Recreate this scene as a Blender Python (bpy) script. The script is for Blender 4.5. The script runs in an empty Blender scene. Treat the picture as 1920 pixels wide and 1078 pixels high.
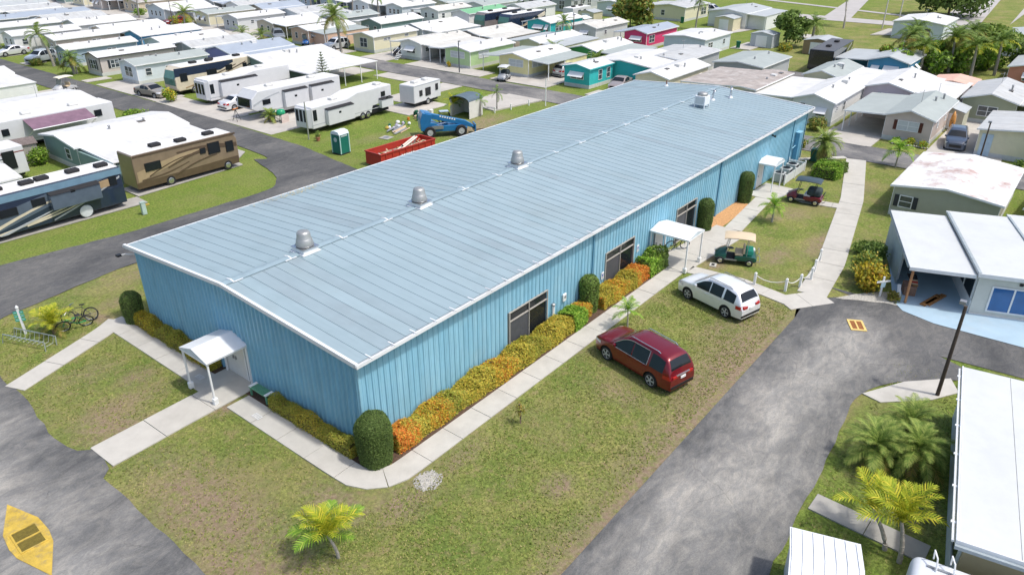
import bpy, math, random
from mathutils import Vector, Matrix
rad = math.radians
S = bpy.context.scene
C = S.collection
# ------------------------------------------------------------------ camera
CAM = Vector((-14.136, -18.528, 19.0)); YAW = 38.484; PITCH = 27.344; FPX = 1374.86
cd = bpy.data.cameras.new('camera'); cam = bpy.data.objects.new('camera', cd); C.objects.link(cam)
cam.location = CAM; cam.rotation_euler = (rad(90 - PITCH), 0, rad(YAW - 90))
cd.sensor_width = 36; cd.lens = FPX / 1920 * 36; cd.clip_end = 3000; cd.clip_start = 0.1
S.camera = cam
# ------------------------------------------------------------------ world, sun, exposure
W = bpy.data.worlds.new('World'); S.world = W; W.use_nodes = True
nt = W.node_tree; sky = nt.nodes.new('ShaderNodeTexSky'); sky.sky_type = 'NISHITA'; sky.sun_disc = False
SUN_EL, SUN_AZ = 62, 164
sky.sun_elevation = rad(SUN_EL); sky.sun_rotation = rad(SUN_AZ); sky.dust_density = 3.0; sky.air_density = 0.9; sky.ozone_density = 0.7
bg = nt.nodes['Background']; bg.inputs[1].default_value = 0.15
nt.links.new(sky.outputs[0], bg.inputs[0])
sd = bpy.data.lights.new('sun', 'SUN'); sd.energy = 2.25; sd.angle = rad(3.0); sd.color = (1.0, 0.965, 0.915)
sun = bpy.data.objects.new('sun', sd); C.objects.link(sun)
tosun = Vector((math.sin(rad(SUN_AZ)) * math.cos(rad(SUN_EL)), math.cos(rad(SUN_AZ)) * math.cos(rad(SUN_EL)), math.sin(rad(SUN_EL))))
sun.rotation_euler = tosun.to_track_quat('Z', 'Y').to_euler(); sun.location = (40, -30, 60)
S.view_settings.view_transform = 'Standard'; S.view_settings.look = 'None'
S.view_settings.exposure = 0.44; S.view_settings.gamma = 1; S.view_settings.use_curve_mapping = False

# ------------------------------------------------------------------ materials
MATS = {}
def lin(c):
    return tuple(((v / 255) / 12.92 if v / 255 <= .04045 else ((v / 255 + .055) / 1.055) ** 2.4) for v in c)
def M(name, col, rough=.7, metal=0, var=.12, scale=2.0, bump=0, bscale=30, rib=None, ribd=.3, spec=.4, dirt=None, dirts=.5, coat=0, alpha=1, streak=None):
    """col linear rgb; noise variation; rib=(axis, spacing) fine ribs as bump; dirt=(rgb, amount, scale)"""
    if name in MATS: return MATS[name]
    m = bpy.data.materials.new(name); m.use_nodes = True; MATS[name] = m
    t = m.node_tree; N = t.nodes; L = t.links; b = N['Principled BSDF']
    b.inputs['Roughness'].default_value = rough; b.inputs['Metallic'].default_value = metal
    b.inputs['Specular IOR Level'].default_value = spec
    if coat: b.inputs['Coat Weight'].default_value = coat; b.inputs['Coat Roughness'].default_value = .06
    if alpha < 1: b.inputs['Alpha'].default_value = alpha
    geo = N.new('ShaderNodeNewGeometry')
    nz = N.new('ShaderNodeTexNoise'); nz.inputs['Scale'].default_value = scale; nz.inputs['Detail'].default_value = 6
    nz.inputs['Roughness'].default_value = .65
    L.new(geo.outputs['Position'], nz.inputs['Vector'])
    r = N.new('ShaderNodeValToRGB'); r.color_ramp.elements[0].position = .3; r.color_ramp.elements[1].position = .7
    r.color_ramp.elements[0].color = (*[v * (1 - var) for v in col], 1)
    r.color_ramp.elements[1].color = (*[min(1, v * (1 + var)) for v in col], 1)
    L.new(nz.outputs['Fac'], r.inputs['Fac']); out = r.outputs['Color']
    if dirt:
        n2 = N.new('ShaderNodeTexNoise'); n2.inputs['Scale'].default_value = dirt[2]; n2.inputs['Detail'].default_value = 8; n2.inputs['Roughness'].default_value = .7
        L.new(geo.outputs['Position'], n2.inputs['Vector'])
        r2 = N.new('ShaderNodeValToRGB'); r2.color_ramp.elements[0].position = .5; r2.color_ramp.elements[1].position = .72
        r2.color_ramp.elements[0].color = (0, 0, 0, 1); r2.color_ramp.elements[1].color = (dirt[1],) * 3 + (1,)
        L.new(n2.outputs['Fac'], r2.inputs['Fac'])
        mx = N.new('ShaderNodeMixRGB'); L.new(r2.outputs['Color'], mx.inputs['Fac']); L.new(out, mx.inputs['Color1']); mx.inputs['Color2'].default_value = (*dirt[0], 1)
        out = mx.outputs['Color']
    if streak:   # long weather streaks: (sx, sy, sz, strength)
        mp = N.new('ShaderNodeMapping'); mp.inputs['Scale'].default_value = streak[:3]; L.new(geo.outputs['Position'], mp.inputs[0])
        n4 = N.new('ShaderNodeTexNoise'); n4.inputs['Scale'].default_value = 1; n4.inputs['Detail'].default_value = 7; n4.inputs['Roughness'].default_value = .7; L.new(mp.outputs[0], n4.inputs['Vector'])
        r4 = N.new('ShaderNodeValToRGB'); r4.color_ramp.elements[0].position = .32; r4.color_ramp.elements[1].position = .66
        r4.color_ramp.elements[0].color = (1 - streak[3],) * 3 + (1,); r4.color_ramp.elements[1].color = (1 + streak[3] * .5,) * 3 + (1,)
        L.new(n4.outputs['Fac'], r4.inputs['Fac']); x4 = N.new('ShaderNodeMixRGB'); x4.blend_type = 'MULTIPLY'; x4.inputs[0].default_value = 1
        L.new(out, x4.inputs[1]); L.new(r4.outputs['Color'], x4.inputs[2]); out = x4.outputs[0]
    L.new(out, b.inputs['Base Color'])
    hs = []
    if bump:
        n3 = N.new('ShaderNodeTexNoise'); n3.inputs['Scale'].default_value = bscale; n3.inputs['Detail'].default_value = 4
        L.new(geo.outputs['Position'], n3.inputs['Vector'])
        bp = N.new('ShaderNodeBump'); bp.inputs['Strength'].default_value = bump; bp.inputs['Distance'].default_value = .05
        L.new(n3.outputs['Fac'], bp.inputs['Height']); hs.append(bp)
    if rib:
        tc = N.new('ShaderNodeTexCoord')
        w = N.new('ShaderNodeTexWave'); w.wave_type = 'BANDS'; w.bands_direction = rib[0]; w.wave_profile = 'SAW'
        w.inputs['Scale'].default_value = 1 / rib[1] / 3.183 * 2 * math.pi / 2 * .5 * 2 / 1.0 * .3183 * 3.14159 / 3.14159 if False else 0.314 / rib[1]
        L.new(tc.outputs['Object'], w.inputs['Vector'])
        bp = N.new('ShaderNodeBump'); bp.inputs['Strength'].default_value = ribd; bp.inputs['Distance'].default_value = .03
        L.new(w.outputs['Fac'], bp.inputs['Height'])
        if hs: L.new(hs[-1].outputs['Normal'], bp.inputs['Normal'])
        hs.append(bp)
    if hs: L.new(hs[-1].outputs['Normal'], b.inputs['Normal'])
    return m
def leafmat(name, cols, rough=.6, trans=.25):
    """every leaf island gets its own shade of the given colours (linear)"""
    if name in MATS: return MATS[name]
    m = bpy.data.materials.new(name); m.use_nodes = True; MATS[name] = m
    t = m.node_tree; N = t.nodes; L = t.links; b = N['Principled BSDF']
    g = N.new('ShaderNodeNewGeometry'); r = N.new('ShaderNodeValToRGB'); cr = r.color_ramp
    cr.interpolation = 'LINEAR'
    while len(cr.elements) < len(cols): cr.elements.new(.5)
    for i, c in enumerate(cols):
        cr.elements[i].position = i / max(1, len(cols) - 1); cr.elements[i].color = (*c, 1)
    L.new(g.outputs['Random Per Island'], r.inputs['Fac'])
    L.new(r.outputs['Color'], b.inputs['Base Color']); b.inputs['Roughness'].default_value = rough
    b.inputs['Specular IOR Level'].default_value = .25
    tr = N.new('ShaderNodeBsdfTranslucent'); L.new(r.outputs['Color'], tr.inputs['Color'])
    mx = N.new('ShaderNodeMixShader'); mx.inputs[0].default_value = trans
    L.new(b.outputs[0], mx.inputs[1]); L.new(tr.outputs[0], mx.inputs[2])
    L.new(mx.outputs[0], N['Material Output'].inputs[0])
    return m
white = M('white_paint', (.78, .79, .78), .5, var=.04)
white_metal = M('white_painted_metal', (.74, .76, .77), .38, var=.05, dirt=((.5, .5, .46), .35, .8))
white_roof = M('white_roof_metal', (.74, .74, .72), .5, var=.05, scale=.7, rib=('Y', .4), ribd=.22, dirt=((.6, .6, .56), .5, .5))
white_roof_x = M('white_roof_metal_cross', (.66, .66, .64), .55, var=.07, scale=.6, rib=('X', .4), ribd=.7, dirt=((.48, .47, .43), .6, .5), streak=(2.2, .4, 1, .12))
grey_roof = M('grey_roof_metal', (.42, .445, .445), .5, var=.08, scale=.7, rib=('X', .4), ribd=.3)
green_roof = M('greygreen_roof_metal', (.36, .395, .37), .5, var=.08, scale=.7, rib=('X', .4), ribd=.3)
blue_roof = M('bluegrey_roof_metal', (.34, .385, .44), .5, var=.08, scale=.7, rib=('X', .4), ribd=.3)
kelly_roof = M('leaf_green_roof_metal', (.18, .42, .22), .5, var=.08, scale=.7, rib=('X', .4), ribd=.3)
peach_roof = M('peach_roof', (.66, .42, .33), .7, var=.1, scale=1.5)
worn_roof = M('worn_white_roof', (.70, .71, .69), .7, var=.12, scale=1.6, bump=.6, bscale=5, dirt=((.36, .17, .13), 1.0, .55), streak=(1.2, 1.2, 1, .12))
brown_roof = M('stained_brown_roof', (.36, .32, .29), .8, var=.25, scale=1.0, dirt=((.6, .58, .55), .8, .7))
dark = M('dark_rubber', (.02, .02, .022), .8, var=.1)
black = M('black_trim', (.012, .012, .014), .4, var=.05)
chrome = M('bright_metal', (.62, .63, .65), .25, metal=.9, var=.05)
grey_metal = M('grey_metal', (.33, .34, .35), .45, metal=.6, var=.1)
glass = M('dark_glass', (.014, .018, .022), .12, var=.1, spec=.35)
glass2 = M('house_glass', (.06, .075, .085), .12, var=.3, scale=3, spec=.8)
glass_blue = M('blue_film_glass', (.01, .11, .32), .1, var=.15, spec=.8)
glass_green = M('green_windscreen', (.08, .2, .15), .1, var=.1, spec=.8)
curtain = M('pale_curtained_pane', (.55, .58, .58), .3, var=.08)
wood = M('brown_wood', (.32, .15, .05), .65, var=.25, scale=4)
pine = M('pale_timber', (.55, .42, .27), .7, var=.2, scale=4)
concrete = M('concrete', (.49, .47, .42), .85, var=.07, scale=1.4, bump=.15, bscale=60, dirt=((.34, .32, .28), .5, .45))
concrete_old = M('old_concrete', (.37, .355, .32), .85, var=.12, scale=1.0, bump=.15, bscale=60, dirt=((.27, .25, .22), .6, .6))
mulch = M('tan_mulch', (.56, .30, .13), .95, var=.35, scale=14, bump=1, bscale=22)
gravel = M('white_gravel', (.43, .41, .36), .9, var=.35, scale=12, bump=1, bscale=14)
red_plastic = M('red_plastic', (.45, .02, .02), .35, var=.1)
tail = M('tail_lamp_red', (.42, .01, .012), .2, var=.05, spec=.7)
lamp = M('clear_lamp', (.6, .62, .65), .15, var=.05, spec=.8)
green_plastic = M('green_plastic', (.01, .13, .07), .4, var=.1)
orange = M('orange_paint', (.65, .2, .03), .6, var=.1)
yellow = M('yellow_road_paint', (.52, .36, .06), .8, var=.22, scale=4, bump=.4, bscale=14, dirt=((.27, .22, .12), .95, 3.0))
BARK = M('palm_bark', (.22, .16, .11), .9, var=.3, scale=8, bump=.8, bscale=18)
BARKG = M('grey_palm_bark', (.36, .33, .28), .9, var=.2, scale=8, bump=.5, bscale=18)
def paint(name, rgb8, **k):
    return M(name, lin(rgb8), k.pop('rough', .55), **k)
def siding(name, rgb8, ax='Z', sp=.2):
    return M('siding_' + name, tuple(v * .92 for v in lin(rgb8)), .65, var=.05, rib=(ax, sp), ribd=.35)

# ------------------------------------------------------------------ mesh helpers
class MB:
    def __init__(s): s.v = []; s.f = []; s.mi = []; s.cur = 0
    def add(s, vs, fs):
        n = len(s.v); s.v += [tuple(v) for v in vs]
        for f in fs: s.f.append(tuple(i + n for i in f)); s.mi.append(s.cur)
        return s
    def box(s, x0, y0, z0, x1, y1, z1):
        return s.add([(x0, y0, z0), (x1, y0, z0), (x1, y1, z0), (x0, y1, z0), (x0, y0, z1), (x1, y0, z1), (x1, y1, z1), (x0, y1, z1)],
                     [(0, 3, 2, 1), (4, 5, 6, 7), (0, 1, 5, 4), (1, 2, 6, 5), (2, 3, 7, 6), (3, 0, 4, 7)])
    def prism(s, poly, z0, z1):
        n = len(poly)
        return s.add([(x, y, z0) for x, y in poly] + [(x, y, z1) for x, y in poly],
                     [tuple(range(n - 1, -1, -1)), tuple(range(n, 2 * n))] + [(i, (i + 1) % n, n + (i + 1) % n, n + i) for i in range(n)])
    def extr(s, poly, ax, a, b):
        """poly in the plane across axis ax ('x': (y,z), 'y': (x,z)) extruded a..b"""
        n = len(poly)
        if ax == 'x': v = [(a, p, q) for p, q in poly] + [(b, p, q) for p, q in poly]
        else: v = [(p, a, q) for p, q in poly] + [(p, b, q) for p, q in poly]
        return s.add(v, [tuple(range(n)), tuple(range(2 * n - 1, n - 1, -1))] + [(i, n + i, n + (i + 1) % n, (i + 1) % n) for i in range(n)])
    def tube(s, pts, r, n=6, cap=True, r2=None):
        P_ = [Vector(p) for p in pts]; rings = []
        for i, p in enumerate(P_):
            d = (P_[min(i + 1, len(P_) - 1)] - P_[max(i - 1, 0)]).normalized()
            a = Vector((0, 0, 1)) if abs(d.z) < .9 else Vector((1, 0, 0))
            u = d.cross(a).normalized(); w = d.cross(u)
            rr = r if r2 is None else r + (r2 - r) * i / (len(P_) - 1)
            rings.append([p + u * math.cos(2 * math.pi * k / n) * rr + w * math.sin(2 * math.pi * k / n) * rr for k in range(n)])
        vs = [v for rg in rings for v in rg]; fs = []
        for i in range(len(P_) - 1):
            for k in range(n): fs.append((i * n + k, i * n + (k + 1) % n, (i + 1) * n + (k + 1) % n, (i + 1) * n + k))
        if cap: fs += [tuple(range(n - 1, -1, -1)), tuple(range(len(vs) - n, len(vs)))]
        return s.add(vs, fs)
    def lathe(s, prof, cx=0, cy=0, n=16, ax='z', cap=True):
        vs = []; fs = []
        for r, z in prof:
            for k in range(n):
                a = 2 * math.pi * k / n
                if ax == 'z': vs.append((cx + r * math.cos(a), cy + r * math.sin(a), z))
                else: vs.append((cx + r * math.cos(a), z, cy + r * math.sin(a)))
        for i in range(len(prof) - 1):
            for k in range(n): fs.append((i * n + k, i * n + (k + 1) % n, (i + 1) * n + (k + 1) % n, (i + 1) * n + k))
        if cap: fs += [tuple(range(n - 1, -1, -1)), tuple(range(len(vs) - n, len(vs)))]
        return s.add(vs, fs)
    def grid(s, rows):
        n = len(rows[0]); vs = [p for r in rows for p in r]
        return s.add(vs, [(i * n + j, i * n + j + 1, (i + 1) * n + j + 1, (i + 1) * n + j) for i in range(len(rows) - 1) for j in range(n - 1)])
    def mesh(s, name, mats, smooth=False):
        me = bpy.data.meshes.new(name); me.from_pydata(s.v, [], s.f)
        for m in (mats if isinstance(mats, (list, tuple)) else [mats]): me.materials.append(m)
        if isinstance(mats, (list, tuple)) and len(mats) > 1: me.polygons.foreach_set('material_index', s.mi)
        if smooth: me.polygons.foreach_set('use_smooth', [True] * len(s.f))
        me.update(); return me
def ob(name, me, parent=None, loc=(0, 0, 0), rz=0, bevel=0, **props):
    o = bpy.data.objects.new(name, me); C.objects.link(o)
    o.location = loc; o.rotation_euler = (0, 0, rz)
    if parent: o.parent = parent
    if bevel:
        b = o.modifiers.new('bevel', 'BEVEL'); b.width = bevel; b.segments = 2; b.limit_method = 'ANGLE'
    for k, v in props.items(): o[k] = v
    return o
def thing(name, label, cat, loc=(0, 0, 0), rz=0, group=None, me=None):
    o = ob(name, me, None, loc, rz); o['label'] = label; o['category'] = cat
    if group: o['group'] = group
    return o
def part(name, mb, mat, parent, smooth=False, bevel=0, **p):
    return ob(name, mb.mesh(name, mat, smooth), parent, bevel=bevel, **p)
def box(*a): return MB().box(*a)
def struct(name, mb, mat, **p):
    o = ob(name, mb.mesh(name, mat) if isinstance(mb, MB) else mb); o['kind'] = 'structure'
    for k, v in p.items(): o[k] = v
    return o
def dup(root, loc, rz, label=None, group=None):
    r = root.copy(); C.objects.link(r); r.location = loc; r.rotation_euler = (0, 0, rz)
    if label: r['label'] = label
    if group: r['group'] = group
    for ch in root.children:
        c = ch.copy(); C.objects.link(c); c.parent = r
        for g in ch.children:
            d = g.copy(); C.objects.link(d); d.parent = c
    return r
def bevmesh(mb, name, mat, w, seg=2, smooth=False):
    import bmesh
    me = mb.mesh(name, mat); bm = bmesh.new(); bm.from_mesh(me)
    bmesh.ops.remove_doubles(bm, verts=bm.verts, dist=1e-5)
    bmesh.ops.bevel(bm, geom=list(bm.edges), offset=w, segments=seg, affect='EDGES', profile=.5)
    bmesh.ops.recalc_face_normals(bm, faces=bm.faces)
    bm.to_mesh(me); bm.free()
    if smooth: me.polygons.foreach_set('use_smooth', [True] * len(me.polygons))
    return me

# ------------------------------------------------------------------ ground
def ground_mat():
    m = bpy.data.materials.new('lawn_grass'); m.use_nodes = True
    t = m.node_tree; N = t.nodes; L = t.links; b = N['Principled BSDF']; b.inputs['Roughness'].default_value = .95
    b.inputs['Specular IOR Level'].default_value = .1
    g = N.new('ShaderNodeNewGeometry')
    def noise(sc, det=8, ro=.65):
        n = N.new('ShaderNodeTexNoise'); n.inputs['Scale'].default_value = sc; n.inputs['Detail'].default_value = det; n.inputs['Roughness'].default_value = ro
        L.new(g.outputs['Position'], n.inputs['Vector']); return n.outputs['Fac']
    def ramp(src, pts):
        r = N.new('ShaderNodeValToRGB'); cr = r.color_ramp
        while len(cr.elements) < len(pts): cr.elements.new(.5)
        for i, (p, c) in enumerate(pts): cr.elements[i].position = p; cr.elements[i].color = (*c, 1)
        L.new(src, r.inputs['Fac']); return r.outputs['Color']
    def mix(f, a, c2, mode='MIX'):
        x = N.new('ShaderNodeMixRGB'); x.blend_type = mode
        for sock, v in ((x.inputs[0], f), (x.inputs[1], a), (x.inputs[2], c2)):
            if hasattr(v, 'is_output'): L.new(v, sock)
            elif isinstance(v, (int, float)): sock.default_value = v
            else: sock.default_value = (*v, 1)
        return x.outputs[0]
    green = ramp(noise(.35, 5), [(.3, (.118, .175, .038)), (.5, (.178, .212, .056)), (.72, (.27, .255, .092))])
    fine = ramp(noise(7, 10, .85), [(.36, (.45, .45, .42)), (.5, (1, 1, 1)), (.62, (1.75, 1.68, 1.55))])
    col = mix(1.0, green, fine, 'MULTIPLY')
    spot = ramp(noise(1.6, 10, .75), [(.51, (0, 0, 0)), (.66, (.8, .8, .8))])
    col = mix(spot, col, (.30, .235, .125))
    big = ramp(noise(.23, 4, .55), [(.5, (0, 0, 0)), (.66, (.55, .55, .55))])
    col = mix(big, col, (.27, .225, .115))
    lush = ramp(noise(.9, 6, .6), [(.55, (0, 0, 0)), (.7, (.6, .6, .6))])
    col = mix(lush, col, (.115, .19, .028))
    sp = N.new('ShaderNodeSeparateXYZ'); L.new(g.outputs['Position'], sp.inputs[0])   # watered lots beyond the hall and right of the road grow greener
    def step(v0, v1):
        n = N.new('ShaderNodeMapRange'); n.inputs['From Min'].default_value = v0; n.inputs['From Max'].default_value = v1; L.new(sp.outputs[1], n.inputs['Value']); return n.outputs[0]
    ad = N.new('ShaderNodeMath'); ad.operation = 'ADD'; L.new(step(24.5, 26), ad.inputs[0]); L.new(step(-14.0, -14.6), ad.inputs[1])
    ml = N.new('ShaderNodeMath'); ml.operation = 'MULTIPLY'; L.new(ad.outputs[0], ml.inputs[0]); ml.inputs[1].default_value = .5
    lushc = mix(1.0, (.125, .20, .03), fine, 'MULTIPLY'); col = mix(ml.outputs[0], col, lushc)
    at = N.new('ShaderNodeAttribute'); at.attribute_name = 'dirt'
    brk = ramp(noise(2.6, 9, .75), [(.34, (.0, .0, .0)), (.62, (1, 1, 1))])
    dm = N.new('ShaderNodeMath'); dm.operation = 'MULTIPLY'; L.new(at.outputs['Fac'], dm.inputs[0]); L.new(brk, dm.inputs[1])
    dm2 = N.new('ShaderNodeMath'); dm2.operation = 'MULTIPLY'; dm2.use_clamp = True; L.new(dm.outputs[0], dm2.inputs[0]); dm2.inputs[1].default_value = 1.5
    dirtc = ramp(noise(7, 8, .8), [(.3, (.19, .13, .085)), (.7, (.37, .29, .20))])
    col = mix(dm2.outputs[0], col, dirtc)
    L.new(col, b.inputs['Base Color'])
    bp = N.new('ShaderNodeBump'); bp.inputs['Strength'].default_value = .9; bp.inputs['Distance'].default_value = .06
    L.new(noise(16, 6, .8), bp.inputs['Height']); L.new(bp.outputs[0], b.inputs['Normal'])
    return m
lawn = ground_mat()
struct('ground', MB().add([(-900, -900, 0), (1200, -900, 0), (1200, 1200, 0), (-900, 1200, 0)], [(0, 1, 2, 3)]), lawn)
DIRT = [  # x, y, rx, ry, strength : worn patches of bare soil
    (4, -9.6, 14, 1.0, .95), (15, -9.0, 7, 1.9, .95), (9, -9.2, 6, 1.4, .8), (19.6, -7.6, 2.2, 1.3, .7), (-5.6, -4, 1.5, 3.5, .8), (-5.5, 2, 1.6, 4.2, .9), (-6.4, -1.5, 1.2, 3, .9), (-5.4, 9.6, 1.3, 1.4, .9), (-4.5, 10.6, 2.2, .8, .7),
    (-1.9, 7.0, .6, .5, 1), (-2.6, -1.2, .9, 1.6, .8), (-1.0, -3.1, 1.4, .8, .8), (3.2, -7.0, .7, .6, .9), (9.6, -5.6, .8, 1.6, .6), (12.2, -8.2, .5, .6, .5),
    (2.2, -3.1, 1.4, .5, .6), (24.3, -3.4, .8, .6, 1), (25.6, -2.9, 1.4, .5, .9), (31.5, -7.3, 2.6, .8, .8), (28, -5.8, 1.8, .7, .7), (35.5, -4.2, 1.2, .9, .6),
    (34, -3.3, .8, .7, .7), (-1.4, 18.6, .5, 1.2, .8), (0.2, 20, 1.2, .5, .6), (2.5, 22.6, 3.5, 1.3, .5), (38.5, 28, 3.5, 2.6, .95), (41.5, 29, 3.0, 1.6, .8),
    (17.5, -6.7, 1.5, .6, .6), (19.5, -8.2, 2.5, 1.0, .7), (8.5, -9.0, 3, .8, .7), (1.5, -9.2, 3, .9, .6), (24.5, -11.2, .6, .3, .9), (33, 31, 1.4, 1.0, .6), (30, 33, 2, 1, .35),
    (10, -17.6, 1.2, .7, .5), (13.2, -15.2, 2.6, .6, .4), (44, -6.5, 2, .8, .5), (46.5, -2.6, 1.6, 1.0, .6), (-4.2, 14.2, 1.4, .9, .5), (-3.0, 12.2, .9, .7, .7)]
def lawn_mesh(x0, x1, y0, y1, st, z):
    nx = int((x1 - x0) / st) + 1; ny = int((y1 - y0) / st) + 1
    vs = []; d = []
    for i in range(nx):
        for j in range(ny):
            x = x0 + i * st; y = y0 + j * st; vs.append((x, y, z + .012 * math.sin(x * 1.3) * math.sin(y * 1.1 + .4)))
            q = 0
            for a, b2, rx, ry, s_ in DIRT:
                e = math.hypot((x - a) / rx, (y - b2) / ry)
                if e < 1.4: q = max(q, s_ * max(0, 1 - max(0, e - .3) / 1.1))
            d.append(q)
    me = bpy.data.meshes.new('lawn')
    me.from_pydata(vs, [], [(i * ny + j, (i + 1) * ny + j, (i + 1) * ny + j + 1, i * ny + j + 1) for i in range(nx - 1) for j in range(ny - 1)])
    at = me.attributes.new('dirt', 'FLOAT', 'POINT'); at.data.foreach_set('value', d)
    me.materials.append(lawn); me.polygons.foreach_set('use_smooth', [True] * len(me.polygons)); return me
struct('lawn', lawn_mesh(-8, 51, -20, 24, .25, .02), None)
struct('lawn', lawn_mesh(22, 51, 24.05, 62, .5, .02), None)

def tufts():
    rn = random.Random(31); m = MB()
    def inroad(x, y): return (y < -9.0 and x < 23.5 and y > -14.6) or x < -6.9 or (y > 22.5) or (-.3 < x < 49 and -.1 < y < 16.6)
    for _ in range(34000):
        r_ = rn.random()
        if r_ < .62: x, y = rn.uniform(-7, 22), rn.uniform(-9.6, -2.6)
        elif r_ < .86: x, y = rn.uniform(-7, -1.9), rn.uniform(-9, 23)
        else: x, y = rn.uniform(2, 20), rn.uniform(-19.5, -14.4)
        if inroad(x, y) or (abs(y - 7.9) < 1.0 and x < 0 and x > -6.8) or (abs(x - 8.1) < .6 and y < -14.4): continue
        if math.hypot((x + 1.0) / 1, (y + .9) / 1) < 1.6: continue
        if x < -1 and 14.2 < y < 18.6 and abs((y - 17.45) * .93 - (x + 1.9) * .37) < .75: continue
        for k in range(2):
            a = rn.uniform(0, 6.28); h = rn.uniform(.025, .06); w = rn.uniform(.02, .04); dx, dy = math.cos(a), math.sin(a)
            m.add([(x - dy * w, y + dx * w, .02), (x + dy * w, y - dx * w, .02), (x + dx * h * .9, y + dy * h * .9, .02 + h)], [(0, 1, 2)])
    o = ob('grass_tufts', m.mesh('grass_tufts', leafmat('leaves_grass', [(.13, .19, .03), (.20, .25, .05), (.30, .30, .09), (.42, .36, .16)], .9, .2)))
    o['kind'] = 'stuff'; o['label'] = 'short tufts of coarse lawn grass round the blue hall'; o['category'] = 'grass'
tufts()
def asphalt_mat(name, base, lo, hi, seed, wear=None):
    m = bpy.data.materials.new(name); m.use_nodes = True; t = m.node_tree; N = t.nodes; L = t.links; b = N['Principled BSDF']
    b.inputs['Roughness'].default_value = .88; b.inputs['Specular IOR Level'].default_value = .25
    g = N.new('ShaderNodeNewGeometry'); mp = N.new('ShaderNodeMapping'); mp.inputs['Location'].default_value = (seed, seed * .7, 0); mp.inputs['Scale'].default_value = (.62, 1.25, 1) if seed == 3 else (1.2, .7, 1)
    L.new(g.outputs['Position'], mp.inputs[0])
    def noise(sc, det, ro, dist=0):
        n = N.new('ShaderNodeTexNoise'); n.inputs['Scale'].default_value = sc; n.inputs['Detail'].default_value = det; n.inputs['Roughness'].default_value = ro
        n.inputs['Distortion'].default_value = dist; L.new(mp.outputs[0], n.inputs[0]); return n.outputs['Fac']
    def ramp(src, pts):
        r = N.new('ShaderNodeValToRGB'); cr = r.color_ramp
        while len(cr.elements) < len(pts): cr.elements.new(.5)
        for i, (p, c) in enumerate(pts): cr.elements[i].position = p; cr.elements[i].color = (*c, 1)
        L.new(src, r.inputs['Fac']); return r.outputs['Color']
    c1 = ramp(noise(.22, 7, .62, .6), [(.38, lo), (.5, base), (.63, hi)])
    c2 = ramp(noise(30, 3, .7), [(.3, (.78,) * 3), (.7, (1.22,) * 3)])
    x = N.new('ShaderNodeMixRGB'); x.blend_type = 'MULTIPLY'; x.inputs[0].default_value = 1; L.new(c1, x.inputs[1]); L.new(c2, x.inputs[2])
    c3 = ramp(noise(1.7, 9, .7, 1.5), [(.42, (.84, .85, .88)), (.6, (1.12, 1.1, 1.08))])
    y = N.new('ShaderNodeMixRGB'); y.blend_type = 'MULTIPLY'; y.inputs[0].default_value = 1; L.new(x.outputs[0], y.inputs[1]); L.new(c3, y.inputs[2])
    if wear:   # tyres polish the middle of the lane pale, the sealed edges stay dark
        axis, cen, half, x0, x1 = wear
        sp = N.new('ShaderNodeSeparateXYZ'); L.new(g.outputs['Position'], sp.inputs[0])
        def mth(op, a, b_=None, cl=False):
            n = N.new('ShaderNodeMath'); n.operation = op; n.use_clamp = cl
            for i, q in enumerate((a, b_)):
                if q is None: continue
                if hasattr(q, 'is_output'): L.new(q, n.inputs[i])
                else: n.inputs[i].default_value = q
            return n.outputs[0]
        d = mth('ABSOLUTE', mth('SUBTRACT', sp.outputs[axis], cen)); d = mth('DIVIDE', d, half)
        e = mth('MAXIMUM', mth('DIVIDE', mth('SUBTRACT', sp.outputs[1 - axis], x1), 3.0), 0.0)
        k = mth('SUBTRACT', 1.15, mth('ADD', d, mth('MULTIPLY', e, .5)))
        nz_ = mth('MULTIPLY', mth('SUBTRACT', noise(.55, 8, .68, .8), .5), 2.2)
        k = mth('ADD', mth('MULTIPLY', k, .9), nz_, True)
        kk = ramp(k, [(.0, (.62, .63, .64)), (.45, (1.0, 1.0, .98)), (1.0, (1.5, 1.48, 1.41))])
        y2 = N.new('ShaderNodeMixRGB'); y2.blend_type = 'MULTIPLY'; y2.inputs[0].default_value = 1; L.new(y.outputs[0], y2.inputs[1]); L.new(kk, y2.inputs[2]); y = y2
    v = N.new('ShaderNodeTexVoronoi'); v.feature = 'DISTANCE_TO_EDGE'; v.inputs['Scale'].default_value = .55
    w = N.new('ShaderNodeMixRGB'); w.inputs[0].default_value = .25; L.new(mp.outputs[0], w.inputs[1])
    nn = N.new('ShaderNodeTexNoise'); nn.inputs['Scale'].default_value = 1.6; nn.inputs['Detail'].default_value = 6; L.new(mp.outputs[0], nn.inputs[0]); L.new(nn.outputs['Color'], w.inputs[2])
    L.new(w.outputs[0], v.inputs['Vector'])
    cr_ = ramp(v.outputs['Distance'], [(.0, (.72,) * 3), (.009, (1,) * 3)])
    msk = ramp(noise(.5, 3, .5), [(.5, (0, 0, 0)), (.6, (1, 1, 1))])
    z = N.new('ShaderNodeMixRGB'); z.blend_type = 'MULTIPLY'; L.new(msk, z.inputs[0]); L.new(y.outputs[0], z.inputs[1]); L.new(cr_, z.inputs[2])
    L.new(z.outputs[0], b.inputs['Base Color'])
    bp = N.new('ShaderNodeBump'); bp.inputs['Strength'].default_value = .35; bp.inputs['Distance'].default_value = .02; L.new(noise(55, 4, .7), bp.inputs['Height']); L.new(bp.outputs[0], b.inputs['Normal'])
    return m
asph = asphalt_mat('asphalt_patched', (.19, .187, .178), (.14, .14, .136), (.24, .233, .218), 3, (1, -12.2, 2.6, 0, 19.5))
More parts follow.
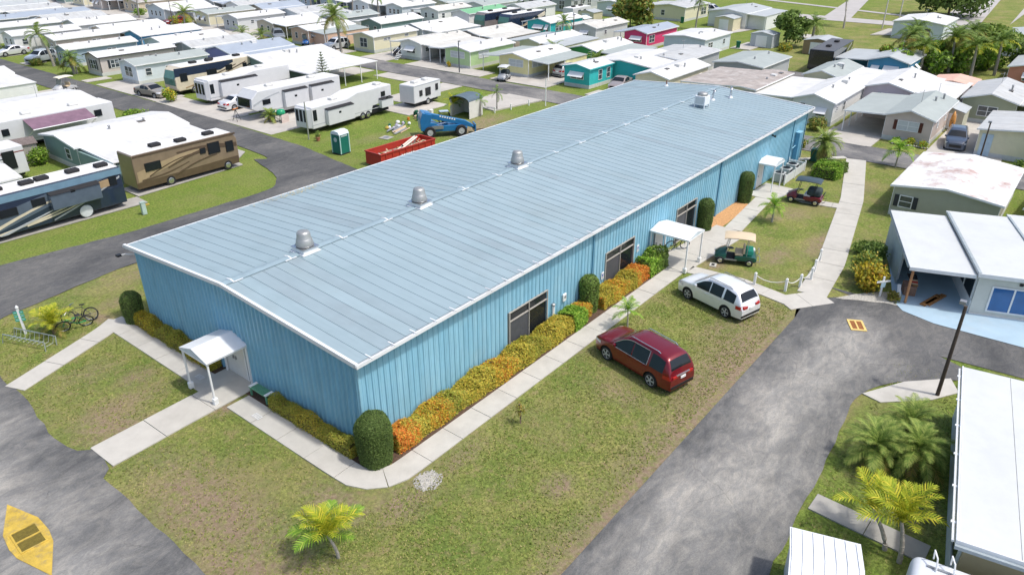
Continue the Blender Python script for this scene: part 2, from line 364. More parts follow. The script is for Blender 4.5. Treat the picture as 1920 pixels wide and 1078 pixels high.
asph_l = asphalt_mat('asphalt_left', (.18, .178, .172), (.135, .136, .134), (.23, .224, .21), 3, (0, -10.2, 3.2, 0, 60))
asph2 = asphalt_mat('asphalt_dark', (.17, .167, .162), (.11, .11, .112), (.24, .232, .215), 11)
def smooth_poly(pts, n=4, jit=.05, seed=1):
    """Catmull-Rom through the points, with a slightly ragged edge"""
    rn = random.Random(seed); out = []; k = len(pts)
    for i in range(k):
        p0, p1, p2, p3 = (Vector(pts[(i + d) % k]) for d in (-1, 0, 1, 2))
        seg = max(1, min(60, int((p2 - p1).length / .6))) if (p2 - p1).length < 60 else 1
        lng = (p2 - p1).length > 6
        for q in range(seg):
            t = q / seg
            if lng: p = p1.lerp(p2, t)
            else: p = .5 * ((2 * p1) + (p2 - p0) * t + (2 * p0 - 5 * p1 + 4 * p2 - p3) * t * t + (3 * p1 - p0 - 3 * p2 + p3) * t ** 3)
            out.append((p.x + rn.uniform(-jit, jit), p.y + rn.uniform(-jit, jit)))
    return out
def sheet(name, poly, z, mat, th=0.0, **p):
    import mathutils
    tri = mathutils.geometry.tessellate_polygon([[Vector((x, y, 0)) for x, y in poly]])
    return struct(name, MB().add([(x, y, z) for x, y in poly], [tuple(t) for t in tri]), mat, **p)
# roads (world metres, building's near corner is the origin, x along its long side)
sheet('road_right', smooth_poly([(-60, -9.5), (21, -9.35), (22.4, -8.6), (24.1, -9.8), (25.3, -11.2), (25.9, -13.7), (25.7, -60), (22.2, -60), (22.0, -19.5), (20.9, -18.0), (19.5, -16.7), (18.2, -15.2), (16, -14.0), (12, -14.2), (4, -14.6), (-60, -14.9)], jit=.06), .05, asph)
sheet('road_left', smooth_poly([(-60, -60), (-7.6, -60), (-7.2, -.4), (-7.1, 6.6), (-6.7, 7.0), (-6.6, 8.6), (-7.0, 9.0), (-7.25, 10.5), (-6.85, 14.6), (-6.9, 16.8), (-5.9, 21.5), (-4.7, 22.9), (-3.2, 23.1), (2.5, 24.0), (12, 24.1), (22.4, 24.1),
      (23.2, 27.8), (24.4, 36), (24.9, 50.5), (24.6, 95), (24.6, 200), (20.6, 200), (20.6, 93), (20.9, 41.0), (19.3, 35.9), (18.3, 32), (16.9, 29.6), (14.5, 28.7), (5.4, 28.9), (-2.2, 30.0), (-10, 31), (-20, 31), (-60, 31)], jit=.05, seed=2), .05, asph_l)
sheet('cross_street', smooth_poly([(51.4, -80), (55.6, -80), (56.0, 0), (56.6, 30), (57.2, 60), (56.8, 220), (52.4, 220), (52.4, 60), (51.8, 28), (51.2, 0)], jit=.04, seed=3), .05, asph2)
sheet('back_street', smooth_poly([(81.5, 22), (85.8, 22), (85.8, 220), (81.5, 220)], jit=.03, seed=4), .045, asph2)
far_road = M('pale_far_road', (.42, .40, .38), .9, var=.08, scale=.4)
sheet('far_road', [(138.5, -60), (144.5, -60), (144.5, 90), (138.5, 90)], .05, far_road)
sheet('far_lane', [(144.4, 23.5), (144.4, 28.5), (220, 40), (220, 37)], .055, far_road)
sheet('far_lane', [(144.4, 2), (144.4, 9), (230, 14), (230, 8)], .055, far_road)
sheet('far_lane', [(112, 33.5), (138.6, 28), (138.6, 33), (112, 36)], .055, far_road)
sheet('far_lane', [(150, -2), (152.5, -2), (210, 0.5), (210, -2)], .06, far_road)
sheet('far_path', [(152, 12), (154, 12), (170, 60), (168, 60)], .06, far_road)

# slabs of walks and drives: each slab a piece of the setting with a joint between
def walk(name, path, width, step=1.55, th=.05, mat=None, z=.02):
    """path: centre line; slabs laid end to end with an open joint"""
    root = ob(name, None); root['kind'] = 'structure'; mat = mat or concrete
    pts = [Vector(p) for p in path]; L = [0]
    for a, b in zip(pts, pts[1:]): L.append(L[-1] + (b - a).length)
    def at(d):
        for i in range(len(pts) - 1):
            if d <= L[i + 1] + 1e-6:
                t = (d - L[i]) / (L[i + 1] - L[i]); return pts[i].lerp(pts[i + 1], t)
        return pts[-1]
    def nrm(d):
        v = at(min(d + .25, L[-1])) - at(max(d - .25, 0)); return Vector((-v.y, v.x)).normalized()
    n = max(1, round(L[-1] / step)); g = .012; rn = random.Random(len(pts) + int(L[-1]))
    for k in range(n):
        a, b = L[-1] * k / n + g, L[-1] * (k + 1) / n - g; cuts = [a + (b - a) * q / 3 for q in range(4)]
        lo = []; hi = []
        for d in cuts:
            p = at(d); q = nrm(d) * width / 2; lo.append(p - q); hi.append(p + q)
        poly = [(p.x, p.y) for p in lo] + [(p.x, p.y) for p in reversed(hi)]
        dz = rn.uniform(-.006, .006)
        ob('slab', MB().prism(poly, z, z + th + dz).mesh('slab', mat), root, bevel=0)
    return root
def arc(cx, cy, r, a0, a1, n=7): return [(cx + r * math.cos(rad(a0 + (a1 - a0) * i / n)), cy + r * math.sin(rad(a0 + (a1 - a0) * i / n))) for i in range(n + 1)]
walk('sidewalk_front', [(-1.25, 18.2), (-1.22, 9.3)] , 1.05, 1.75)
walk('sidewalk_front', [(-1.22, 6.9), (-1.22, .2)] + arc(.2, -.45, 1.42, 180, 270)[1:] + [(22.3, -1.87)], 1.08, 1.75)
walk('entrance_walk', [(0, 8.05), (-6.62, 7.85)], 1.75, 2.1, th=.055)
walk('entrance_pad', [(-.02, 9.25), (-1.9, 9.2)], .64, 1.9)
walk('side_walk', [(-1.0, 18.0), (-1.9, 17.45), (-6.85, 15.5)], 1.1, 1.9)
walk('side_entrance_pad', [(22.35, -1.35), (30.2, -1.95)], 2.3, 2.6)
walk('side_walk_far', [(30.2, -2.0), (37.2, -1.35)], 1.15, 1.4)
walk('side_entrance_pad', [(37.2, -1.2), (40.6, -1.3)], 2.2, 1.7)
walk('cross_walk', [(40.2, -1.9), (38.6, -3.6), (39.2, -7.2)], .95, 1.6)
walk('cross_walk', [(22.9, -2.5), (23.2, -5.6), (22.6, -8.6)], 1.0, 1.5)
walk('corner_apron', [(22.2, -8.3), (24.4, -9.9)], 1.5, 1.4)
walk('garden_walk', [(24.2, -9.2), (29, -8.75), (41, -6.5), (51.2, -3.9)], 1.55, 2.3)
walk('end_walk', [(47.3, .9), (51.3, -3.0)], .6, 1.6)
walk('lawn_walk', [(8.2, -14.6), (8.05, -18.4)], .95, 2.0, mat=concrete_old)
# pads and drives
PADN = [0]
def pad(name, poly, mat=concrete_old, th=.05, z=.03):
    PADN[0] += 1   # each slab a few millimetres above the last, so that overlapping pads never share a plane
    return struct(name, MB().prism(poly, z - PADN[0] * .0002, z + th + PADN[0] * .0022), mat)
pad('parking_pad', [(-2, 33.6), (8.6, 33.3), (8.7, 35), (-2, 35.5)]); pad('parking_pad', [(8.8, 35.0), (18.0, 35.6), (18.3, 37.4), (8.8, 37.6)])
pad('parking_pad', [(17.9, 36.6), (20.2, 38.6), (20.2, 41), (17.9, 41)])
blue_slab = M('blue_painted_concrete', (.36, .49, .58), .7, var=.08, scale=.8, dirt=((.45, .5, .52), .5, .5))
sheet('blue_driveway', [(25.3, -13.6), (26.2, -12.9), (35, -10.4), (36.5, -16.5), (31, -26), (25.3, -26), (25.0, -19), (24.85, -15.2)], .075, blue_slab)
sheet('rubble_strip', smooth_poly([(24.6, -10.4), (25.6, -11.0), (27.2, -12.5), (27.4, -13.2), (26.0, -13.9), (25.6, -12.6)], jit=.05), .07, gravel)
rg_ = random.Random(12); m = MB()
for _ in range(330):   # loose white stones spilt beside the bend of the walk
    a, q = rg_.uniform(0, 6.28), rg_.random() ** .7; px, py = .35 + .6 * q * math.cos(a), -3.0 + .52 * q * math.sin(a); r_ = rg_.uniform(.018, .055)
    m.add([(px + r_, py, .03), (px, py + r_, .03), (px - r_, py, .03), (px, py - r_ * .8, .03), (px, py, .03 + r_)], [(0, 1, 4), (1, 2, 4), (2, 3, 4), (3, 0, 4)])
o2 = ob('loose_stones', m.mesh('loose_stones', M('white_stone', (.42, .405, .37), .85, var=.35, scale=11))); o2['kind'] = 'stuff'; o2['label'] = 'patch of loose white stones at the bend of the walk'; o2['category'] = 'stones'
sheet('gravel_patch', smooth_poly([(.3, -2.62), (.8, -2.7), (.75, -3.1), (.3, -3.3), (-.1, -3.2), (.0, -2.9)], jit=.08), .045, gravel)
sheet('mulch_bed', smooth_poly([(29.6, -1.2), (29.6, -.03), (35.4, -.03), (36.4, -.3), (35.2, -.95)], jit=.02), .045, mulch)
soil = M('hedge_bed_soil', (.10, .062, .04), .95, var=.3, scale=9, bump=1, bscale=15)
sheet('hedge_bed', [(.2, -1.32), (22.6, -1.32), (22.6, -.02), (.2, -.02)], .04, soil)
sheet('hedge_bed', [(-.68, -.6), (-.02, -.6), (-.02, 17.6), (-.68, 17.6)], .04, soil)
pad('concrete_apron', [(16.2, -14.1), (18.3, -15.3), (19.9, -16.9), (18.9, -17.4), (17.6, -16.6), (16.0, -14.9)], concrete, .03)

# ------------------------------------------------------------------ the blue hall
BL, BW, HE, HR = 48.7, 16.45, 4.36, 4.90
wall_blue = M('blue_wall_metal', (.24, .485, .62), .42, var=.06, scale=.8, dirt=((.33, .52, .60), .45, .5), streak=(3, 3, .35, .12))
wall_blue2 = M('blue_wall_metal_faded', (.265, .51, .64), .42, var=.06, scale=1.1, dirt=((.36, .54, .62), .45, .5), streak=(3, 3, .35, .12))
roof_blue = M('pale_blue_roof_metal', (.285, .372, .408), .5, var=.03, scale=.35, dirt=((.22, .30, .32), .6, .22), streak=(3.5, .35, 1, .06))
roof_blue3 = M('pale_blue_roof_metal_c', (.27, .345, .378), .5, var=.06, scale=.5, dirt=((.24, .28, .30), .6, .4), streak=(3.5, .35, 1, .06))
roof_blue2 = M('pale_blue_roof_metal_b', (.29, .376, .41), .5, var=.04, scale=.35, dirt=((.25, .305, .315), .6, .22), streak=(3.5, .35, 1, .06))
ridge_mat = M('ridge_cap_metal', (.26, .345, .385), .45, var=.12, scale=2)
seal = M('white_sealant', (.72, .74, .75), .7, var=.05)
hall = thing('community_hall', 'long low blue metal hall with pale blue seamed roof in the middle of the lawns', 'hall')
rn = random.Random(5)
def panel_long(w, z0, z1):   # ribbed sheet, length along +x, outer face towards -y
    prof = [(0, 0), (.025, -.04), (.06, -.04), (.085, 0), (w / 2 - .02, 0), (w / 2, -.012), (w / 2 + .02, 0), (w, 0)]
    m = MB(); r0 = [(x, y, z0) for x, y in prof]; r1 = [(x, y, z1) for x, y in prof]; m.grid([r0, r1]); return m
PWL = .3045
def key_mesh(cache, key, fn):
    if key not in cache: cache[key] = fn()
    return cache[key]
pc = {}
openings = [(8.9, 11.95, 0, 2.38), (17.3, 20.4, 0, 2.38), (25.6, 28.4, 0, 2.38), (23.0, 23.95, 0, 2.1), (38.9, 39.95, 0, 2.1)]
n = int(BL / PWL)
for i in range(n):
    x = i * PWL; z0 = 0
    for a, b, c_, d_ in openings:
        if a - .02 <= x + PWL / 2 <= b + .02: z0 = d_ + .02
    mt = wall_blue2 if rn.random() < .5 else wall_blue
    me = key_mesh(pc, ('L', z0, mt.name), lambda: panel_long(PWL, z0, HE - .08).mesh('siding_panel', mt))
    ob('siding_panel', me, hall, loc=(x, 0, 0))
# gable wall towards the entrance walk (x = 0), one ribbed panel at a time
def panel_gable(y, w, z0):
    def zt(yy): return HE + (HR - HE) * (1 - abs(yy - BW / 2) / (BW / 2)) - .06
    prof = [(0, 0), (-.09, .035), (-.09, .075), (0, .115), (0, .19), (-.025, .2), (-.025, .225), (0, .235), (0, w)]
    m = MB(); m.grid([[(x, y + q, z0) for x, q in prof], [(x, y + q, zt(y + q)) for x, q in prof]]); return m
n = 54; pw = BW / n
for i in range(n):
    y = i * pw; z0 = 2.07 if 7.75 < y + pw / 2 < 9.5 else 0
    ob('siding_panel', panel_gable(y, pw, z0).mesh('siding_panel', wall_blue), hall)
part('far_wall', MB().box(0, BW - .1, 0, BL, BW, HE - .08).extr([(0, 0), (BW, 0), (BW, HE - .08), (BW / 2, HR - .08), (0, HE - .08)], 'x', BL, BL + .06), wall_blue, hall)
part('inner_wall', MB().box(.12, .35, .02, .2, BW - .2, HE - .2).box(.2, .5, .02, BL - .1, .6, 2.0).box(.2, .35, 3.2, BL - .1, .6, HE - .2), M('dark_interior', (.03, .028, .025), .9), hall)
part('corner_trim', MB().box(-.05, -.05, 0, .05, -.01, HE - .08).box(-.06, -.05, 0, -.04, .06, HE - .08), wall_blue2, hall)
# roof panels, one object each, raised seam on one side
OH = .24
def zr(y): return HE + (HR - HE) * (1 - abs(y - BW / 2) / (BW / 2))
RP = (BL + 2 * OH) / 78
def roof_panel(near):
    y0, y1 = (-OH, BW / 2) if near else (BW / 2, BW + OH)
    sl = (HR - HE) / (BW / 2); z = lambda y: HR - sl * abs(y - BW / 2)
    prof = [(0, 0), (.012, .022), (.028, .022), (.045, .0), (RP * .5, .004), (RP - .002, 0)]
    m = MB(); m.grid([[(x, y0, z(y0) + h) for x, h in prof], [(x, (y0 + y1) / 2, z((y0 + y1) / 2) + h) for x, h in prof], [(x, y1, z(y1) + h) for x, h in prof]])
    return m
rpm = [[roof_panel(q).mesh('roof_panel', w_) for w_ in (roof_blue, roof_blue2, roof_blue3)] for q in (True, False)]
for i in range(78):
    for s in (0, 1): ob('roof_panel', rpm[s][2 if (s == 0 and i in (2, 3, 5)) or rn.random() < .07 else int(rn.random() < .45)], hall, loc=(-OH + i * RP, 0, 0))
part('roof_deck', MB().extr([(-OH + .02, zr(0) - .07), (BW / 2, HR - .05), (BW + OH - .02, zr(0) - .07), (BW + OH - .02, zr(0) - .12), (BW / 2, HR - .11), (-OH + .02, zr(0) - .12)], 'x', -OH + .02, BL + OH - .02), wall_blue, hall)
m = MB(); m.extr([(BW / 2 - .24, HR + .03), (BW / 2, HR + .075), (BW / 2 + .24, HR + .03), (BW / 2 + .24, HR + .012), (BW / 2, HR + .05), (BW / 2 - .24, HR + .012)], 'x', -OH, BL + OH)
part('ridge_cap', m, ridge_mat, hall)
x = .2; k = 0
while x < BL:   # white sealed joints of the ridge cap
    w = rn.uniform(.25, .5); m = MB()
    m.extr([(BW / 2 - .27, HR + .04), (BW / 2, HR + .09), (BW / 2 + .27, HR + .04), (BW / 2 + .27, HR + .02), (BW / 2 - .27, HR + .02)], 'x', x, x + .07)
    m.box(x + .07, BW / 2 - .285, HR + .015, x + w, BW / 2 - .25, HR + .052)
    if k % 2: m.box(x - .3, BW / 2 - .285, HR + .015, x, BW / 2 - .25, HR + .052)
    part('joint_strip', m, seal, hall); x += 2.95; k += 1
# bright rake trim and gutter
sl = (HR - HE) / (BW / 2)
for xx, x2 in ((-OH - .07, -OH + .06), (BL + OH - .06, BL + OH + .07)):
    m = MB(); m.extr([(-OH - .1, zr(0) - sl * (OH) - .13), (BW / 2, HR - .09), (BW + OH + .1, zr(0) - sl * OH - .13), (BW + OH + .1, zr(0) - sl * OH + .06), (BW / 2, HR + .085), (-OH - .1, zr(0) - sl * OH + .06)], 'x', xx, x2)
    part('rake_trim', m, white_metal, hall)
ze = zr(0) - sl * OH
for y0, y1 in ((-OH - .16, -OH), (BW + OH, BW + OH + .16)):
    m = MB(); m.extr([(y0, ze - .12), (y1, ze - .12), (y1, ze - .02), (y1 - .02, ze - .02), (y1 - .02, ze - .1), (y0 + .02, ze - .1), (y0 + .02, ze + .02), (y0, ze + .02)], 'x', -OH - .07, BL + OH + .07)
    part('gutter', m, white_metal, hall)
bk = MB().box(0, -OH - .18, ze - .0, .05, -OH + .22, ze + .04).mesh('gutter_bracket', white_metal)
for i in range(43): ob('gutter_bracket', bk, hall, loc=(.4 + i * 1.14, 0, 0))
for xx in (15.9, 31.6, 45.4):
    m = MB().box(xx, -.1, 0, xx + .07, -.03, HE - .1); part('downpipe', m, M('blue_trim', (.10, .27, .40), .4), hall)
# shop-front windows
frame_m = M('pale_window_frame', (.40, .38, .34), .5, var=.05)
screen = M('grey_window_screen', (.075, .08, .09), .55, var=.15, scale=4)
for a, b, c_, d_ in openings[:3]:
    f = MB(); mid = a + (b - a) * .5
    for x0, x1, z0, z1 in ((a, a + .06, 0, 2.38), (b - .06, b, 0, 2.38), (a + .06, b - .06, 2.34, 2.38), (a + .06, b - .06, 1.87, 1.90), (mid - .02, mid + .02, .06, 1.87), (mid - .02, mid + .02, 1.90, 2.34), (a + .06, b - .06, 0, .06)):
        f.box(x0, -.07, z0, x1, .06, z1)
    w = part('window', f, frame_m, hall)
    part('pane', box(a + .06, -.01, .06, mid - .03, .01, 1.86), screen, w)
    part('pane', box(mid + .03, .03, .06, b - .06, .05, 1.86), glass, w)
    part('pane', box(a + .06, 0, 1.92, mid - .03, .02, 2.32), glass, w); part('pane', box(mid + .03, 0, 1.92, b - .06, .02, 2.32), glass, w)
doorm = M('cream_white_door', (.66, .645, .60), .5, var=.05)
for a, b, c_, d_ in openings[3:]:
    d = part('door', box(a + .05, -.03, .05, b - .05, .03, 2.04), doorm, hall); part('handle', box(a + .1, -.09, .95, a + .2, -.03, 1.0), grey_metal, d)
    part('door_frame', MB().box(a - .03, -.05, 0, a + .05, .05, 2.1).box(b - .05, -.05, 0, b + .03, .05, 2.1).box(a + .05, -.05, 2.04, b - .05, .05, 2.1), white, hall)
for y0, y1 in ((7.82, 8.63), (8.64, 9.42)):
    d = part('door', box(-.04, y0, .07, .02, y1, 2.02), doorm, hall); part('handle', box(-.1, (y1 - .12) if y0 < 8 else y0 + .06, .95, -.04, (y1 - .06) if y0 < 8 else y0 + .12, 1.1), grey_metal, d)
part('door_frame', MB().box(-.06, 7.75, 0, .04, 7.82, 2.08).box(-.06, 9.42, 0, .04, 9.5, 2.08).box(-.06, 7.82, 2.02, .04, 9.42, 2.08), white, hall)
# mushroom roof fans
fanm = M('weathered_aluminium', (.40, .41, .40), .42, metal=.55, var=.1, scale=5)
fan = thing('roof_fan', 'mushroom roof fan nearest the front gable of the blue hall', 'roof vent', (4.15, BW / 2, HR), 0, 'mushroom roof fans on the blue hall')
part('curb', MB().box(-.42, -.42, -.1, .42, .42, .22).box(-.50, -.50, -.02, .50, .50, .05), white_metal, fan, bevel=.015)
part('base_flange', MB().box(-.46, -.46, .225, .46, .46, .27), chrome, fan)
part('hood', MB().lathe([(.30, .275), (.41, .30), (.40, .42), (.36, .62), (.345, .64), (.33, .66), (.31, .88), (.27, .97), (.1, 1.0)], n=24), fanm, fan, smooth=True)
part('band', MB().lathe([(.425, .34), (.43, .36), (.425, .38)], n=24), grey_metal, fan)
dup(fan, (11.6, BW / 2, HR), rad(4), 'mushroom roof fan second from the front gable of the blue hall'); dup(fan, (20.05, BW / 2, HR), rad(-3), 'mushroom roof fan third and farthest back on the blue hall ridge')
v = thing('roof_exhaust', 'tall square exhaust hood on white legs near the far end of the blue roof', 'roof vent', (41.6, 6.3, zr(6.3)))
part('cabinet', box(-.5, -.45, .25, .45, .45, .95), white_metal, v, bevel=.02); part('cap', MB().lathe([(.3, .96), (.42, 1.0), (.4, 1.12), (.2, 1.2)], n=20), fanm, v, smooth=True)
for sx in (-.5, .38):
    for sy in (-.45, .38): part('leg', box(sx, sy, -.02, sx + .07, sy + .07, .25), white_metal, v)
part('panel_plate', box(-.51, -.35, .35, -.5, .35, .85), curtain, v)
for i, (px, py) in enumerate(((44.3, 6.6), (46.3, 5.9))):
    v = thing('roof_flue', ['bent flue pipe beside the square exhaust hood on the blue roof', 'bent flue pipe close to the far edge of the blue roof'][i], 'roof vent', (px, py, zr(py)), .4 * i, 'bent flue pipes on the blue roof')
    part('stack', MB().tube([(0, 0, 0), (0, 0, .55), (.12, 0, .72), (.35, 0, .75)], .1, 8), chrome, v, True); part('collar', MB().lathe([(.22, .0), (.14, .12)], n=12), white_metal, v)
    part('brace', MB().tube([(-.5, .1, .02), (0, 0, .45)], .03, 5), chrome, v)
v = thing('roof_pipe', 'short rusty vent pipe with a white collar on the far edge of the blue roof', 'pipe', (47.6, 12.6, zr(12.6)))
part('pipe', MB().tube([(0, 0, 0), (0, 0, .5)], .06, 8), M('rust', (.25, .12, .08), .8), v); part('collar', MB().lathe([(.2, 0), (.1, .15)], n=10), white_metal, v)
# wall equipment
t = thing('wall_light', 'black flood light on an arm at the far front corner of the blue hall', 'light', (-.02, 16.3, 3.9)); part('arm', MB().tube([(0, 0, 0), (-.35, .35, .05), (-.5, .5, 0)], .025, 6), white_metal, t); part('lamp_head', box(-.68, .45, -.06, -.45, .68, .04), black, t, bevel=.01)
t = thing('meter_box', 'white oval meter box high on the long blue wall right of the first window', 'meter box', (13.35, -.04, 1.35)); part('casing', MB().box(-.15, -.1, -.2, .15, 0, .25), white, t, bevel=.05); part('dial', box(-.07, -.115, .0, .07, -.1, .14), grey_metal, t)
t = thing('standpipe', 'white upright pipe against the blue wall behind the orange hedge', 'pipe', (12.35, -.12, 0)); part('pipe', MB().tube([(0, 0, 0), (0, 0, 1.35)], .07, 8), white, t); part('cap', MB().lathe([(.11, 1.35), (.11, 1.42), (.05, 1.46)], n=10), grey_metal, t)
for i, (xx, zz) in enumerate(((17.05, 1.15), (20.85, 1.45))):
    t = thing('wall_sign', ['small white notice on the blue wall left of the second window', 'small white notice on the blue wall right of the second window'][i], 'notice', (xx, -.045, zz), 0, 'white notices beside the second window')
    part('board', box(-.12, -.02, -.2, .12, 0, .22), white, t); part('print_block', box(-.07, -.024, -.05, .07, -.02, .12), M('blue_print', (.1, .15, .4), .6), t); part('print_line', box(-.08, -.024, -.14, .08, -.02, -.1), grey_metal, t)
t = thing('blue_cabinet', 'tall blue duct cabinet on the long wall near the far corner', 'cabinet', (46.6, -.04, .25)); part('cabinet', box(-.35, -.35, 0, .35, 0, 2.5), M('blue_trim2', (.12, .33, .5), .4), t, bevel=.02); part('lid', box(-.38, -.38, 2.5, .38, 0, 2.56), wall_blue2, t); part('conduit', MB().tube([(-.35, -.15, 1.5), (-1.0, -.1, 1.35), (-1.1, -.08, 2.0)], .04, 6), wall_blue2, t)
t = thing('wall_bell', 'small black horn under the eave near the far end of the long blue wall', 'horn', (40.6, -.05, 3.75)); part('bracket', box(-.04, -.12, 0, .04, 0, .1), black, t); part('horn', MB().lathe([(.04, -.12), (.1, -.3)], n=8, ax='y'), black, t)

# ------------------------------------------------------------------ white entrance canopies
def canopy(label, x, y, w, d, h, rz, rise=.32, posts=4, blocks=True, flat=False):
    """local: open front at -y edge, ridge runs along y (out from the wall); w across, d deep"""
    t = thing('entrance_canopy', label, 'canopy', (x, y, 0), rz, 'white entrance canopies of the blue hall')
    hw = w / 2
    if flat: prof = [(-hw, h), (-hw * .55, h + rise * .8), (hw * .55, h + rise * .8), (hw, h)]
    else: prof = [(-hw, h), (0, h + rise), (hw, h)]
    m = MB(); n = len(prof)
    top = [(a, b + .035) for a, b in prof]; m.extr(top + list(reversed(prof)), 'y', -d, .0)
    part('roof_sheet', m, white_metal, t)
    part('gable_panel', MB().extr([(-hw + .03, h - .0)] + prof[1:-1] + [(hw - .03, h - .0)], 'y', -d + .01, -d + .04), M('pale_blue_fascia', (.55, .63, .67), .5), t)
    part('frame_rail', MB().box(-hw + .02, -d + .04, h - .06, -hw + .08, -.02, h).box(hw - .08, -d + .04, h - .06, hw - .02, -.02, h).box(-hw + .02, -d - .0, h - .07, hw - .02, -d + .04, h), white, t)
    for sx in (-1, 1):
        for yy in ((-d + .08, -.06) if posts == 4 else (-d + .08,)):
            m = MB().box(sx * (hw - .1) - .035, yy - .035, .05, sx * (hw - .1) + .035, yy + .035, h - .06); part('post', m, white, t)
        if blocks: ob('post_foot', bevmesh(MB().box(sx * (hw - .1) - .1, -d - .02, .05, sx * (hw - .1) + .1, -d + .2, .38), 'post_foot', white, .04), t)
    return t
canopy('gabled white canopy over the double door in the short blue wall', -.06, 8.42, 2.15, 1.95, 2.14, rad(-90), rise=.33)
canopy('white canopy with a parked bicycle behind its posts on the long blue wall', 23.2, -.06, 2.1, 2.5, 2.12, 0, rise=.22)
canopy('small rounded white canopy beside the fenced air conditioners', 39.6, -.06, 1.9, 1.3, 2.1, 0, rise=.3, posts=2, blocks=False, flat=True)
# white picket enclosure with condensers
fn = thing('white_fence', 'low white slatted fence round the air conditioners by the small canopy', 'fence', (41.0, -1.45, 0))
sl_me = box(-.035, -.012, .08, .035, .012, .78).mesh('slat', white)
for i in range(42): ob('slat', sl_me, fn, loc=(.1 + i * .105, 0, 0))
for i in range(10): ob('slat', sl_me, fn, loc=(4.5, .1 + i * .12, 0), rz=rad(90))
for zz in (.2, .66): part('rail', MB().box(0, .012, zz, 4.5, .04, zz + .06).box(4.44, .04, zz, 4.48, 1.3, zz + .06), white, fn)
for xx, yy in ((0, 0), (2.2, 0), (4.5, 0), (4.5, 1.35)): part('post', box(xx - .05, yy - .05, 0, xx + .05, yy + .05, .9), white, fn)
acm = M('condenser_grey', (.42, .44, .43), .5, var=.08)
for i, (xx, lab) in enumerate(((41.7, 'grey condenser nearest the small white canopy inside the slatted fence'), (43.1, 'middle grey condenser inside the white slatted fence'), (44.5, 'grey condenser at the far end inside the white slatted fence'))):
    t = thing('air_conditioner', lab, 'air conditioner', (xx, -.75, .05), 0, 'condensers behind the white fence')
    part('casing', box(-.4, -.4, 0, .4, .4, .72), acm, t, bevel=.03)
    part('fan_grille', MB().lathe([(.33, .722), (.33, .74), (.30, .745), (.30, .735), (.2, .735), (.2, .748), (.17, .748), (.17, .735), (.05, .735), (.05, .75)], n=20), black, t)
    for s in (-1, 1): part('louvre_panel', MB().box(-.34, s * .401 - .004, .08, .34, s * .401 + .004, .62), dark, t)

# ------------------------------------------------------------------ foliage builders
def leaf_cloud(n, pts, size, seed=0, flat=.3, shape=3, tilt=1.0):
    """n small faces; pts(rn) -> (position, outward normal)"""
    rn = random.Random(seed); m = MB()
    for _ in range(n):
        p, nn = pts(rn); s_ = size * rn.uniform(.6, 1.35)
        d = Vector((rn.gauss(0, 1), rn.gauss(0, 1), rn.gauss(0, 1))) * tilt + Vector(nn) * 1.1
        d.normalize(); a = d.cross(Vector((rn.random() - .5, rn.random() - .5, rn.random() - .5))).normalized(); b = d.cross(a)
        p = Vector(p)
        if shape == 4: m.add([p + a * s_, p + b * s_ * .55, p - a * s_, p - b * s_ * .55], [(0, 1, 2, 3)])
        else: m.add([p + a * s_, p + b * s_ * .6 - a * s_ * .4, p - b * s_ * .6 - a * s_ * .5], [(0, 1, 2)])
    return m
G_dark = [(.07, .115, .03), (.10, .16, .04), (.14, .21, .05), (.18, .26, .07)]
G_mid = [(.09, .15, .03), (.14, .22, .045), (.20, .30, .06), (.28, .38, .09)]
G_bright = [(.09, .22, .02), (.17, .34, .03), (.28, .45, .05), (.40, .52, .08)]
G_olive = [(.17, .23, .03), (.30, .34, .045), (.44, .44, .06), (.38, .28, .05), (.54, .52, .11)]
G_orange = [(.24, .28, .04), (.50, .40, .04), (.70, .50, .05), (.72, .30, .04), (.66, .20, .04), (.44, .40, .05), (.80, .60, .09)]
G_red = [(.34, .30, .05), (.66, .34, .05), (.76, .17, .03), (.72, .26, .05), (.78, .50, .08)]
G_gold = [(.26, .32, .05), (.46, .44, .06), (.62, .52, .07), (.74, .60, .10), (.50, .34, .05), (.34, .36, .06)]
G_croton = [(.26, .22, .02), (.55, .45, .03), (.70, .60, .06), (.45, .22, .03), (.20, .26, .04), (.78, .66, .10)]
G_palm = [(.10, .17, .03), (.17, .26, .045), (.25, .34, .07), (.38, .44, .11)]
G_palm_y = [(.20, .28, .02), (.34, .41, .03), (.50, .51, .04), (.66, .57, .06)]
G_dry = [(.16, .20, .03), (.28, .26, .05), (.38, .28, .08)]
LM = {k: leafmat('leaves_' + k, v) for k, v in dict(dark=G_dark, mid=G_mid, bright=G_bright, olive=G_olive, orange=G_orange, red=G_red, croton=G_croton, gold=G_gold, palm=G_palm, palm_y=G_palm_y, dry=G_dry).items()}
core_dark = M('foliage_core', (.06, .055, .03), .9, var=.3, scale=9)  # dark fill colour for the solid cores inside shrubs and hedges
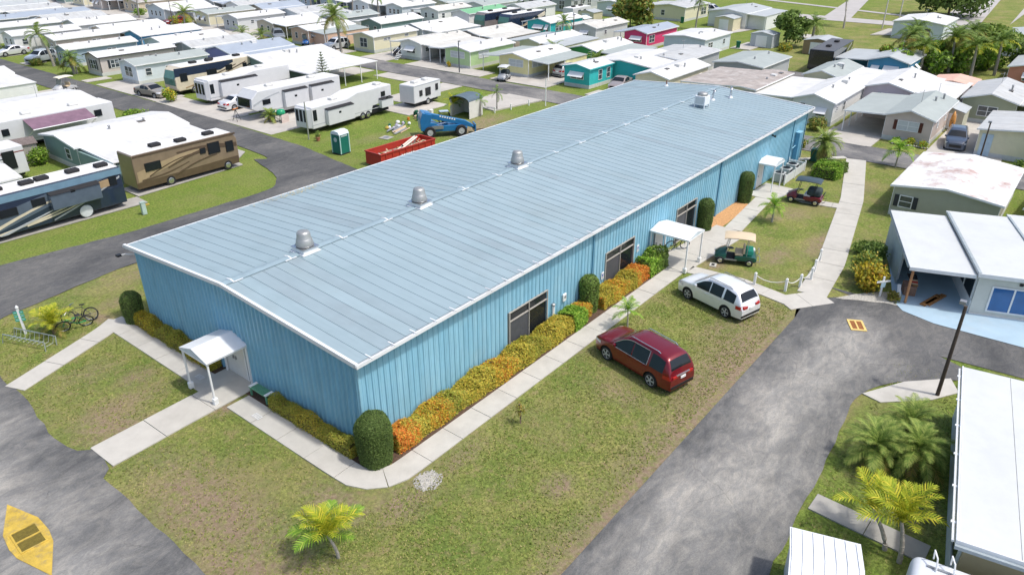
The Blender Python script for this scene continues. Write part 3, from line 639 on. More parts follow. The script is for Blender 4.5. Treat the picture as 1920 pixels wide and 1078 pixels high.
def topiary(label, x, y, r, h, mat='dark', n=9000, size=.035, seed=1, group='clipped column shrubs along the blue walls', sq=.85, core=None):
    t = thing('column_shrub', label, 'shrub', (x, y, 0), 0, group); zc = h - r * sq
    def pts(rn):
        a = rn.uniform(0, 2 * math.pi); u = rn.random()
        side = 2 * math.pi * r * zc; cap = 2 * math.pi * r * r
        wob = 1 + .035 * math.sin(5 * a + seed) + .03 * math.sin(3 * a + 6 * u + seed) + rn.uniform(-.09, .05)
        if u < side / (side + cap):
            z = rn.uniform(.03, zc); tp = 1 - .16 * (1 - z / zc) ** 2; rr = r * wob * tp
            return (rr * math.cos(a), rr * math.sin(a), z), (math.cos(a), math.sin(a), 0)
        ph = math.asin(rn.random()); rr = r * wob
        return (rr * math.cos(ph) * math.cos(a), rr * math.cos(ph) * math.sin(a), zc + rr * sq * math.sin(ph)), (math.cos(ph) * math.cos(a), math.cos(ph) * math.sin(a), math.sin(ph))
    part('foliage', leaf_cloud(n, pts, size, seed, tilt=.55), LM[mat], t)
    part('inner_core', MB().lathe([(r * .72, .05), (r * .86, zc * .6), (r * .88, zc), (r * .7, zc + r * sq * .55), (r * .2, zc + r * sq * .86)], n=18), core or core_dark, t)  # solid dark core added behind the leaves to stop see-through
    part('stem', MB().tube([(0, 0, 0), (0, 0, .3)], .06, 6), BARK, t)
    return t
topiary('big clipped dark green column shrub at the near corner of the blue hall', -.08, -.66, .68, 2.25, 'dark', 30000, .03, 1, sq=.95)
topiary('rough leafy column shrub left of the second window', 15.05, -.5, .5, 2.1, 'mid', 7000, .045, 2)
topiary('column shrub beside the first canopy in front of the tan mulch', 29.1, -.45, .5, 2.2, 'dark', 8000, .042, 3)
topiary('column shrub between the tan mulch and the small canopy', 35.7, -.45, .52, 2.3, 'dark', 8000, .042, 4)
topiary('dark rounded column shrub at the left corner of the short blue wall', -.5, 17.15, .5, 1.75, 'dark', 8000, .035, 5)
def hedge(label, x0, x1, y0, y1, h, mats, n=9000, size=.04, seed=1, group=None, bumps=.13, core=core_dark, rot=0, name='hedge'):
    t = thing(name, label, 'hedge', ((x0 + x1) / 2, (y0 + y1) / 2, 0), rot, group); a, b = (x1 - x0) / 2, (y1 - y0) / 2
    def hh(u, v): return h * (1 + bumps * math.sin(u * 2.3 + seed) + bumps * .8 * math.sin(u * 5.1 + v * 3 + seed * 2))
    def mk(seg, k):
        def pts(rn):
            q = rn.random(); u = rn.uniform(*seg)
            if q < .42:
                v = rn.uniform(-b, b); e = max(0, abs(v) / b - .65) / .35
                return (u, v, hh(u, v) * (1 - .22 * e * e) + rn.uniform(-.08, .05) + (.09 * rn.random() if rn.random() < .08 else 0)), (0, .3 * v / b, 1)
            if q < .9:
                s_ = -1 if rn.random() < .6 else 1; z = rn.uniform(.06, 1) * hh(u, s_ * b)
                return (u, s_ * (b * (1 - .14 * (z / h) ** 2 + .10 * math.sin(u * 3.1 + seed)) + rn.uniform(-.07, .05)), z * .93), (0, s_, .3)
            s_ = -1 if rn.random() < .5 else 1
            return (s_ * (a + rn.uniform(-.05, .03)), rn.uniform(-b, b), rn.uniform(.06, .9) * h), (s_, 0, .2)
        return pts
    k = len(mats); w = (x1 - x0) / k
    for i, mt in enumerate(mats):
        lo = -a + i * w; hi = lo + w
        part('foliage', leaf_cloud(int(n / k), mk((max(-a, lo - .25), min(a, hi + .25)), i), size, seed + i, tilt=.8), LM[mt], t)
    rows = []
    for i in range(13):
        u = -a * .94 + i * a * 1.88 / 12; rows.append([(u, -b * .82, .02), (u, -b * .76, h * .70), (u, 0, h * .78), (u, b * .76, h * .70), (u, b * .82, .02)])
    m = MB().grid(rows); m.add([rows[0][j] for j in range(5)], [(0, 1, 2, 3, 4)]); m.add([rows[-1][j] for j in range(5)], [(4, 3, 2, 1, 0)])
    part('inner_core', m, core, t); return t  # solid core added inside the hedge so nothing shows through
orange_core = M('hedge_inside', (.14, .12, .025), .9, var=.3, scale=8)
hedge('first orange and yellow hedge from the near corner along the long blue wall', .75, 5.6, -1.12, -.12, .72, ['red', 'gold', 'orange', 'olive', 'gold'], 24000, .045, 1, 'croton hedges along the long blue wall', core=orange_core)
hedge('long orange hedge below the first window of the blue hall', 5.5, 12.9, -1.2, -.12, .78, ['gold', 'orange', 'gold', 'olive', 'gold', 'gold'], 30000, .047, 2, 'croton hedges along the long blue wall', core=orange_core)
hedge('bright green leafy bush where the first hedge ends', 12.7, 13.9, -1.25, -.15, .85, ['bright'], 2600, .075, 3, None, core=core_dark, name='leafy_bush')
hedge('small round orange bush just left of the column shrub', 13.8, 14.65, -1.0, -.15, .8, ['orange'], 3200, .04, 4, None, core=orange_core, name='leafy_bush')
hedge('orange hedge below the second window of the blue hall', 15.55, 20.4, -1.2, -.12, .80, ['gold', 'orange', 'gold', 'red'], 18000, .047, 5, 'croton hedges along the long blue wall', core=orange_core)
hedge('bright green bush at the foot of the first canopy post', 20.4, 22.5, -1.25, -.15, 1.1, ['bright', 'mid'], 4200, .08, 6, None, bumps=.16, core=core_dark, name='leafy_bush')
hedge('olive and orange hedge on the short wall right of the entrance', -2.62, 2.62, -.28, .28, .62, ['olive', 'gold', 'olive'], 14000, .036, 7, 'hedges along the short blue wall', core=orange_core, rot=rad(90)).location = (-.42, 2.75, 0)
hedge('olive yellow hedge on the short wall left of the entrance', -3.4, 3.4, -.33, .33, .68, ['croton', 'olive', 'olive', 'croton'], 17000, .036, 8, 'hedges along the short blue wall', core=orange_core, rot=rad(90)).location = (-.42, 13.3, 0)
hedge('square clipped green hedge at the foot of the stout palm', 44.4, 47.2, -4.3, -2.3, 1.0, ['bright', 'mid'], 9000, .07, 9, None, core=core_dark)
def bush(label, x, y, r, h, mat, n=900, size=.09, seed=1, group=None, name='bush', stem=True):
    t = thing(name, label, 'bush', (x, y, 0), 0, group)
    rb = random.Random(seed * 7 + 1); lobes = [(rb.uniform(-.35, .35) * r, rb.uniform(-.35, .35) * r, h * rb.uniform(.35, .7), r * rb.uniform(.45, .75)) for _ in range(7)]
    def pts(rn):
        cx, cy, cz, lr = rn.choice(lobes); v = Vector((rn.gauss(0, 1), rn.gauss(0, 1), rn.gauss(0, 1) + .2)).normalized()
        q = rn.uniform(.6, 1.08); p = Vector((cx, cy, cz)) + Vector((v.x * lr, v.y * lr, v.z * min(lr, h - cz + .1))) * q
        p.z = max(p.z, .04); return p, v
    mats = mat if isinstance(mat, list) else [mat]
    for i, mt in enumerate(mats): part('foliage', leaf_cloud(n // len(mats), pts, size, seed + i, shape=4), LM[mt], t)
    if stem: part('stem', MB().tube([(0, 0, 0), (.05, 0, h * .6)], .05, 5).tube([(0, 0, .1), (-.2 * r, .2 * r, h * .6)], .035, 5).tube([(0, 0, .1), (.25 * r, -.2 * r, h * .55)], .035, 5), BARK, t)
    return t
# palms
def frond_mesh(length, n, droop, lw, ll, mat, seed=0, vee=.35, up=.5):
    rn = random.Random(seed); m = MB(); pts = []
    for i in range(n + 1):
        t = i / n; pts.append(Vector((length * t * (1 - .12 * t), 0, up * length * (t - droop * t * t))))
    m.tube(pts, .03 * length / 1.8, 4, r2=.008)
    for i in range(1, n + 1):
        t = i / n; p = pts[i]; d = (pts[i] - pts[i - 1]).normalized(); L_ = ll * (math.sin(math.pi * (.12 + .83 * t)) ** .7) * rn.uniform(.85, 1.1)
        for s_ in (-1, 1):
            side = (Vector((0, s_, 0)) * (1 - .35 * t) + d * (.45 + .5 * t) + Vector((0, 0, vee))).normalized()
            tip = p + side * L_ + Vector((0, 0, -.28 * L_ - rn.uniform(0, .12) * L_)); midp = p + side * L_ * .55 + Vector((0, 0, -.02))
            w = d * lw
            m.add([p - w * .5, p + w * .5, midp + w * .6, midp - w * .4, tip], [(0, 1, 2, 3), (3, 2, 4)])
    return m.mesh('frond', LM[mat])
FM = {}
def frond_kind(kind):
    if kind not in FM:
        P_ = dict(date=(1.6, 26, .95, .035, .42, 'palm', .25, .6), areca=(1.7, 13, .62, .075, .66, 'palm_y', .3, .85), coco=(2.6, 22, .95, .07, .75, 'palm', .2, .55), cocoy=(2.6, 22, 1.0, .08, .75, 'dry', .1, .45),
                  queen=(2.0, 20, 1.05, .06, .6, 'mid', .2, .6), small=(1.2, 12, .8, .06, .40, 'bright', .3, .7), arecag=(1.6, 13, .68, .075, .6, 'bright', .3, .8), dry=(1.5, 16, 1.15, .05, .4, 'dry', .1, .3))[kind]
        FM[kind] = [frond_mesh(P_[0], P_[1], P_[2] * q, P_[3], P_[4], P_[5], i, P_[6], P_[7]) for i, q in enumerate((.8, 1.0, 1.2))]
    return FM[kind]
def palm(label, x, y, h, kinds, n=20, scale=1, r=.14, lean=(0, 0), seed=1, group=None, bark=None, stems=1, name='palm_tree', low=-.35, rt=None):
    t = thing(name, label, 'palm tree', (x, y, 0), 0, group); rn = random.Random(seed)
    for k in range(stems):
        ox, oy = (0, 0) if stems == 1 else (rn.uniform(-.35, .35), rn.uniform(-.35, .35)); hk = h * (1 if k == 0 else rn.uniform(.6, .95))
        lx, ly = lean[0] + ox * .8, lean[1] + oy * .8
        pts = [(ox + lx * q * q, oy + ly * q * q, hk * q) for q in (0, .15, .35, .6, .8, 1)]
        tm = MB().tube(pts, r * 1.25, 9, r2=rt or r * .75)
        for q in range(1, int(hk / .22)):   # leaf-scar rings
            f = q * .22 / hk; tm.lathe([((r * 1.25 + (r * .75 - r * 1.25) * f) * 1.08, hk * f - .02), ((r * 1.25 + (r * .75 - r * 1.25) * f) * 1.08, hk * f + .02)], ox + lx * f * f, oy + ly * f * f, 9)
        part('trunk', tm, bark or BARKG, t, smooth=False)
        top = Vector(pts[-1]); nk = n if k == 0 else int(n * .6)
        for i in range(nk):
            kd = kinds[0] if (len(kinds) == 1 or i > nk * .22) else kinds[1]
            me = frond_kind(kd)[rn.randrange(3)]
            o = ob('frond', me, t); f = i / max(1, nk - 1)
            el = low + (1.15 - low) * f ** .8 + rn.uniform(-.12, .12); az = i * 2.39996 + rn.uniform(-.25, .25)
            o.location = top + Vector((0, 0, -.1 + .15 * f)); sc = scale * rn.uniform(.8, 1.1) * (1 - .25 * f)
            o.rotation_euler = (rn.uniform(-.25, .25), -el + .35, az); o.scale = (sc,) * 3
    return t
palm('bright yellow green palm on the near lawn with a leaning trunk', -4.1, -3.25, 1.0, ['areca', 'arecag'], 20, .84, .05, (-.15, .25), 3, low=.3, name='areca_palm')
palm('yellow feathery palm beside the white roofed home at the lower right', 7.3, -17.5, 1.5, ['areca'], 16, 1.0, .07, (.3, .5), 7, stems=2, low=.3, name='areca_palm')
palm('left date palm of the pair on the right hand lawn', 11.6, -15.7, .95, ['date', 'dry'], 38, 1.05, .16, (0, 0), 11, 'date palms on the right hand lawn', BARK, low=-.75)
palm('right date palm of the pair with a ring of stones', 12.0, -17.0, 1.15, ['date', 'dry'], 38, 1.05, .16, (.1, .0), 12, 'date palms on the right hand lawn', BARK, low=-.75)
palm('dark date palm behind the pair on the right hand lawn', 13.7, -16.4, 1.1, ['date'], 32, 1.05, .16, (0, 0), 13, 'date palms on the right hand lawn', BARK, low=-.6)
palm('bushy cycad like palm beside the bicycle rack and green sign', -3.6, 19.2, .55, ['areca', 'dry'], 26, .78, .11, (0, 0), 17, low=-.2, bark=BARK)
palm('stout palm above the square hedge at the end of the blue hall', 48.0, -2.0, 2.0, ['date', 'dry'], 52, 1.15, .36, (0, 0), 19, None, BARK, low=-1.0, rt=.34)
palm('young palm on the lawn in front of the red car', 14.5, -3.2, 1.15, ['small'], 15, .85, .04, (.1, .1), 21, 'young palms planted in the lawns', low=-.5)
palm('young palm on the lawn between the two golf carts', 33.2, -3.5, 1.2, ['small'], 20, 1.0, .06, (0, 0), 23, 'young palms planted in the lawns', low=-.6)
palm('young palm by the street at the end of the garden walk', 51.2, -7.0, 1.5, ['small'], 20, 1.25, .06, (.1, 0), 25, 'young palms planted in the lawns', low=-.6)
palm('young palm left of the grey arched carport beside the building debris', 42.5, 30.6, 1.6, ['arecag'], 9, .7, .07, (.2, .2), 27, 'young palms behind the blue hall', low=-.5)
palm('thin drooping palm between the arched carport and the pale drive', 45.6, 31.0, 1.9, ['queen'], 9, .55, .06, (0, 0), 29, 'young palms behind the blue hall', low=-.8)
palm('yellowish palm beside the white arched shed', 41.0, 33.0, 1.3, ['areca', 'arecag'], 16, .8, .09, (0, 0), 30, 'young palms behind the blue hall', low=-.3)
palm('low bushy palm by the trailers on the left street', 27.7, 45.4, .7, ['date', 'dry'], 28, .85, .16, (0, 0), 31, None, BARK, low=-.5)
palm('tall coconut palm at the left street in front of the white homes', 27.0, 93.2, 4.3, ['coco'], 17, .95, .15, (-.6, .9), 33, low=-.7)
palm('very tall coconut palm beside the white car on the far side of the middle street', 57.8, 70.8, 5.4, ['coco', 'cocoy'], 26, 1.25, .17, (-.4, .3), 35, low=-.9)
palm('left palm of the pair behind the lavender home', 50.5, 83.5, 2.6, ['coco', 'cocoy'], 16, .85, .14, (-.3, .3), 37, 'paired palms behind the lavender home', low=-.8)
palm('right palm of the pair behind the lavender home', 51.0, 80.5, 2.5, ['coco', 'cocoy'], 16, .85, .14, (.3, 0), 38, 'paired palms behind the lavender home', low=-.8)
palm('multi stemmed palm clump left of the dark trimmed home', 26.6, 85.7, 2.2, ['queen', 'cocoy'], 16, .85, .1, (0, 0), 39, None, None, 4, low=-.6)
palm('palm with arching fronds above the green garage', 68.5, 33.2, 1.8, ['coco', 'cocoy'], 16, .85, .18, (0, 0), 41, low=-.3)
# the dead sapling on the near lawn
t = thing('sapling', 'small dying sapling standing alone on the near lawn', 'sapling', (5.2, -3.6, 0)); part('trunk', MB().tube([(0, 0, 0), (.03, .02, .5), (0, .05, 1.0)], .035, 5), BARK, t)
def _p(rn): v = Vector((rn.gauss(0, .1), rn.gauss(0, .1), 0)); return v + Vector((0, 0, rn.uniform(.55, 1.0))), (0, 0, 1)
part('foliage', leaf_cloud(70, _p, .08, 3, shape=4), LM['dry'], t)

# ------------------------------------------------------------------ cars
def lerp_prof(pts, x):
    if x <= pts[0][0]: return pts[0][1]
    for (a, b), (c, d) in zip(pts, pts[1:]):
        if x <= c: t = (x - a) / (c - a) if c > a else 0; return b + (d - b) * t
    return pts[-1][1]
def smooth_prof(pts, x, w=.06): return sum(lerp_prof(pts, x + d * w) for d in (-2, -1, 0, 1, 2)) / 5
STY = {
 'suv': dict(L=4.9, W=1.92, belt=1.06, wb=(.93, 3.79), r=.37, zt=[(0, .78), (.05, .92), (.3, 1.04), (1.15, 1.13), (1.9, 1.66), (2.3, 1.78), (3.9, 1.79), (4.5, 1.70), (4.78, 1.22), (4.87, 1.05), (4.9, .62)], ws=(1.22, 1.86), rw=(4.52, 4.76), side=[(1.45, 2.5), (2.56, 3.46), (3.64, 4.44)], rails=True, h=.31),
 'cross': dict(L=4.65, W=1.84, belt=1.02, wb=(.88, 3.60), r=.35, zt=[(0, .72), (.05, .86), (.35, .99), (1.1, 1.09), (1.85, 1.58), (2.3, 1.70), (3.5, 1.69), (4.15, 1.58), (4.5, 1.17), (4.6, 1.0), (4.65, .55)], ws=(1.17, 1.80), rw=(4.18, 4.48), side=[(1.42, 2.36), (2.42, 3.24), (3.38, 4.1)], rails=True, h=.29),
 'sedan': dict(L=4.7, W=1.8, belt=.92, wb=(.9, 3.65), r=.32, zt=[(0, .55), (.06, .66), (.5, .80), (1.3, .92), (2.1, 1.34), (2.6, 1.42), (3.1, 1.40), (3.9, 1.05), (4.55, .98), (4.66, .85), (4.7, .5)], ws=(1.38, 2.05), rw=(3.22, 3.82), side=[(1.65, 2.48), (2.55, 3.3)], rails=False, h=.24),
 'van': dict(L=4.9, W=1.9, belt=1.05, wb=(.9, 3.9), r=.34, zt=[(0, .7), (.06, .85), (.4, 1.0), (.9, 1.12), (1.7, 1.7), (2.1, 1.78), (4.3, 1.78), (4.7, 1.65), (4.87, 1.1), (4.9, .6)], ws=(1.0, 1.65), rw=(4.7, 4.86), side=[(1.3, 2.2), (2.3, 3.3), (3.4, 4.4)], rails=False, h=.26)}
def make_car(name, label, cat, style, col, loc, rz, group=None, plate=True, darktrim=True, simple=False):
    s = STY[style]; L_, Wd = s['L'], s['W']; t = thing(name, label, cat, loc, rz, group)
    ox = L_ / 2
    pm = M('car_paint_%d_%d_%d' % tuple(int(c * 255) for c in col), col, .28, metal=.25, var=.03, coat=.8)
    zt = lambda x: smooth_prof(s['zt'], x)
    def zb(x):
        z = s['h'] - .04 * (x < .25) + .0
        for w in s['wb']:
            d = abs(x - w); R = s['r'] + .07
            if d < R: z = max(z, s['r'] + math.sqrt(R * R - d * d))
        return z
    def hw(x):
        f = min(1, x / .9); b = min(1, (L_ - x) / .8)
        return Wd / 2 * (1 - .20 * (1 - f) ** 2.4) * (1 - .13 * (1 - b) ** 2.4)
    def yy(x, z):
        k = 1 - .05 * max(0, (.62 - z) / .4) ** 1.5 if z < .62 else 1 - .02 * (z - .62)
        if z > s['belt']: k -= .38 * (z - s['belt']) * (1 + .15 * (z - s['belt']))
        if z > s['belt'] - .12 and z < s['belt'] and (x < s['ws'][0] or x > s['rw'][1]): k -= .0
        zz = zt(x); e = (zz - z)   # soft shoulder
        if e < .09: k -= .05 * (1 - e / .09) ** 2
        return hw(x) * k
    xs = sorted(set([i * L_ / 52 for i in range(53)] + [w + d * (s['r'] + .07) for w in s['wb'] for d in (-1, -.97, -.85, -.6, -.3, 0, .3, .6, .85, .97, 1)]))
    if simple: xs = [i * L_ / 30 for i in range(31)]
    m = MB(); rows = []
    for x in xs:
        T = zt(x); B = min(zb(x), T - .05); r = []
        hs = [B + (T - B) * f for f in (0, .12, .25, .38, .5, .62, .74, .86, .95, 1)]
        for z in hs: r.append((x - ox, -yy(x, z), z))
        yt = yy(x, T)
        for f in (-.72, -.36, 0, .36, .72): r.append((x - ox, yt * f, T + .035 * (1 - f * f)))
        for z in reversed(hs): r.append((x - ox, yy(x, z), z))
        rows.append(r)
    m.grid(rows); n = len(rows[0])
    m.add(rows[0], [tuple(range(n))]); m.add(rows[-1], [tuple(range(n - 1, -1, -1))])
    part('body', m, pm, t, smooth=True)
    part('underbody', MB().box(-ox + .12, -Wd / 2 + .16, .2, ox - .1, Wd / 2 - .16, .62), dark, t)
    o = .012
    def side_glass(x0, x1, sgn, z0, zt_off=.10, nm='side_window', mt=glass, oo=o):
        nn = 8; r0 = []; r1 = []
        for i in range(nn + 1):
            x = x0 + (x1 - x0) * i / nn; top = max(min(zt(x) - zt_off, 9), z0 + .02)
            r0.append((x - ox, sgn * (yy(x, z0) + oo), z0)); r1.append((x - ox, sgn * (yy(x, top) + oo), top))
        mid = [((a[0] + b[0]) / 2, sgn * (yy((a[0] + b[0]) / 2 + ox, (a[2] + b[2]) / 2) + oo), (a[2] + b[2]) / 2) for a, b in zip(r0, r1)]
        part(nm, MB().grid([r0, mid, r1]), mt, t, smooth=True)
    for sg in (-1, 1):
        for a, b in s['side']: side_glass(a, b, sg, s['belt'] + .02)
    def top_glass(x0, x1, nm, k=.88):
        rr = []
        for i in range(9):
            x = x0 + (x1 - x0) * i / 8; yt = yy(x, zt(x)) * k; rr.append([(x - ox, yt * f, zt(x) + .035 * (1 - (k * f) ** 2) + .01) for f in (-1, -.5, 0, .5, 1)])
        part(nm, MB().grid(rr), glass, t, smooth=True)
    top_glass(*s['ws'], 'windscreen', .94); top_glass(*s['rw'], 'rear_window', .9)
    # lamps, grille, bumpers
    def band(x0, x1, z0, z1, nm, mt, y0=0, y1=1, oo=.015, both=True):
        for sg in ((-1, 1) if both else (1,)):
            nn = 5; rr = []
            for j in range(3):
                z = z0 + (z1 - z0) * j / 2; rr.append([((x0 + (x1 - x0) * i / nn) - ox, sg * (yy(x0 + (x1 - x0) * i / nn, z) + oo), z) for i in range(nn + 1)])
            part(nm, MB().grid(rr), mt, t, smooth=True)
    band(.03, .5, s['belt'] - .30, s['belt'] - .16, 'headlight', lamp)
    band(L_ - .42, L_ - .03, s['belt'] - .22, s['belt'] - .02, 'taillight', tail)
    xe = L_ - ox
    part('grille', box(-ox - .02, -.5, .42, -ox + .03, .5, .66), black, t, bevel=.01)
    for sg in (-1, 1):
        part('taillight', box(xe - .05, sg * .52 - .17, s['belt'] - .2, xe + .012, sg * .52 + .17, s['belt'] - .06), tail, t, bevel=.01)
        part('mirror', MB().box(s['side'][0][0] - ox - .08, sg * (Wd / 2 + .02) - .07, s['belt'] - .02, s['side'][0][0] - ox + .06, sg * (Wd / 2 + .02) + .09, s['belt'] + .13), pm, t, bevel=.03)
        if s['rails']: part('roof_rail', MB().tube([(s['side'][0][0] + .7 - ox, sg * .62, zt(2.4) + .01), (s['side'][0][0] + .8 - ox, sg * .62, zt(2.4) + .07), (s['side'][-1][0] + .2 - ox, sg * .61, zt(3.6) + .06), (s['side'][-1][0] + .35 - ox, sg * .6, zt(3.8) + .0)], .022, 6), chrome if style == 'suv' else grey_metal, t)
        if not simple:
            band(s['wb'][0] + s['r'] + .1, s['wb'][1] - s['r'] - .1, s['h'], s['h'] + .13, 'sill_trim', black if darktrim else pm, oo=.012, both=False) if sg == 1 else None
            for a, b in s['side'][:2]: part('door_handle', box(b - ox - .22, sg * (Wd / 2 - .0) - .02, s['belt'] - .14, b - ox - .04, sg * (Wd / 2 - .0) + .02, s['belt'] - .11), pm, t)
    part('rear_bumper', MB().box(xe - .12, -.8, .34, xe + .02, .8, .50), black if darktrim else pm, t, bevel=.03)
    if plate: part('licence_plate', box(xe - .02, -.17, s['belt'] - .28, xe + .035, .17, s['belt'] - .16), white, t)
    if style == 'suv' and not simple:
        part('chrome_bar', box(xe - .04, -.45, s['belt'] - .09, xe + .03, .45, s['belt'] - .05), chrome, t)
        for sg in (-1, 1):
            x0, x1 = s['side'][0][0] - .06, s['side'][1][1] + .04; z0 = s['belt'] + .0; nn = 14
            bot = [((x0 + (x1 - x0) * i / nn) - ox, sg * (yy(x0 + (x1 - x0) * i / nn, z0) + .016), z0) for i in range(nn + 1)]
            top = [((x0 + (x1 - x0) * i / nn) - ox, sg * (yy(x0 + (x1 - x0) * i / nn, zt(x0 + (x1 - x0) * i / nn) - .085) + .016), max(z0, zt(x0 + (x1 - x0) * i / nn) - .085)) for i in range(nn, -1, -1)]
            part('window_surround', MB().tube(bot + top + [bot[0]], .014, 5), chrome, t)
    # wheels
    def wheel():
        R = s['r']; m = MB().lathe([(R * .62, -.1), (R * .93, -.11), (R, -.07), (R, .07), (R * .93, .11), (R * .62, .1)], n=24, ax='y'); return m.mesh('tyre', dark)
    rim = MB().lathe([(.05, -.085), (s['r'] * .66, -.10), (s['r'] * .68, -.095), (s['r'] * .68, -.06), (.05, -.05)], n=24, ax='y')
    sp = MB()
    for k in range(5):
        a = 2 * math.pi * k / 5; c, d = math.cos(a), math.sin(a); R = s['r'] * .66
        for a2 in (0,):
            c2, d2 = math.cos(a + a2), math.sin(a + a2)
            sp.add([(c * .04 - d * .03, -.125, d * .04 + c * .03), (c * .04 + d * .03, -.125, d * .04 - c * .03), (c2 * R + d2 * .05, -.118, d2 * R - c2 * .05), (c2 * R - d2 * .05, -.118, d2 * R + c2 * .05)], [(0, 1, 2, 3)])
    sp.lathe([(.05, -.13), (.05, -.1)], n=8, ax='y'); sp.lathe([(s['r'] * .69, -.118), (s['r'] * .64, -.118), (s['r'] * .64, -.11), (s['r'] * .69, -.11)], n=24, ax='y', cap=False)
    wm, rm, sm = wheel(), rim.mesh('rim', black), sp.mesh('spokes', M('alloy_silver', (.48, .49, .5), .45, metal=.2))
    for w in s['wb']:
        for sg in (-1, 1):
            o_ = ob('wheel', wm, t, loc=(w - ox, sg * (Wd / 2 - .12), s['r']), rz=0 if sg < 0 else math.pi)
            ob('rim', rm, o_); ob('spokes', sm, o_)
    return t
# x forward is the nose at -x of the local frame
def car_at(name, label, cat, style, col, x, y, ang, z=.03, **k):
    c = make_car(name, label, cat, style, col, (x, y, z), rad(ang), **k); c.scale = (.97 if style == 'suv' else .93, .93, .97); return c
car_at('sport_utility_vehicle', 'dark red sport utility vehicle parked on the lawn with its nose at the sidewalk', 'car', 'suv', (.165, .002, .010), 12.0, -5.45, 180 + 76, group='cars on the lawn by the blue hall')
car_at('crossover_car', 'white crossover with black roof rails parked on the lawn near the canopy', 'car', 'cross', (.80, .82, .84), 19.9, -5.55, 180 + 75, group='cars on the lawn by the blue hall')
car_at('sedan', 'tan saloon parked beside the left street in front of the beige motorhome', 'car', 'sedan', (.33, .30, .25), 26.2, 65.6, 100)
car_at('sedan', 'white saloon parked between two white trailers', 'car', 'sedan', (.74, .75, .76), 29.3, 53.2, 182)
car_at('minivan', 'silver grey minivan under the white home carport across the middle street', 'car', 'van', (.42, .45, .45), 63.3, 52.6, 5)
car_at('sport_utility_vehicle', 'silver sport utility vehicle beside the pale yellow home', 'car', 'cross', (.50, .51, .50), 65.0, 35.3, 175)
car_at('sedan', 'tan grey car tucked beside the turquoise home', 'car', 'sedan', (.36, .31, .29), 62.8, 26.3, 10)
car_at('hatchback', 'dark blue grey hatchback on the drive by the shuttered beige home', 'car', 'cross', (.05, .075, .12), 60.9, -9.6, 8)
car_at('minivan', 'white car beside the far coconut palm', 'car', 'cross', (.7, .72, .73), 59.6, 74.0, 5)
car_at('sport_utility_vehicle', 'black sport utility vehicle under the open porch of the white awning home', 'car', 'suv', (.02, .022, .03), 62.8, 62.0, 5, simple=True)
car_at('sport_utility_vehicle', 'pale silver car parked at the far left edge of the street', 'car', 'cross', (.55, .60, .62), 27.4, 97.8, 20, simple=True)
car_at('pickup_truck', 'dark blue car parked beyond the pale blue roofed homes', 'car', 'suv', (.06, .09, .15), 51.2, 93.5, 20, simple=True)
car_at('sport_utility_vehicle', 'silver and black car parked beyond the white roofs near the middle street', 'car', 'suv', (.25, .27, .28), 59.3, 88.0, 60, simple=True)
car_at('sport_utility_vehicle', 'black sport utility vehicle beside the screened porch home in the distance', 'car', 'suv', (.02, .03, .035), 131, 36.0, 10, simple=True)
car_at('minivan', 'white van parked in the shade behind the lilac home', 'car', 'van', (.7, .72, .74), 81.5, -4.5, 60, simple=True)

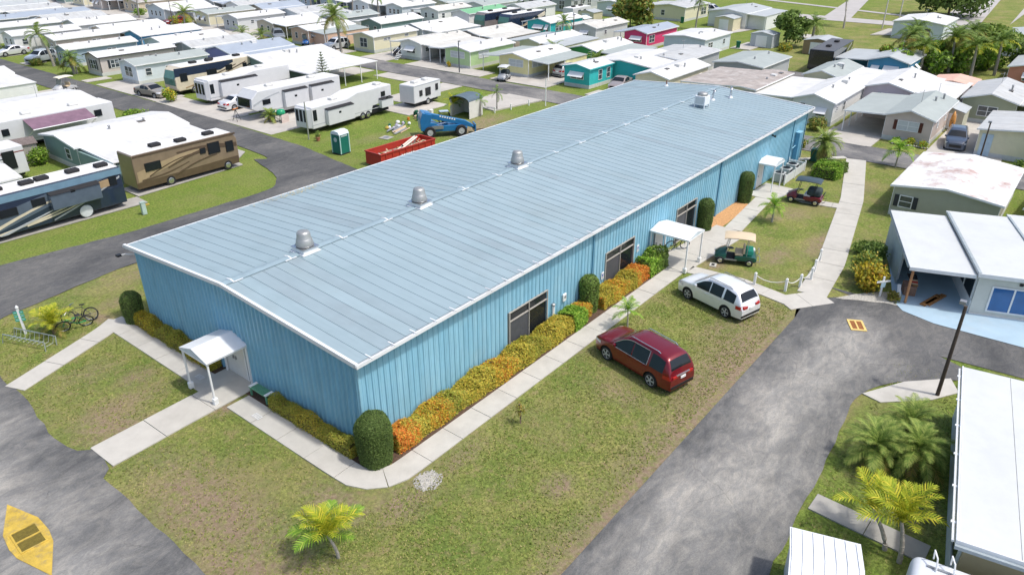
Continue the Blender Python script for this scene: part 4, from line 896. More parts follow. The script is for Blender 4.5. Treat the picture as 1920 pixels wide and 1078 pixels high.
# ------------------------------------------------------------------ golf carts
def golf_cart(label, loc, rz, body, roof, seat, cover=False, bags=False):
    t = thing('golf_cart', label, 'golf cart', loc, rz, 'golf carts')
    bm_ = M('cart_body_%d' % int(body[0] * 999 + body[1] * 99), body, .3, var=.05, coat=.6)
    part('chassis', MB().box(-1.15, -.5, .26, 1.15, .5, .36), black, t, bevel=.02)
    m = MB(); rows = []
    for x, z, w in ((-1.22, .42, .36), (-1.15, .58, .46), (-.9, .74, .54), (-.62, .86, .54), (-.52, .92, .5)):
        rows.append([(x, -w, .34), (x, -w, z * .8), (x, -w * .75, z), (x, 0, z + .04), (x, w * .75, z), (x, w, z * .8), (x, w, .34)])
    m.grid(rows); m.add(rows[0], [tuple(range(7))]); m.add(rows[-1], [tuple(range(6, -1, -1))]); part('front_cowl', m, bm_, t, smooth=True)
    m = MB(); rows = []
    for x, z, w in ((-.02, .56, .54), (.25, .60, .56), (.75, .66, .57), (1.1, .60, .55), (1.22, .48, .48)):
        rows.append([(x, -w, .34), (x, -w, z), (x, 0, z + .03), (x, w, z), (x, w, .34)])
    m.grid(rows); m.add(rows[0], [tuple(range(5))]); m.add(rows[-1], [tuple(range(4, -1, -1))]); part('rear_body', m, bm_, t, smooth=False, bevel=.02)
    part('floor_mat', box(-.6, -.48, .361, 0, .48, .385), dark, t); part('sill_rail', MB().box(-.6, -.56, .30, .1, -.52, .38).box(-.6, .52, .30, .1, .56, .38), grey_metal, t)
    part('seat', box(-.05, -.48, .60, .42, .48, .74), seat, t, bevel=.05); part('backrest', box(.40, -.48, .74, .52, .48, 1.08), seat, t, bevel=.04)
    for sx, sy in ((-.58, -.5), (-.58, .5), (.62, -.5), (.62, .5)):
        part('roof_post', MB().tube([(sx, sy, .6), (sx + (.18 if sx < 0 else .05), sy * .96, 1.72)], .02, 5), black if cover else grey_metal, t)
    m = MB(); rows = []
    for x, z in ((-.75, 1.70), (-.6, 1.76), (0, 1.79), (.75, 1.78), (1.0, 1.72)): rows.append([(x, -.58, z - .05), (x, -.5, z), (x, 0, z + .03), (x, .5, z), (x, .58, z - .05)])
    m.grid(rows).grid([[(a, b, c - .04) for a, b, c in r] for r in rows]); part('roof', m, roof, t, smooth=True)
    part('steering_wheel', MB().lathe([(.16, -.01), (.18, 0), (.16, .01)], n=14).tube([(0, 0, 0), (-.15, 0, -.25)], .015, 5), black, t).location = (-.32, -.22, .98)
    if not cover: part('windscreen', MB().add([(-.62, -.46, .92), (-.62, .46, .92), (-.44, .44, 1.66), (-.44, -.44, 1.66), (-.61, -.46, .92), (-.61, .46, .92), (-.43, .44, 1.66), (-.43, -.44, 1.66)], [(0, 1, 2, 3), (7, 6, 5, 4), (0, 4, 5, 1), (3, 2, 6, 7)]), M('tinted_windscreen', (.22, .26, .22), .1, spec=.8, alpha=.55), t)
    for sx in (-.85, .82):
        for sy in (-1, 1):
            w = ob('wheel', MB().lathe([(.12, -.09), (.2, -.1), (.225, -.06), (.225, .06), (.2, .1), (.12, .09)], n=18, ax='y').mesh('tyre', dark), t, loc=(sx, sy * .48, .235), rz=0 if sy < 0 else math.pi)
            part('hub_cap', MB().lathe([(.13, -.105), (.12, -.115), (.03, -.12)], n=14, ax='y'), chrome, w)
    for sy in (-1, 1): part('headlight', box(-1.235, sy * .3 - .09, .50, -1.18, sy * .3 + .09, .60), lamp, t, bevel=.01)
    part('bag_rack', MB().tube([(1.15, -.4, .6), (1.3, -.4, .9), (1.3, .4, .9), (1.15, .4, .6)], .02, 5).tube([(1.1, -.45, .35), (1.42, -.45, .35), (1.42, .45, .35), (1.1, .45, .35)], .018, 5), grey_metal if not cover else black, t)
    if cover:
        ob('draped_cover', bevmesh(MB().box(.12, -.5, .6, 1.1, .5, 1.2), 'draped_cover', M('dark_cover', (.03, .045, .05), .8, var=.2, scale=5), .2, 3, True), t)
    if bags:
        for k in range(6): part('webbing_strap', MB().box(.56, -.47 + k * .17, .72, .98, -.40 + k * .17, 1.0 - k * .01), M('teal_webbing', (.02, .28, .2), .6), t, bevel=.02)
        part('rear_basket', MB().box(.7, .15, .68, 1.1, .5, .86), M('pale_bag', (.55, .6, .62), .6), t, bevel=.06)
    return t
tan_seat = M('tan_vinyl', (.55, .44, .30), .5, var=.08)
golf_cart('dark green golf cart with a tan roof parked on the lawn by the canopy', (25.6, -4.1, .03), rad(180 + 112), (.004, .075, .055), M('tan_cart_roof', (.62, .50, .34), .5, var=.05), tan_seat, bags=True)
golf_cart('maroon golf cart with a dark roof and draped cover at the lawn walk', (38.35, -3.9, .03), rad(180 + 98), (.14, .008, .02), M('slate_cart_roof', (.045, .07, .085), .4, var=.1), M('white_vinyl', (.6, .6, .6), .5), cover=True)
golf_cart('golf cart wrapped in a silver cover beside the pale yellow home', (57.6, 39.8, .03), rad(20), (.30, .32, .34), M('silver_cover', (.55, .57, .58), .5, var=.15, scale=4), M('silver_cover', (.5, .5, .5)), cover=True)
golf_cart('blue golf cart with a tan roof behind the tall far palm', (59.2, 80.4, .03), rad(30), (.03, .12, .35), M('tan_cart_roof', (.62, .50, .34)), tan_seat)
golf_cart('white golf cart with a cream roof at the left street', (21.0, 75.6, .03), rad(10), (.5, .5, .5), M('cream_cart_roof', (.72, .68, .55), .5), tan_seat)

# ------------------------------------------------------------------ bicycles, rack, sign
def bicycle(label, loc, rz, col, lean=.12, basket=False, group=None):
    t = thing('bicycle', label, 'bicycle', loc, rz, group); t.rotation_euler = (lean, 0, rz); fm = M('bike_%d' % int(col[0] * 99 + col[1] * 999), col, .35)
    for x in (-.52, .52):
        w = MB(); w.tube([(.33 * math.cos(a * math.pi / 10), 0, .33 * math.sin(a * math.pi / 10)) for a in range(21)], .032, 5, cap=False)
        o_ = part('wheel', w, dark, t); o_.location = (x, 0, .35)
        sp_ = MB()
        for k in range(8): sp_.tube([(0, 0, 0), (.31 * math.cos(k * .785), 0, .31 * math.sin(k * .785))], .006, 3)
        part('spokes', sp_, grey_metal, o_); part('rim', MB().tube([(.30 * math.cos(a * math.pi / 10), 0, .30 * math.sin(a * math.pi / 10)) for a in range(21)], .012, 4, cap=False), chrome, o_)
    part('bike_frame', MB().tube([(-.52, 0, .35), (-.1, 0, .32), (.32, 0, .72), (-.2, 0, .78), (-.1, 0, .32)], .03, 6).tube([(-.52, 0, .35), (-.2, 0, .72)], .014, 5).tube([(.52, 0, .35), (.34, 0, .8), (.32, 0, .95)], .018, 6), fm, t)
    part('handlebar', MB().tube([(.2, -.27, 1.0), (.33, -.12, .98), (.33, .12, .98), (.2, .27, 1.0)], .016, 5), chrome, t)
    part('saddle', box(-.32, -.08, .86, -.08, .08, .92), black, t, bevel=.03); part('seat_post', MB().tube([(-.2, 0, .76), (-.2, 0, .88)], .015, 5), chrome, t)
    part('pedal', MB().tube([(-.1, -.14, .2), (-.1, -.05, .2), (-.1, .05, .44), (-.1, .14, .44)], .02, 4), black, t)
    if basket: part('basket', MB().box(.4, -.15, .85, .68, .15, 1.05), grey_metal, t)
bicycle('dark bicycle with a black saddle leaning behind the bushy palm', (-2.3, 19.3, .03), rad(150), (.04, .04, .045), .3, group='bicycles by the palm and rack')
bicycle('green bicycle lying against the dark bicycle behind the palm', (-2.75, 18.85, .03), rad(165), (.02, .35, .12), -.35, group='bicycles by the palm and rack')
bicycle('black bicycle parked under the white canopy on the long blue wall', (24.9, -.62, .09), rad(-32), (.015, .02, .02), .08, True)
galv = M('galvanised_tube', (.42, .46, .44), .4, metal=.6, var=.15, scale=8)
t = thing('bicycle_rack', 'long low metal bicycle rack on the lawn beside the green sign post', 'bicycle rack', (-4.75, 19.1, .02), rad(-69))
for yy_ in (-.32, .32): part('long_rail', MB().tube([(-1.35, yy_ - .1, 0), (-1.3, yy_, .45), (1.3, yy_, .45), (1.35, yy_ - .1, 0)], .028, 6), galv, t)
for k in range(9): part('bar', MB().tube([(-1.15 + k * .29, -.32, .45), (-1.15 + k * .29, -.2, .12), (-1.15 + k * .29, .2, .12), (-1.15 + k * .29, .32, .45)], .014, 4), galv, t)
t = thing('sign_post', 'white post with small green direction boards by the left road', 'sign', (-4.55, 20.3, 0)); part('post', box(-.05, -.05, 0, .05, .05, 1.45), white, t); ob('finial', MB().lathe([(.06, 1.45), (.08, 1.52), (.03, 1.62)], n=10).mesh('finial', white), t)
grn = M('sign_green', (.0, .30, .22), .5)
for k in range(3):
    for sgn in (-1, 1):
        b_ = part('sign_board', box(.055 if sgn > 0 else -.22, -.07, .78 + k * .2, .22 if sgn > 0 else -.055, -.05, .93 + k * .2), grn, t)
        part('print_line', box(.08 if sgn > 0 else -.19, -.073, .85 + k * .2, .19 if sgn > 0 else -.08, -.07, .87 + k * .2), white, b_)
    t.rotation_euler = (0, 0, rad(-30))
# bench
t = thing('bench', 'flat green bench with pale end plates against the short blue wall', 'bench', (-.42, 6.25, .07), rad(90)); gb = M('bench_green', (.10, .28, .17), .5, var=.12, scale=6)
for k in range(4): part('slat', box(-.62, -.2 + k * .105, .40, .62, -.11 + k * .105, .44), gb, t)
for sx in (-.62, .5): part('arm_rest', box(sx, -.2, .441, sx + .14, .2, .47), white, t); part('leg', box(sx + .02, -.18, 0, sx + .1, -.12, .40), gb, t); part('leg', box(sx + .02, .12, 0, sx + .1, .18, .40), gb, t)
for i, (x_, y_) in enumerate(((-1.35, 5.3), (-1.25, 9.85))):
    t = thing('painted_marking', ['worn white block letters painted on the walk beside the bench', 'worn white patch painted on the walk left of the gabled canopy'][i], 'marking', (x_, y_, .088), rad(90), 'white markings painted on the walk')
    for k in range(5): part('paint_stroke', box(-.25 + k * .1, -.14, 0, -.18 + k * .1, .14, .004), M('worn_white_paint', (.62, .62, .6), .8, var=.2, scale=12), t)
# chain posts
rope = M('white_rope', (.70, .70, .66), .8)
cp = [(23.35, -6.25), (23.7, -7.9), (24.75, -8.35), (26.0, -8.55), (27.2, -8.35), (28.9, -8.1)]
names_ = ['white post nearest the white crossover at the start of the rope', 'second white rope post at the bend of the concrete walk', 'third white rope post along the curved walk', 'fourth white rope post near the dark road', 'fifth white rope post on the garden walk side', 'last tall white rope post up the garden walk']
for i, (x_, y_) in enumerate(cp):
    t = thing('rope_post', names_[i], 'post', (x_, y_, 0), 0, 'white rope posts round the lawn corner'); part('post', box(-.06, -.06, 0, .06, .06, .78), white, t); part('cap', MB().add([(-.07, -.07, .78), (.07, -.07, .78), (.07, .07, .78), (-.07, .07, .78), (0, 0, .86)], [(0, 1, 4), (1, 2, 4), (2, 3, 4), (3, 0, 4), (3, 2, 1, 0)]), white, t)
t = thing('rope', 'pale sagging rope strung between the white posts at the lawn corner', 'rope', (0, 0, 0))
for a, b in zip(cp, cp[1:]): part('rope_span', MB().tube([(a[0] + (b[0] - a[0]) * f, a[1] + (b[1] - a[1]) * f, .68 - .26 * 4 * f * (1 - f)) for f in (0, .15, .3, .5, .7, .85, 1)], .022, 5), rope, t)
t = thing('wooden_cross', 'white wooden cross marker standing before the yellow bush', 'cross', (26.3, -12.2, 0), rad(-40)); part('upright', box(-.05, -.03, 0, .05, .03, 1.25), white, t); part('crossbar', box(-.42, -.05, .92, .42, -.031, 1.03), white, t); part('blue_panel', box(-.14, -.06, .62, .14, -.051, .9), M('pale_blue_panel', (.4, .55, .62), .5), t)
# croton bushes on the right
bush('large yellow croton bush behind the white cross', 26.9, -11.6, 1.05, 1.5, ['croton', 'croton'], 2200, .10, 5)
bush('dark green and russet bush behind the yellow croton bush', 28.3, -10.9, 1.1, 1.6, ['olive', 'mid'], 2000, .09, 6)
bush('green bush against the carport home at the far side of the croton', 30.4, -10.6, .9, 1.3, ['mid', 'dark'], 1600, .09, 8)
bush('low green shrubs at the back of the carport home strip', 31.9, -9.9, .8, .7, ['mid'], 900, .08, 9)
bush('dead brown shrub at the edge of the blue painted drive', 26.3, -12.9, .45, .5, ['dry'], 420, .07, 10)
# drain grates painted yellow
t = thing('drain_cover', 'yellow painted lozenge with a double storm grate in the lower left road', 'drain', (-10.1, 5.6, .06), rad(86))
lz = smooth_poly([(-2.3, 0.1), (-.8, .62), (.8, .6), (2.35, -.1), (.8, -.6), (-.8, -.62)], jit=.01, seed=8)
part('painted_apron', MB().prism([(-2.3, .04), (-.7, .56), (-.1, .62), (.75, .56), (2.3, -.02), (.8, -.55), (-.1, -.6), (-.75, -.52)], 0, .012), yellow, t)
part('grate_frame', MB().box(-.62, -.42, .012, .62, -.36, .04).box(-.62, .36, .012, .62, .42, .04).box(-.62, -.36, .012, -.56, .36, .04).box(.56, -.36, .012, .62, .36, .04).box(-.04, -.36, .012, .04, .36, .04), yellow, t)
gm = M('rusty_grate', (.22, .17, .03), .8, var=.3, scale=9)
for sx in (-.56, .04):
    g_ = part('grate', box(sx, -.36, .012, sx + .52, .36, .018), dark, t)
    for k in range(10): part('bar', box(sx + .02 + k * .05, -.36, .018, sx + .04 + k * .05, .36, .036), gm, g_)
t = thing('drain_cover', 'small yellow rimmed storm grate in the dark patch of the right road', 'drain', (22.2, -12.15, .06), rad(28))
part('grate_frame', MB().box(-.55, -.38, 0, .55, -.28, .03).box(-.55, .28, 0, .55, .38, .03).box(-.55, -.28, 0, -.42, .28, .03).box(.42, -.28, 0, .55, .28, .03).box(-.42, -.04, 0, .42, .04, .03), M('cream_yellow_paint', (.72, .52, .18), .7, var=.15, scale=9), t)
for s_ in (-.28, .04): part('grate', box(-.42, s_, 0, .42, s_ + .24, .015), M('rusty_red', (.26, .10, .03), .8, var=.3, scale=9), t)
t = thing('drain_box', 'small concrete drain box in bare soil beside the green golf cart', 'drain', (24.35, -3.3, .02), .3); part('rim', MB().box(-.25, -.2, 0, .25, .2, .05), concrete, t); part('opening', box(-.13, -.09, .05, .13, .09, .056), dark, t)
t = thing('manhole', 'grey square manhole slab in the grass near the red skip', 'manhole', (31.0, 32.3, .02), .2); part('slab', box(-.5, -.5, 0, .5, .5, .05), concrete_old, t); part('ring', MB().lathe([(.3, .05), (.3, .06), (.1, .062)], n=14), grey_metal, t)
t = thing('pedestal', 'pale green utility pedestal on the grass below the motorhomes', 'utility box', (7.35, 31.3, .02)); part('cabinet', box(-.15, -.12, 0, .15, .12, .85), M('sage_plastic', (.42, .53, .48), .5), t, bevel=.02); part('cap', box(-.17, -.14, .85, .17, .14, .9), M('sage_plastic'[:0] + 'sage_dark', (.33, .43, .39), .5), t)
t = thing('marker', 'small yellow marker plate in the grass by the long pad', 'marker', (8.3, 32.9, .03)); part('plate', box(-.2, -.08, 0, .2, .08, .06), yellow, t)
# utility poles
def pole(label, x, y, h, r, mat, lampdir=None, group=None, lean=(0, 0), cross=False):
    t = thing('utility_pole', label, 'pole', (x, y, 0), 0, group); part('pole', MB().tube([(0, 0, 0), (lean[0] * .5, lean[1] * .5, h * .5), (lean[0], lean[1], h)], r, 8, r2=r * .75), mat, t)
    if lampdir: part('lamp', MB().tube([(lean[0], lean[1], h - .1), (lean[0] + lampdir[0] * .5, lean[1] + lampdir[1] * .5, h + .05)], .03, 5).box(lean[0] + lampdir[0] * .5 - .12, lean[1] + lampdir[1] * .5 - .12, h - .02, lean[0] + lampdir[0] * .5 + .12, lean[1] + lampdir[1] * .5 + .12, h + .12), grey_metal, t)
    else: part('cap', MB().lathe([(r * .9, h), (r * .9, h + .05), (.02, h + .08)], lean[0], lean[1], 8), grey_metal, t)
    return t
polewood = M('dark_pole_wood', (.075, .055, .042), .85, var=.25, scale=7); poleg = M('grey_green_pole', (.27, .29, .23), .8, var=.15, scale=5)
pole('dark wooden lamp pole at the concrete apron by the right road', 18.1, -16.7, 4.5, .085, polewood, (.4, .3))
pole('grey pole in the grass strip in front of the big white fifth wheel', 26.2, 37.5, 3.4, .07, poleg)
pole('grey pole before the pale green home on the middle street', 57.6, 47.2, 3.9, .08, M('slate_pole', (.10, .11, .12), .7), (.3, 0))
pole('white pole with a round plate near the far side of the blue roof', 50.2, 28.0, 2.9, .06, white)
pole('dark wooden pole in front of the cream home with the arched door', 57.6, -12.1, 3.2, .07, polewood, (.2, .1))
pole('rusty pole with a leafy hanging basket before the grey awning home', 86.3, 49.0, 4.2, .09, M('rust_pole', (.14, .09, .07), .8), (.4, 0))
pole('slim pole at the front of the far white windowed home', 57.4, 117.0, 4.2, .08, M('slate_pole2', (.15, .12, .12), .7))
pole('white mast beside the sage green home', 70.6, -5.8, 3.4, .035, white)
pole('left of two tall pale leaning poles on the far lawn', 133.2, 15.0, 7.5, .12, M('pale_pole', (.45, .43, .38), .8), None, 'pale leaning poles on the far lawn', (1.5, .3))
pole('right of two tall pale leaning poles on the far lawn', 147.0, 15.5, 7.5, .12, M('pale_pole', (.45, .43, .38), .8), None, 'pale leaning poles on the far lawn', (1.2, .3))

# ------------------------------------------------------------------ homes
WALLC = dict(white=(232, 233, 230), cream=(226, 220, 190), yellow=(236, 228, 170), green=(186, 214, 160), sage=(160, 165, 140), teal=(60, 190, 190), pink=(222, 70, 120), blue=(80, 150, 190), paleblue=(214, 223, 228),
             bluegrey=(158, 176, 190), grey=(178, 182, 182), lightgrey=(205, 208, 206), greige=(206, 196, 190), beige=(212, 200, 180), peach=(226, 192, 166), seagreen=(130, 155, 152), lavender=(150, 150, 205), lilac=(205, 196, 205),
             salmon=(205, 140, 120), taupe=(186, 178, 165), kelly=(70, 160, 90), tan=(205, 190, 165), rosy=(206, 192, 182), putty=(176, 176, 158))
offwhite_roof = M('offwhite_roof_metal', (.50, .51, .50), .55, var=.1, scale=.6, rib=('X', .4), ribd=.7, dirt=((.36, .35, .32), .7, .6), streak=(2.2, .4, 1, .18))
cream_roof = M('cream_roof_metal', (.60, .585, .53), .55, var=.08, scale=.6, rib=('X', .4), ribd=.7, dirt=((.42, .40, .35), .6, .5), streak=(2.2, .4, 1, .12))
ROOFM = dict(offwhite=offwhite_roof, creamy=cream_roof, white=white_roof_x, grey=grey_roof, green=green_roof, blue=blue_roof, kelly=kelly_roof, worn=worn_roof, brown=brown_roof, peach=peach_roof, plain=white_metal)
aw_white = M('white_awning', (.80, .80, .79), .5, var=.04, rib=('X', .25), ribd=.4)
aw_grey = M('grey_awning', (.42, .44, .45), .5, var=.1)
shut = dict(dark=M('dark_shutter', (.03, .035, .045), .5), brown=M('brown_shutter', (.09, .025, .015), .5), teal=M('teal_shutter', (.05, .33, .36), .5), blue=M('blue_shutter', (.03, .09, .18), .5))
trimm = dict(white=white, dark=M('dark_trim', (.06, .055, .06), .5), cream=M('cream_trim', (.70, .66, .55), .5), teal=M('teal_trim', (.08, .5, .5), .5))
def window(parent, face, u, z, w, h, L_, Wd, shutters=None, awn=None, panes=1, mt=None, arch=False):
    """face: 'f' = -x gable, 's' = -y side, 'b' = +x gable ; u = centre along the face"""
    f = MB(); t_ = .05
    def bx(m, u0, u1, z0, z1, d0, d1):
        if face == 'f': m.box(-d1, u0, z0, -d0, u1, z1)
        elif face == 's': m.box(u0, -d1, z0, u1, -d0, z1)
        else: m.box(L_ + d0, u0, z0, L_ + d1, u1, z1)
        return m
    bx(f, u - w / 2 - t_, u - w / 2, z - t_, z + h + t_, -.02, .05); bx(f, u + w / 2, u + w / 2 + t_, z - t_, z + h + t_, -.02, .05)
    bx(f, u - w / 2, u + w / 2, z - t_, z, -.02, .05); bx(f, u - w / 2, u + w / 2, z + h, z + h + t_, -.02, .05)
    for k in range(1, panes): uu = u - w / 2 + w * k / panes; bx(f, uu - .03, uu + .03, z, z + h, -.02, .045)
    bx(f, u - w / 2, u + w / 2, z + h / 2 - .02, z + h / 2 + .02, .0, .04)
    wn = part('window', f, white, parent)
    for k in range(panes): part('pane', bx(MB(), u - w / 2 + w * k / panes + .03 * (k > 0), u - w / 2 + w * (k + 1) / panes - .03 * (k < panes - 1), z, z + h, .0, .02), mt or glass2, wn)
    if shutters:
        for s_ in (-1, 1): part('shutter', bx(MB(), u + s_ * (w / 2 + .22) - .14, u + s_ * (w / 2 + .22) + .14, z - .04, z + h + .04, .005, .045), shut[shutters], parent)
    if awn:
        m = MB(); a0, a1 = u - w / 2 - .12, u + w / 2 + .12; zt_, zb_, dd = z + h + .12, z + h * .48, .62
        if face == 'f': q = [(-.03, a0, zt_), (-.03, a1, zt_), (-dd, a1, zb_), (-dd, a0, zb_)]
        elif face == 's': q = [(a0, -.03, zt_), (a1, -.03, zt_), (a1, -dd, zb_), (a0, -dd, zb_)]
        else: q = [(L_ + .03, a0, zt_), (L_ + .03, a1, zt_), (L_ + dd, a1, zb_), (L_ + dd, a0, zb_)]
        m.add(q + [(x, y, z_ - .03) for x, y, z_ in q], [(0, 1, 2, 3), (7, 6, 5, 4), (0, 3, 7, 4), (1, 5, 6, 2), (3, 2, 6, 7)]); part('awning', m, aw_white, parent)
def home(label, x, y, L_, Wd, wall='white', roof='white', am=0, ap=0, z=2.3, rise=.42, ang=0, front=None, side=None, back=None, door=None, shutters=None, awn=None, trim='white', open_m=.45, open_p=.45, group=None, details=True, addroof=None, vents=2, seed=0, skirt=True, wmt=None, name='mobile_home', cat='mobile home'):
    """x,y = corner of the -x gable and -y side; am/ap = lean-to widths on the -y / +y side"""
    t = thing(name, label, cat, (x, y, 0), rad(ang), group); rn = random.Random(seed * 13 + int(x * 7 + y * 3))
    wm = siding(wall, WALLC[wall]); 
    if roof == 'white' and x > 30: roof = ['white', 'white', 'offwhite', 'creamy', 'white'][int(x * 3 + y * 1.7) % 5]
    rm = ROOFM[roof]; rm2 = ROOFM[addroof or roof]; o = .22
    gable = [(0, .0), (Wd, .0), (Wd, z), (Wd / 2, z + rise), (0, z)]
    m = MB().extr(gable, 'x', 0, L_); part('wall', m, wm, t)
    if skirt: part('skirting', MB().box(-.025, -.025, 0, L_ + .025, Wd + .025, .42), M('skirting', (.55, .56, .54), .7, var=.08, scale=3), t)
    part('corner_trim', MB().box(-.03, -.03, .43, .07, .0, z - .02).box(-.03, Wd, .43, .07, Wd + .03, z - .02).box(L_ - .07, -.03, .43, L_ + .03, 0, z - .02), trimm[trim], t)
    sl_ = rise / (Wd / 2)
    m = MB(); m.extr([(-o, z - o * sl_ + .02), (Wd / 2, z + rise + .03), (Wd + o, z - o * sl_ + .02), (Wd + o, z - o * sl_ + .09), (Wd / 2, z + rise + .10), (-o, z - o * sl_ + .09)], 'x', -o * 1.2, L_ + o)
    rf = part('roof', m, rm, t)
    for k in range(vents):
        vx = L_ * rn.uniform(.2, .9); vy = Wd / 2 - Wd * rn.uniform(.1, .3)
        if rn.random() < .7: part('vent', MB().lathe([(.09, z + rise * (vy / (Wd / 2)) + .05), (.09, z + rise + .2), (.14, z + rise + .21), (.1, z + rise + .27)], vx, vy, 8), grey_metal, rf)
        else: part('skylight', MB().box(vx - .3, vy - .2, z + rise * (vy / (Wd / 2)) + .05, vx + .3, vy + .2, z + rise * (vy / (Wd / 2)) + .18), M('smoked_dome', (.12, .11, .10), .3), rf)
    fm_ = trimm[trim]
    part('fascia', MB().extr([(-o - .03, z - o * sl_ - .05), (Wd / 2, z + rise - .03), (Wd + o + .03, z - o * sl_ - .05), (Wd + o + .03, z - o * sl_ + .085), (Wd / 2, z + rise + .095), (-o - .03, z - o * sl_ + .085)], 'x', -o * 1.2 - .03, -o * 1.2 - .002).box(-o * 1.2, -o - .035, z - o * sl_ - .04, L_ + o, -o - .003, z - o * sl_ + .085), fm_, t)
    for sgn, wd, op in ((-1, am, open_m), (1, ap, open_p)):
        if wd <= 0: continue
        y0, y1 = (-wd, -o + .02) if sgn < 0 else (Wd + o - .02, Wd + wd)
        za, zb_ = (z - .30, z - .12) if sgn < 0 else (z - .12, z - .30)
        m = MB(); m.extr([(y0, za), (y1, zb_), (y1, zb_ + .06), (y0, za + .06)], 'x', .25, L_ + .1); part('carport_roof', m, rm2, t)
        part('carport_edge', MB().box(.2, min(y0, y1), za - .04 if sgn < 0 else zb_ - .0, .25, max(y0, y1), za + .05 if sgn < 0 else zb_ + .05) if False else MB().extr([(y0, za - .06), (y1, zb_ - .06), (y1, zb_ + .07), (y0, za + .07)], 'x', .2, .25), trimm['white'], t)
        ye = y0 if sgn < 0 else y1; xs_ = L_ * op
        a_, b_ = (ye, -.03) if sgn < 0 else (Wd + .03, ye)
        if op < 1: part('annex_wall', MB().box(xs_, min(a_, b_) + (.1 if sgn < 0 else 0), 0, L_, max(a_, b_) - (0 if sgn < 0 else .1), min(za, zb_) - .02), wm, t)
        npost = max(2, int(xs_ / 2.2) + 1)
        for k in range(npost):
            px = .35 + (xs_ - .5) * k / max(1, npost - 1); part('post', box(px - .04, ye + (.08 if sgn < 0 else -.16), 0, px + .04, ye + (.16 if sgn < 0 else -.08), min(za, zb_) - .0), white, t)
    front = front or []; side = side or []; back = back or []
    for (u, w_, h_, zz, *r_) in front: window(t, 'f', u * Wd, zz, w_, h_, L_, Wd, shutters=shutters, awn=awn if not r_ else r_[0], panes=2 if w_ > .9 else 1, mt=wmt)
    for (u, w_, h_, zz, *r_) in side: window(t, 's', u * L_, zz, w_, h_, L_, Wd, shutters=None if w_ > 1.3 else (shutters if shutters != 'brown' else None), awn=r_[0] if r_ else None, panes=2 if w_ > .9 else 1, mt=wmt)
    if door:
        f_, u = door
        if f_ == 'f': d = part('door', box(-.05, u * Wd - .42, .35, .0, u * Wd + .42, 2.05), doorm, t)
        else: d = part('door', box(u * L_ - .42, -.05, .35, u * L_ + .42, 0, 2.05), doorm, t)
    return t
G1 = 'mobile homes of the first row by the left street'; G2 = 'mobile homes of the second row'; G3 = 'mobile homes across the middle street'; G4 = 'mobile homes behind the middle street homes'; G5 = 'mobile homes in front of the far lawn'
W2 = [(.3, .55, .8, .95), (.7, .55, .8, .95)]; W3 = [(.25, .55, .8, .95), (.5, .55, .8, .95), (.75, .55, .8, .95)]; WB = [(.5, 1.5, .95, .85)]
SD = [(.15, .7, .8, .95), (.45, 1.1, .6, 1.1), (.75, .6, .8, .95)]; SD2 = [(.3, .6, .5, 1.2), (.62, 1.2, .7, 1.1)]
home('pale blue white home with a grey green roof and white awning beside the beige motorhome', 28.3, 72.7, 9.4, 4.0, 'paleblue', 'green', 0, 0, front=[(.5, 1.7, 1.1, .8)], side=SD, group=G1)
home('greige home with dark trim and a white roof beside the multi stemmed palm', 27.9, 81.2, 10.1, 3.7, 'greige', 'white', 0, 0, front=[(.5, 1.4, 1.1, .75)], side=[(.18, 1.0, .9, .9), (.6, .6, .5, 1.2)], shutters='dark', trim='dark', group=G1)
home('slim blue grey home with a white roof behind the multi stemmed palm', 28.0, 90.4, 9.4, 3.4, 'bluegrey', 'white', 0, 2.4, front=W2, side=SD2, group=G1)
home('wide white home with an arched porch behind the leaning coconut palm', 30.5, 100, 9.2, 5.0, 'rosy', 'white', 0, 3.2, front=W3, side=SD2, group=G1)
home('white home with small windows at the far end of the left street', 28.4, 109, 9.5, 4.2, 'white', 'white', 0, 3, front=W2, side=SD, group=G1)
home('plain grey home with a flat white roof at the far left edge', 29.5, 119.5, 10, 4.6, 'lightgrey', 'white', 0, 3, side=SD2, group=G1)
home('grey home with a blue grey roof at the far left edge', 28.5, 130, 10, 5, 'grey', 'blue', 0, 3, side=SD2, group=G1)
home('white home with a wide white roof in the top left corner', 28.5, 141, 10, 5, 'white', 'white', 0, 4, side=SD2, group=G1)
home('seafoam green home under the biggest white roof behind the white trailers', 38.0, 60.0, 10.6, 7.0, 'seagreen', 'white', 7.4, 0, z=2.45, rise=.6, open_m=1.0, group=G2, front=W2, seed=4)
home('lavender home with a blue grey roof behind the beige motorhome', 39.8, 70.6, 9.5, 6.0, 'lavender', 'blue', 3.2, 0, rise=.6, open_m=.2, group=G2, seed=5)
home('grey home with a white roof and antenna behind the greenish roof', 39.4, 79.2, 9.7, 4.3, 'grey', 'white', 2.4, 0, rise=.5, open_m=.1, group=G2, seed=6)
home('home with a broad plain white roof behind the dark trimmed home', 38.8, 85.6, 10, 5.2, 'paleblue', 'white', 1.8, 1.8, rise=.5, open_m=.1, group=G2, seed=7)
home('blue walled home with a white roof in the second row', 40.1, 94.2, 9.6, 5.0, 'blue', 'white', 0, 3.2, rise=.55, group=G2, seed=8, front=[(.5, 1.4, .9, .9)])
home('beige home with a very wide white roof behind the arched porch home', 39.6, 104.4, 9.6, 4.4, 'beige', 'white', 2.8, 1.5, group=G2, open_m=.1, seed=9)
home('putty coloured gabled home with a rounded white porch in the second row', 39.4, 112.8, 9.2, 5.6, 'lightgrey', 'white', 0, 2.5, group=G2, rise=.6, seed=10, front=W2)
home('taupe gabled home with a white roof beyond the putty coloured one', 38.5, 121.5, 9.5, 5.2, 'beige', 'white', 0, 3, group=G2, rise=.6, seed=11)
home('low home with a long blue grey roof in the top left rows', 38.5, 131, 11, 5.2, 'grey', 'blue', 0, 3, group=G2, seed=12)
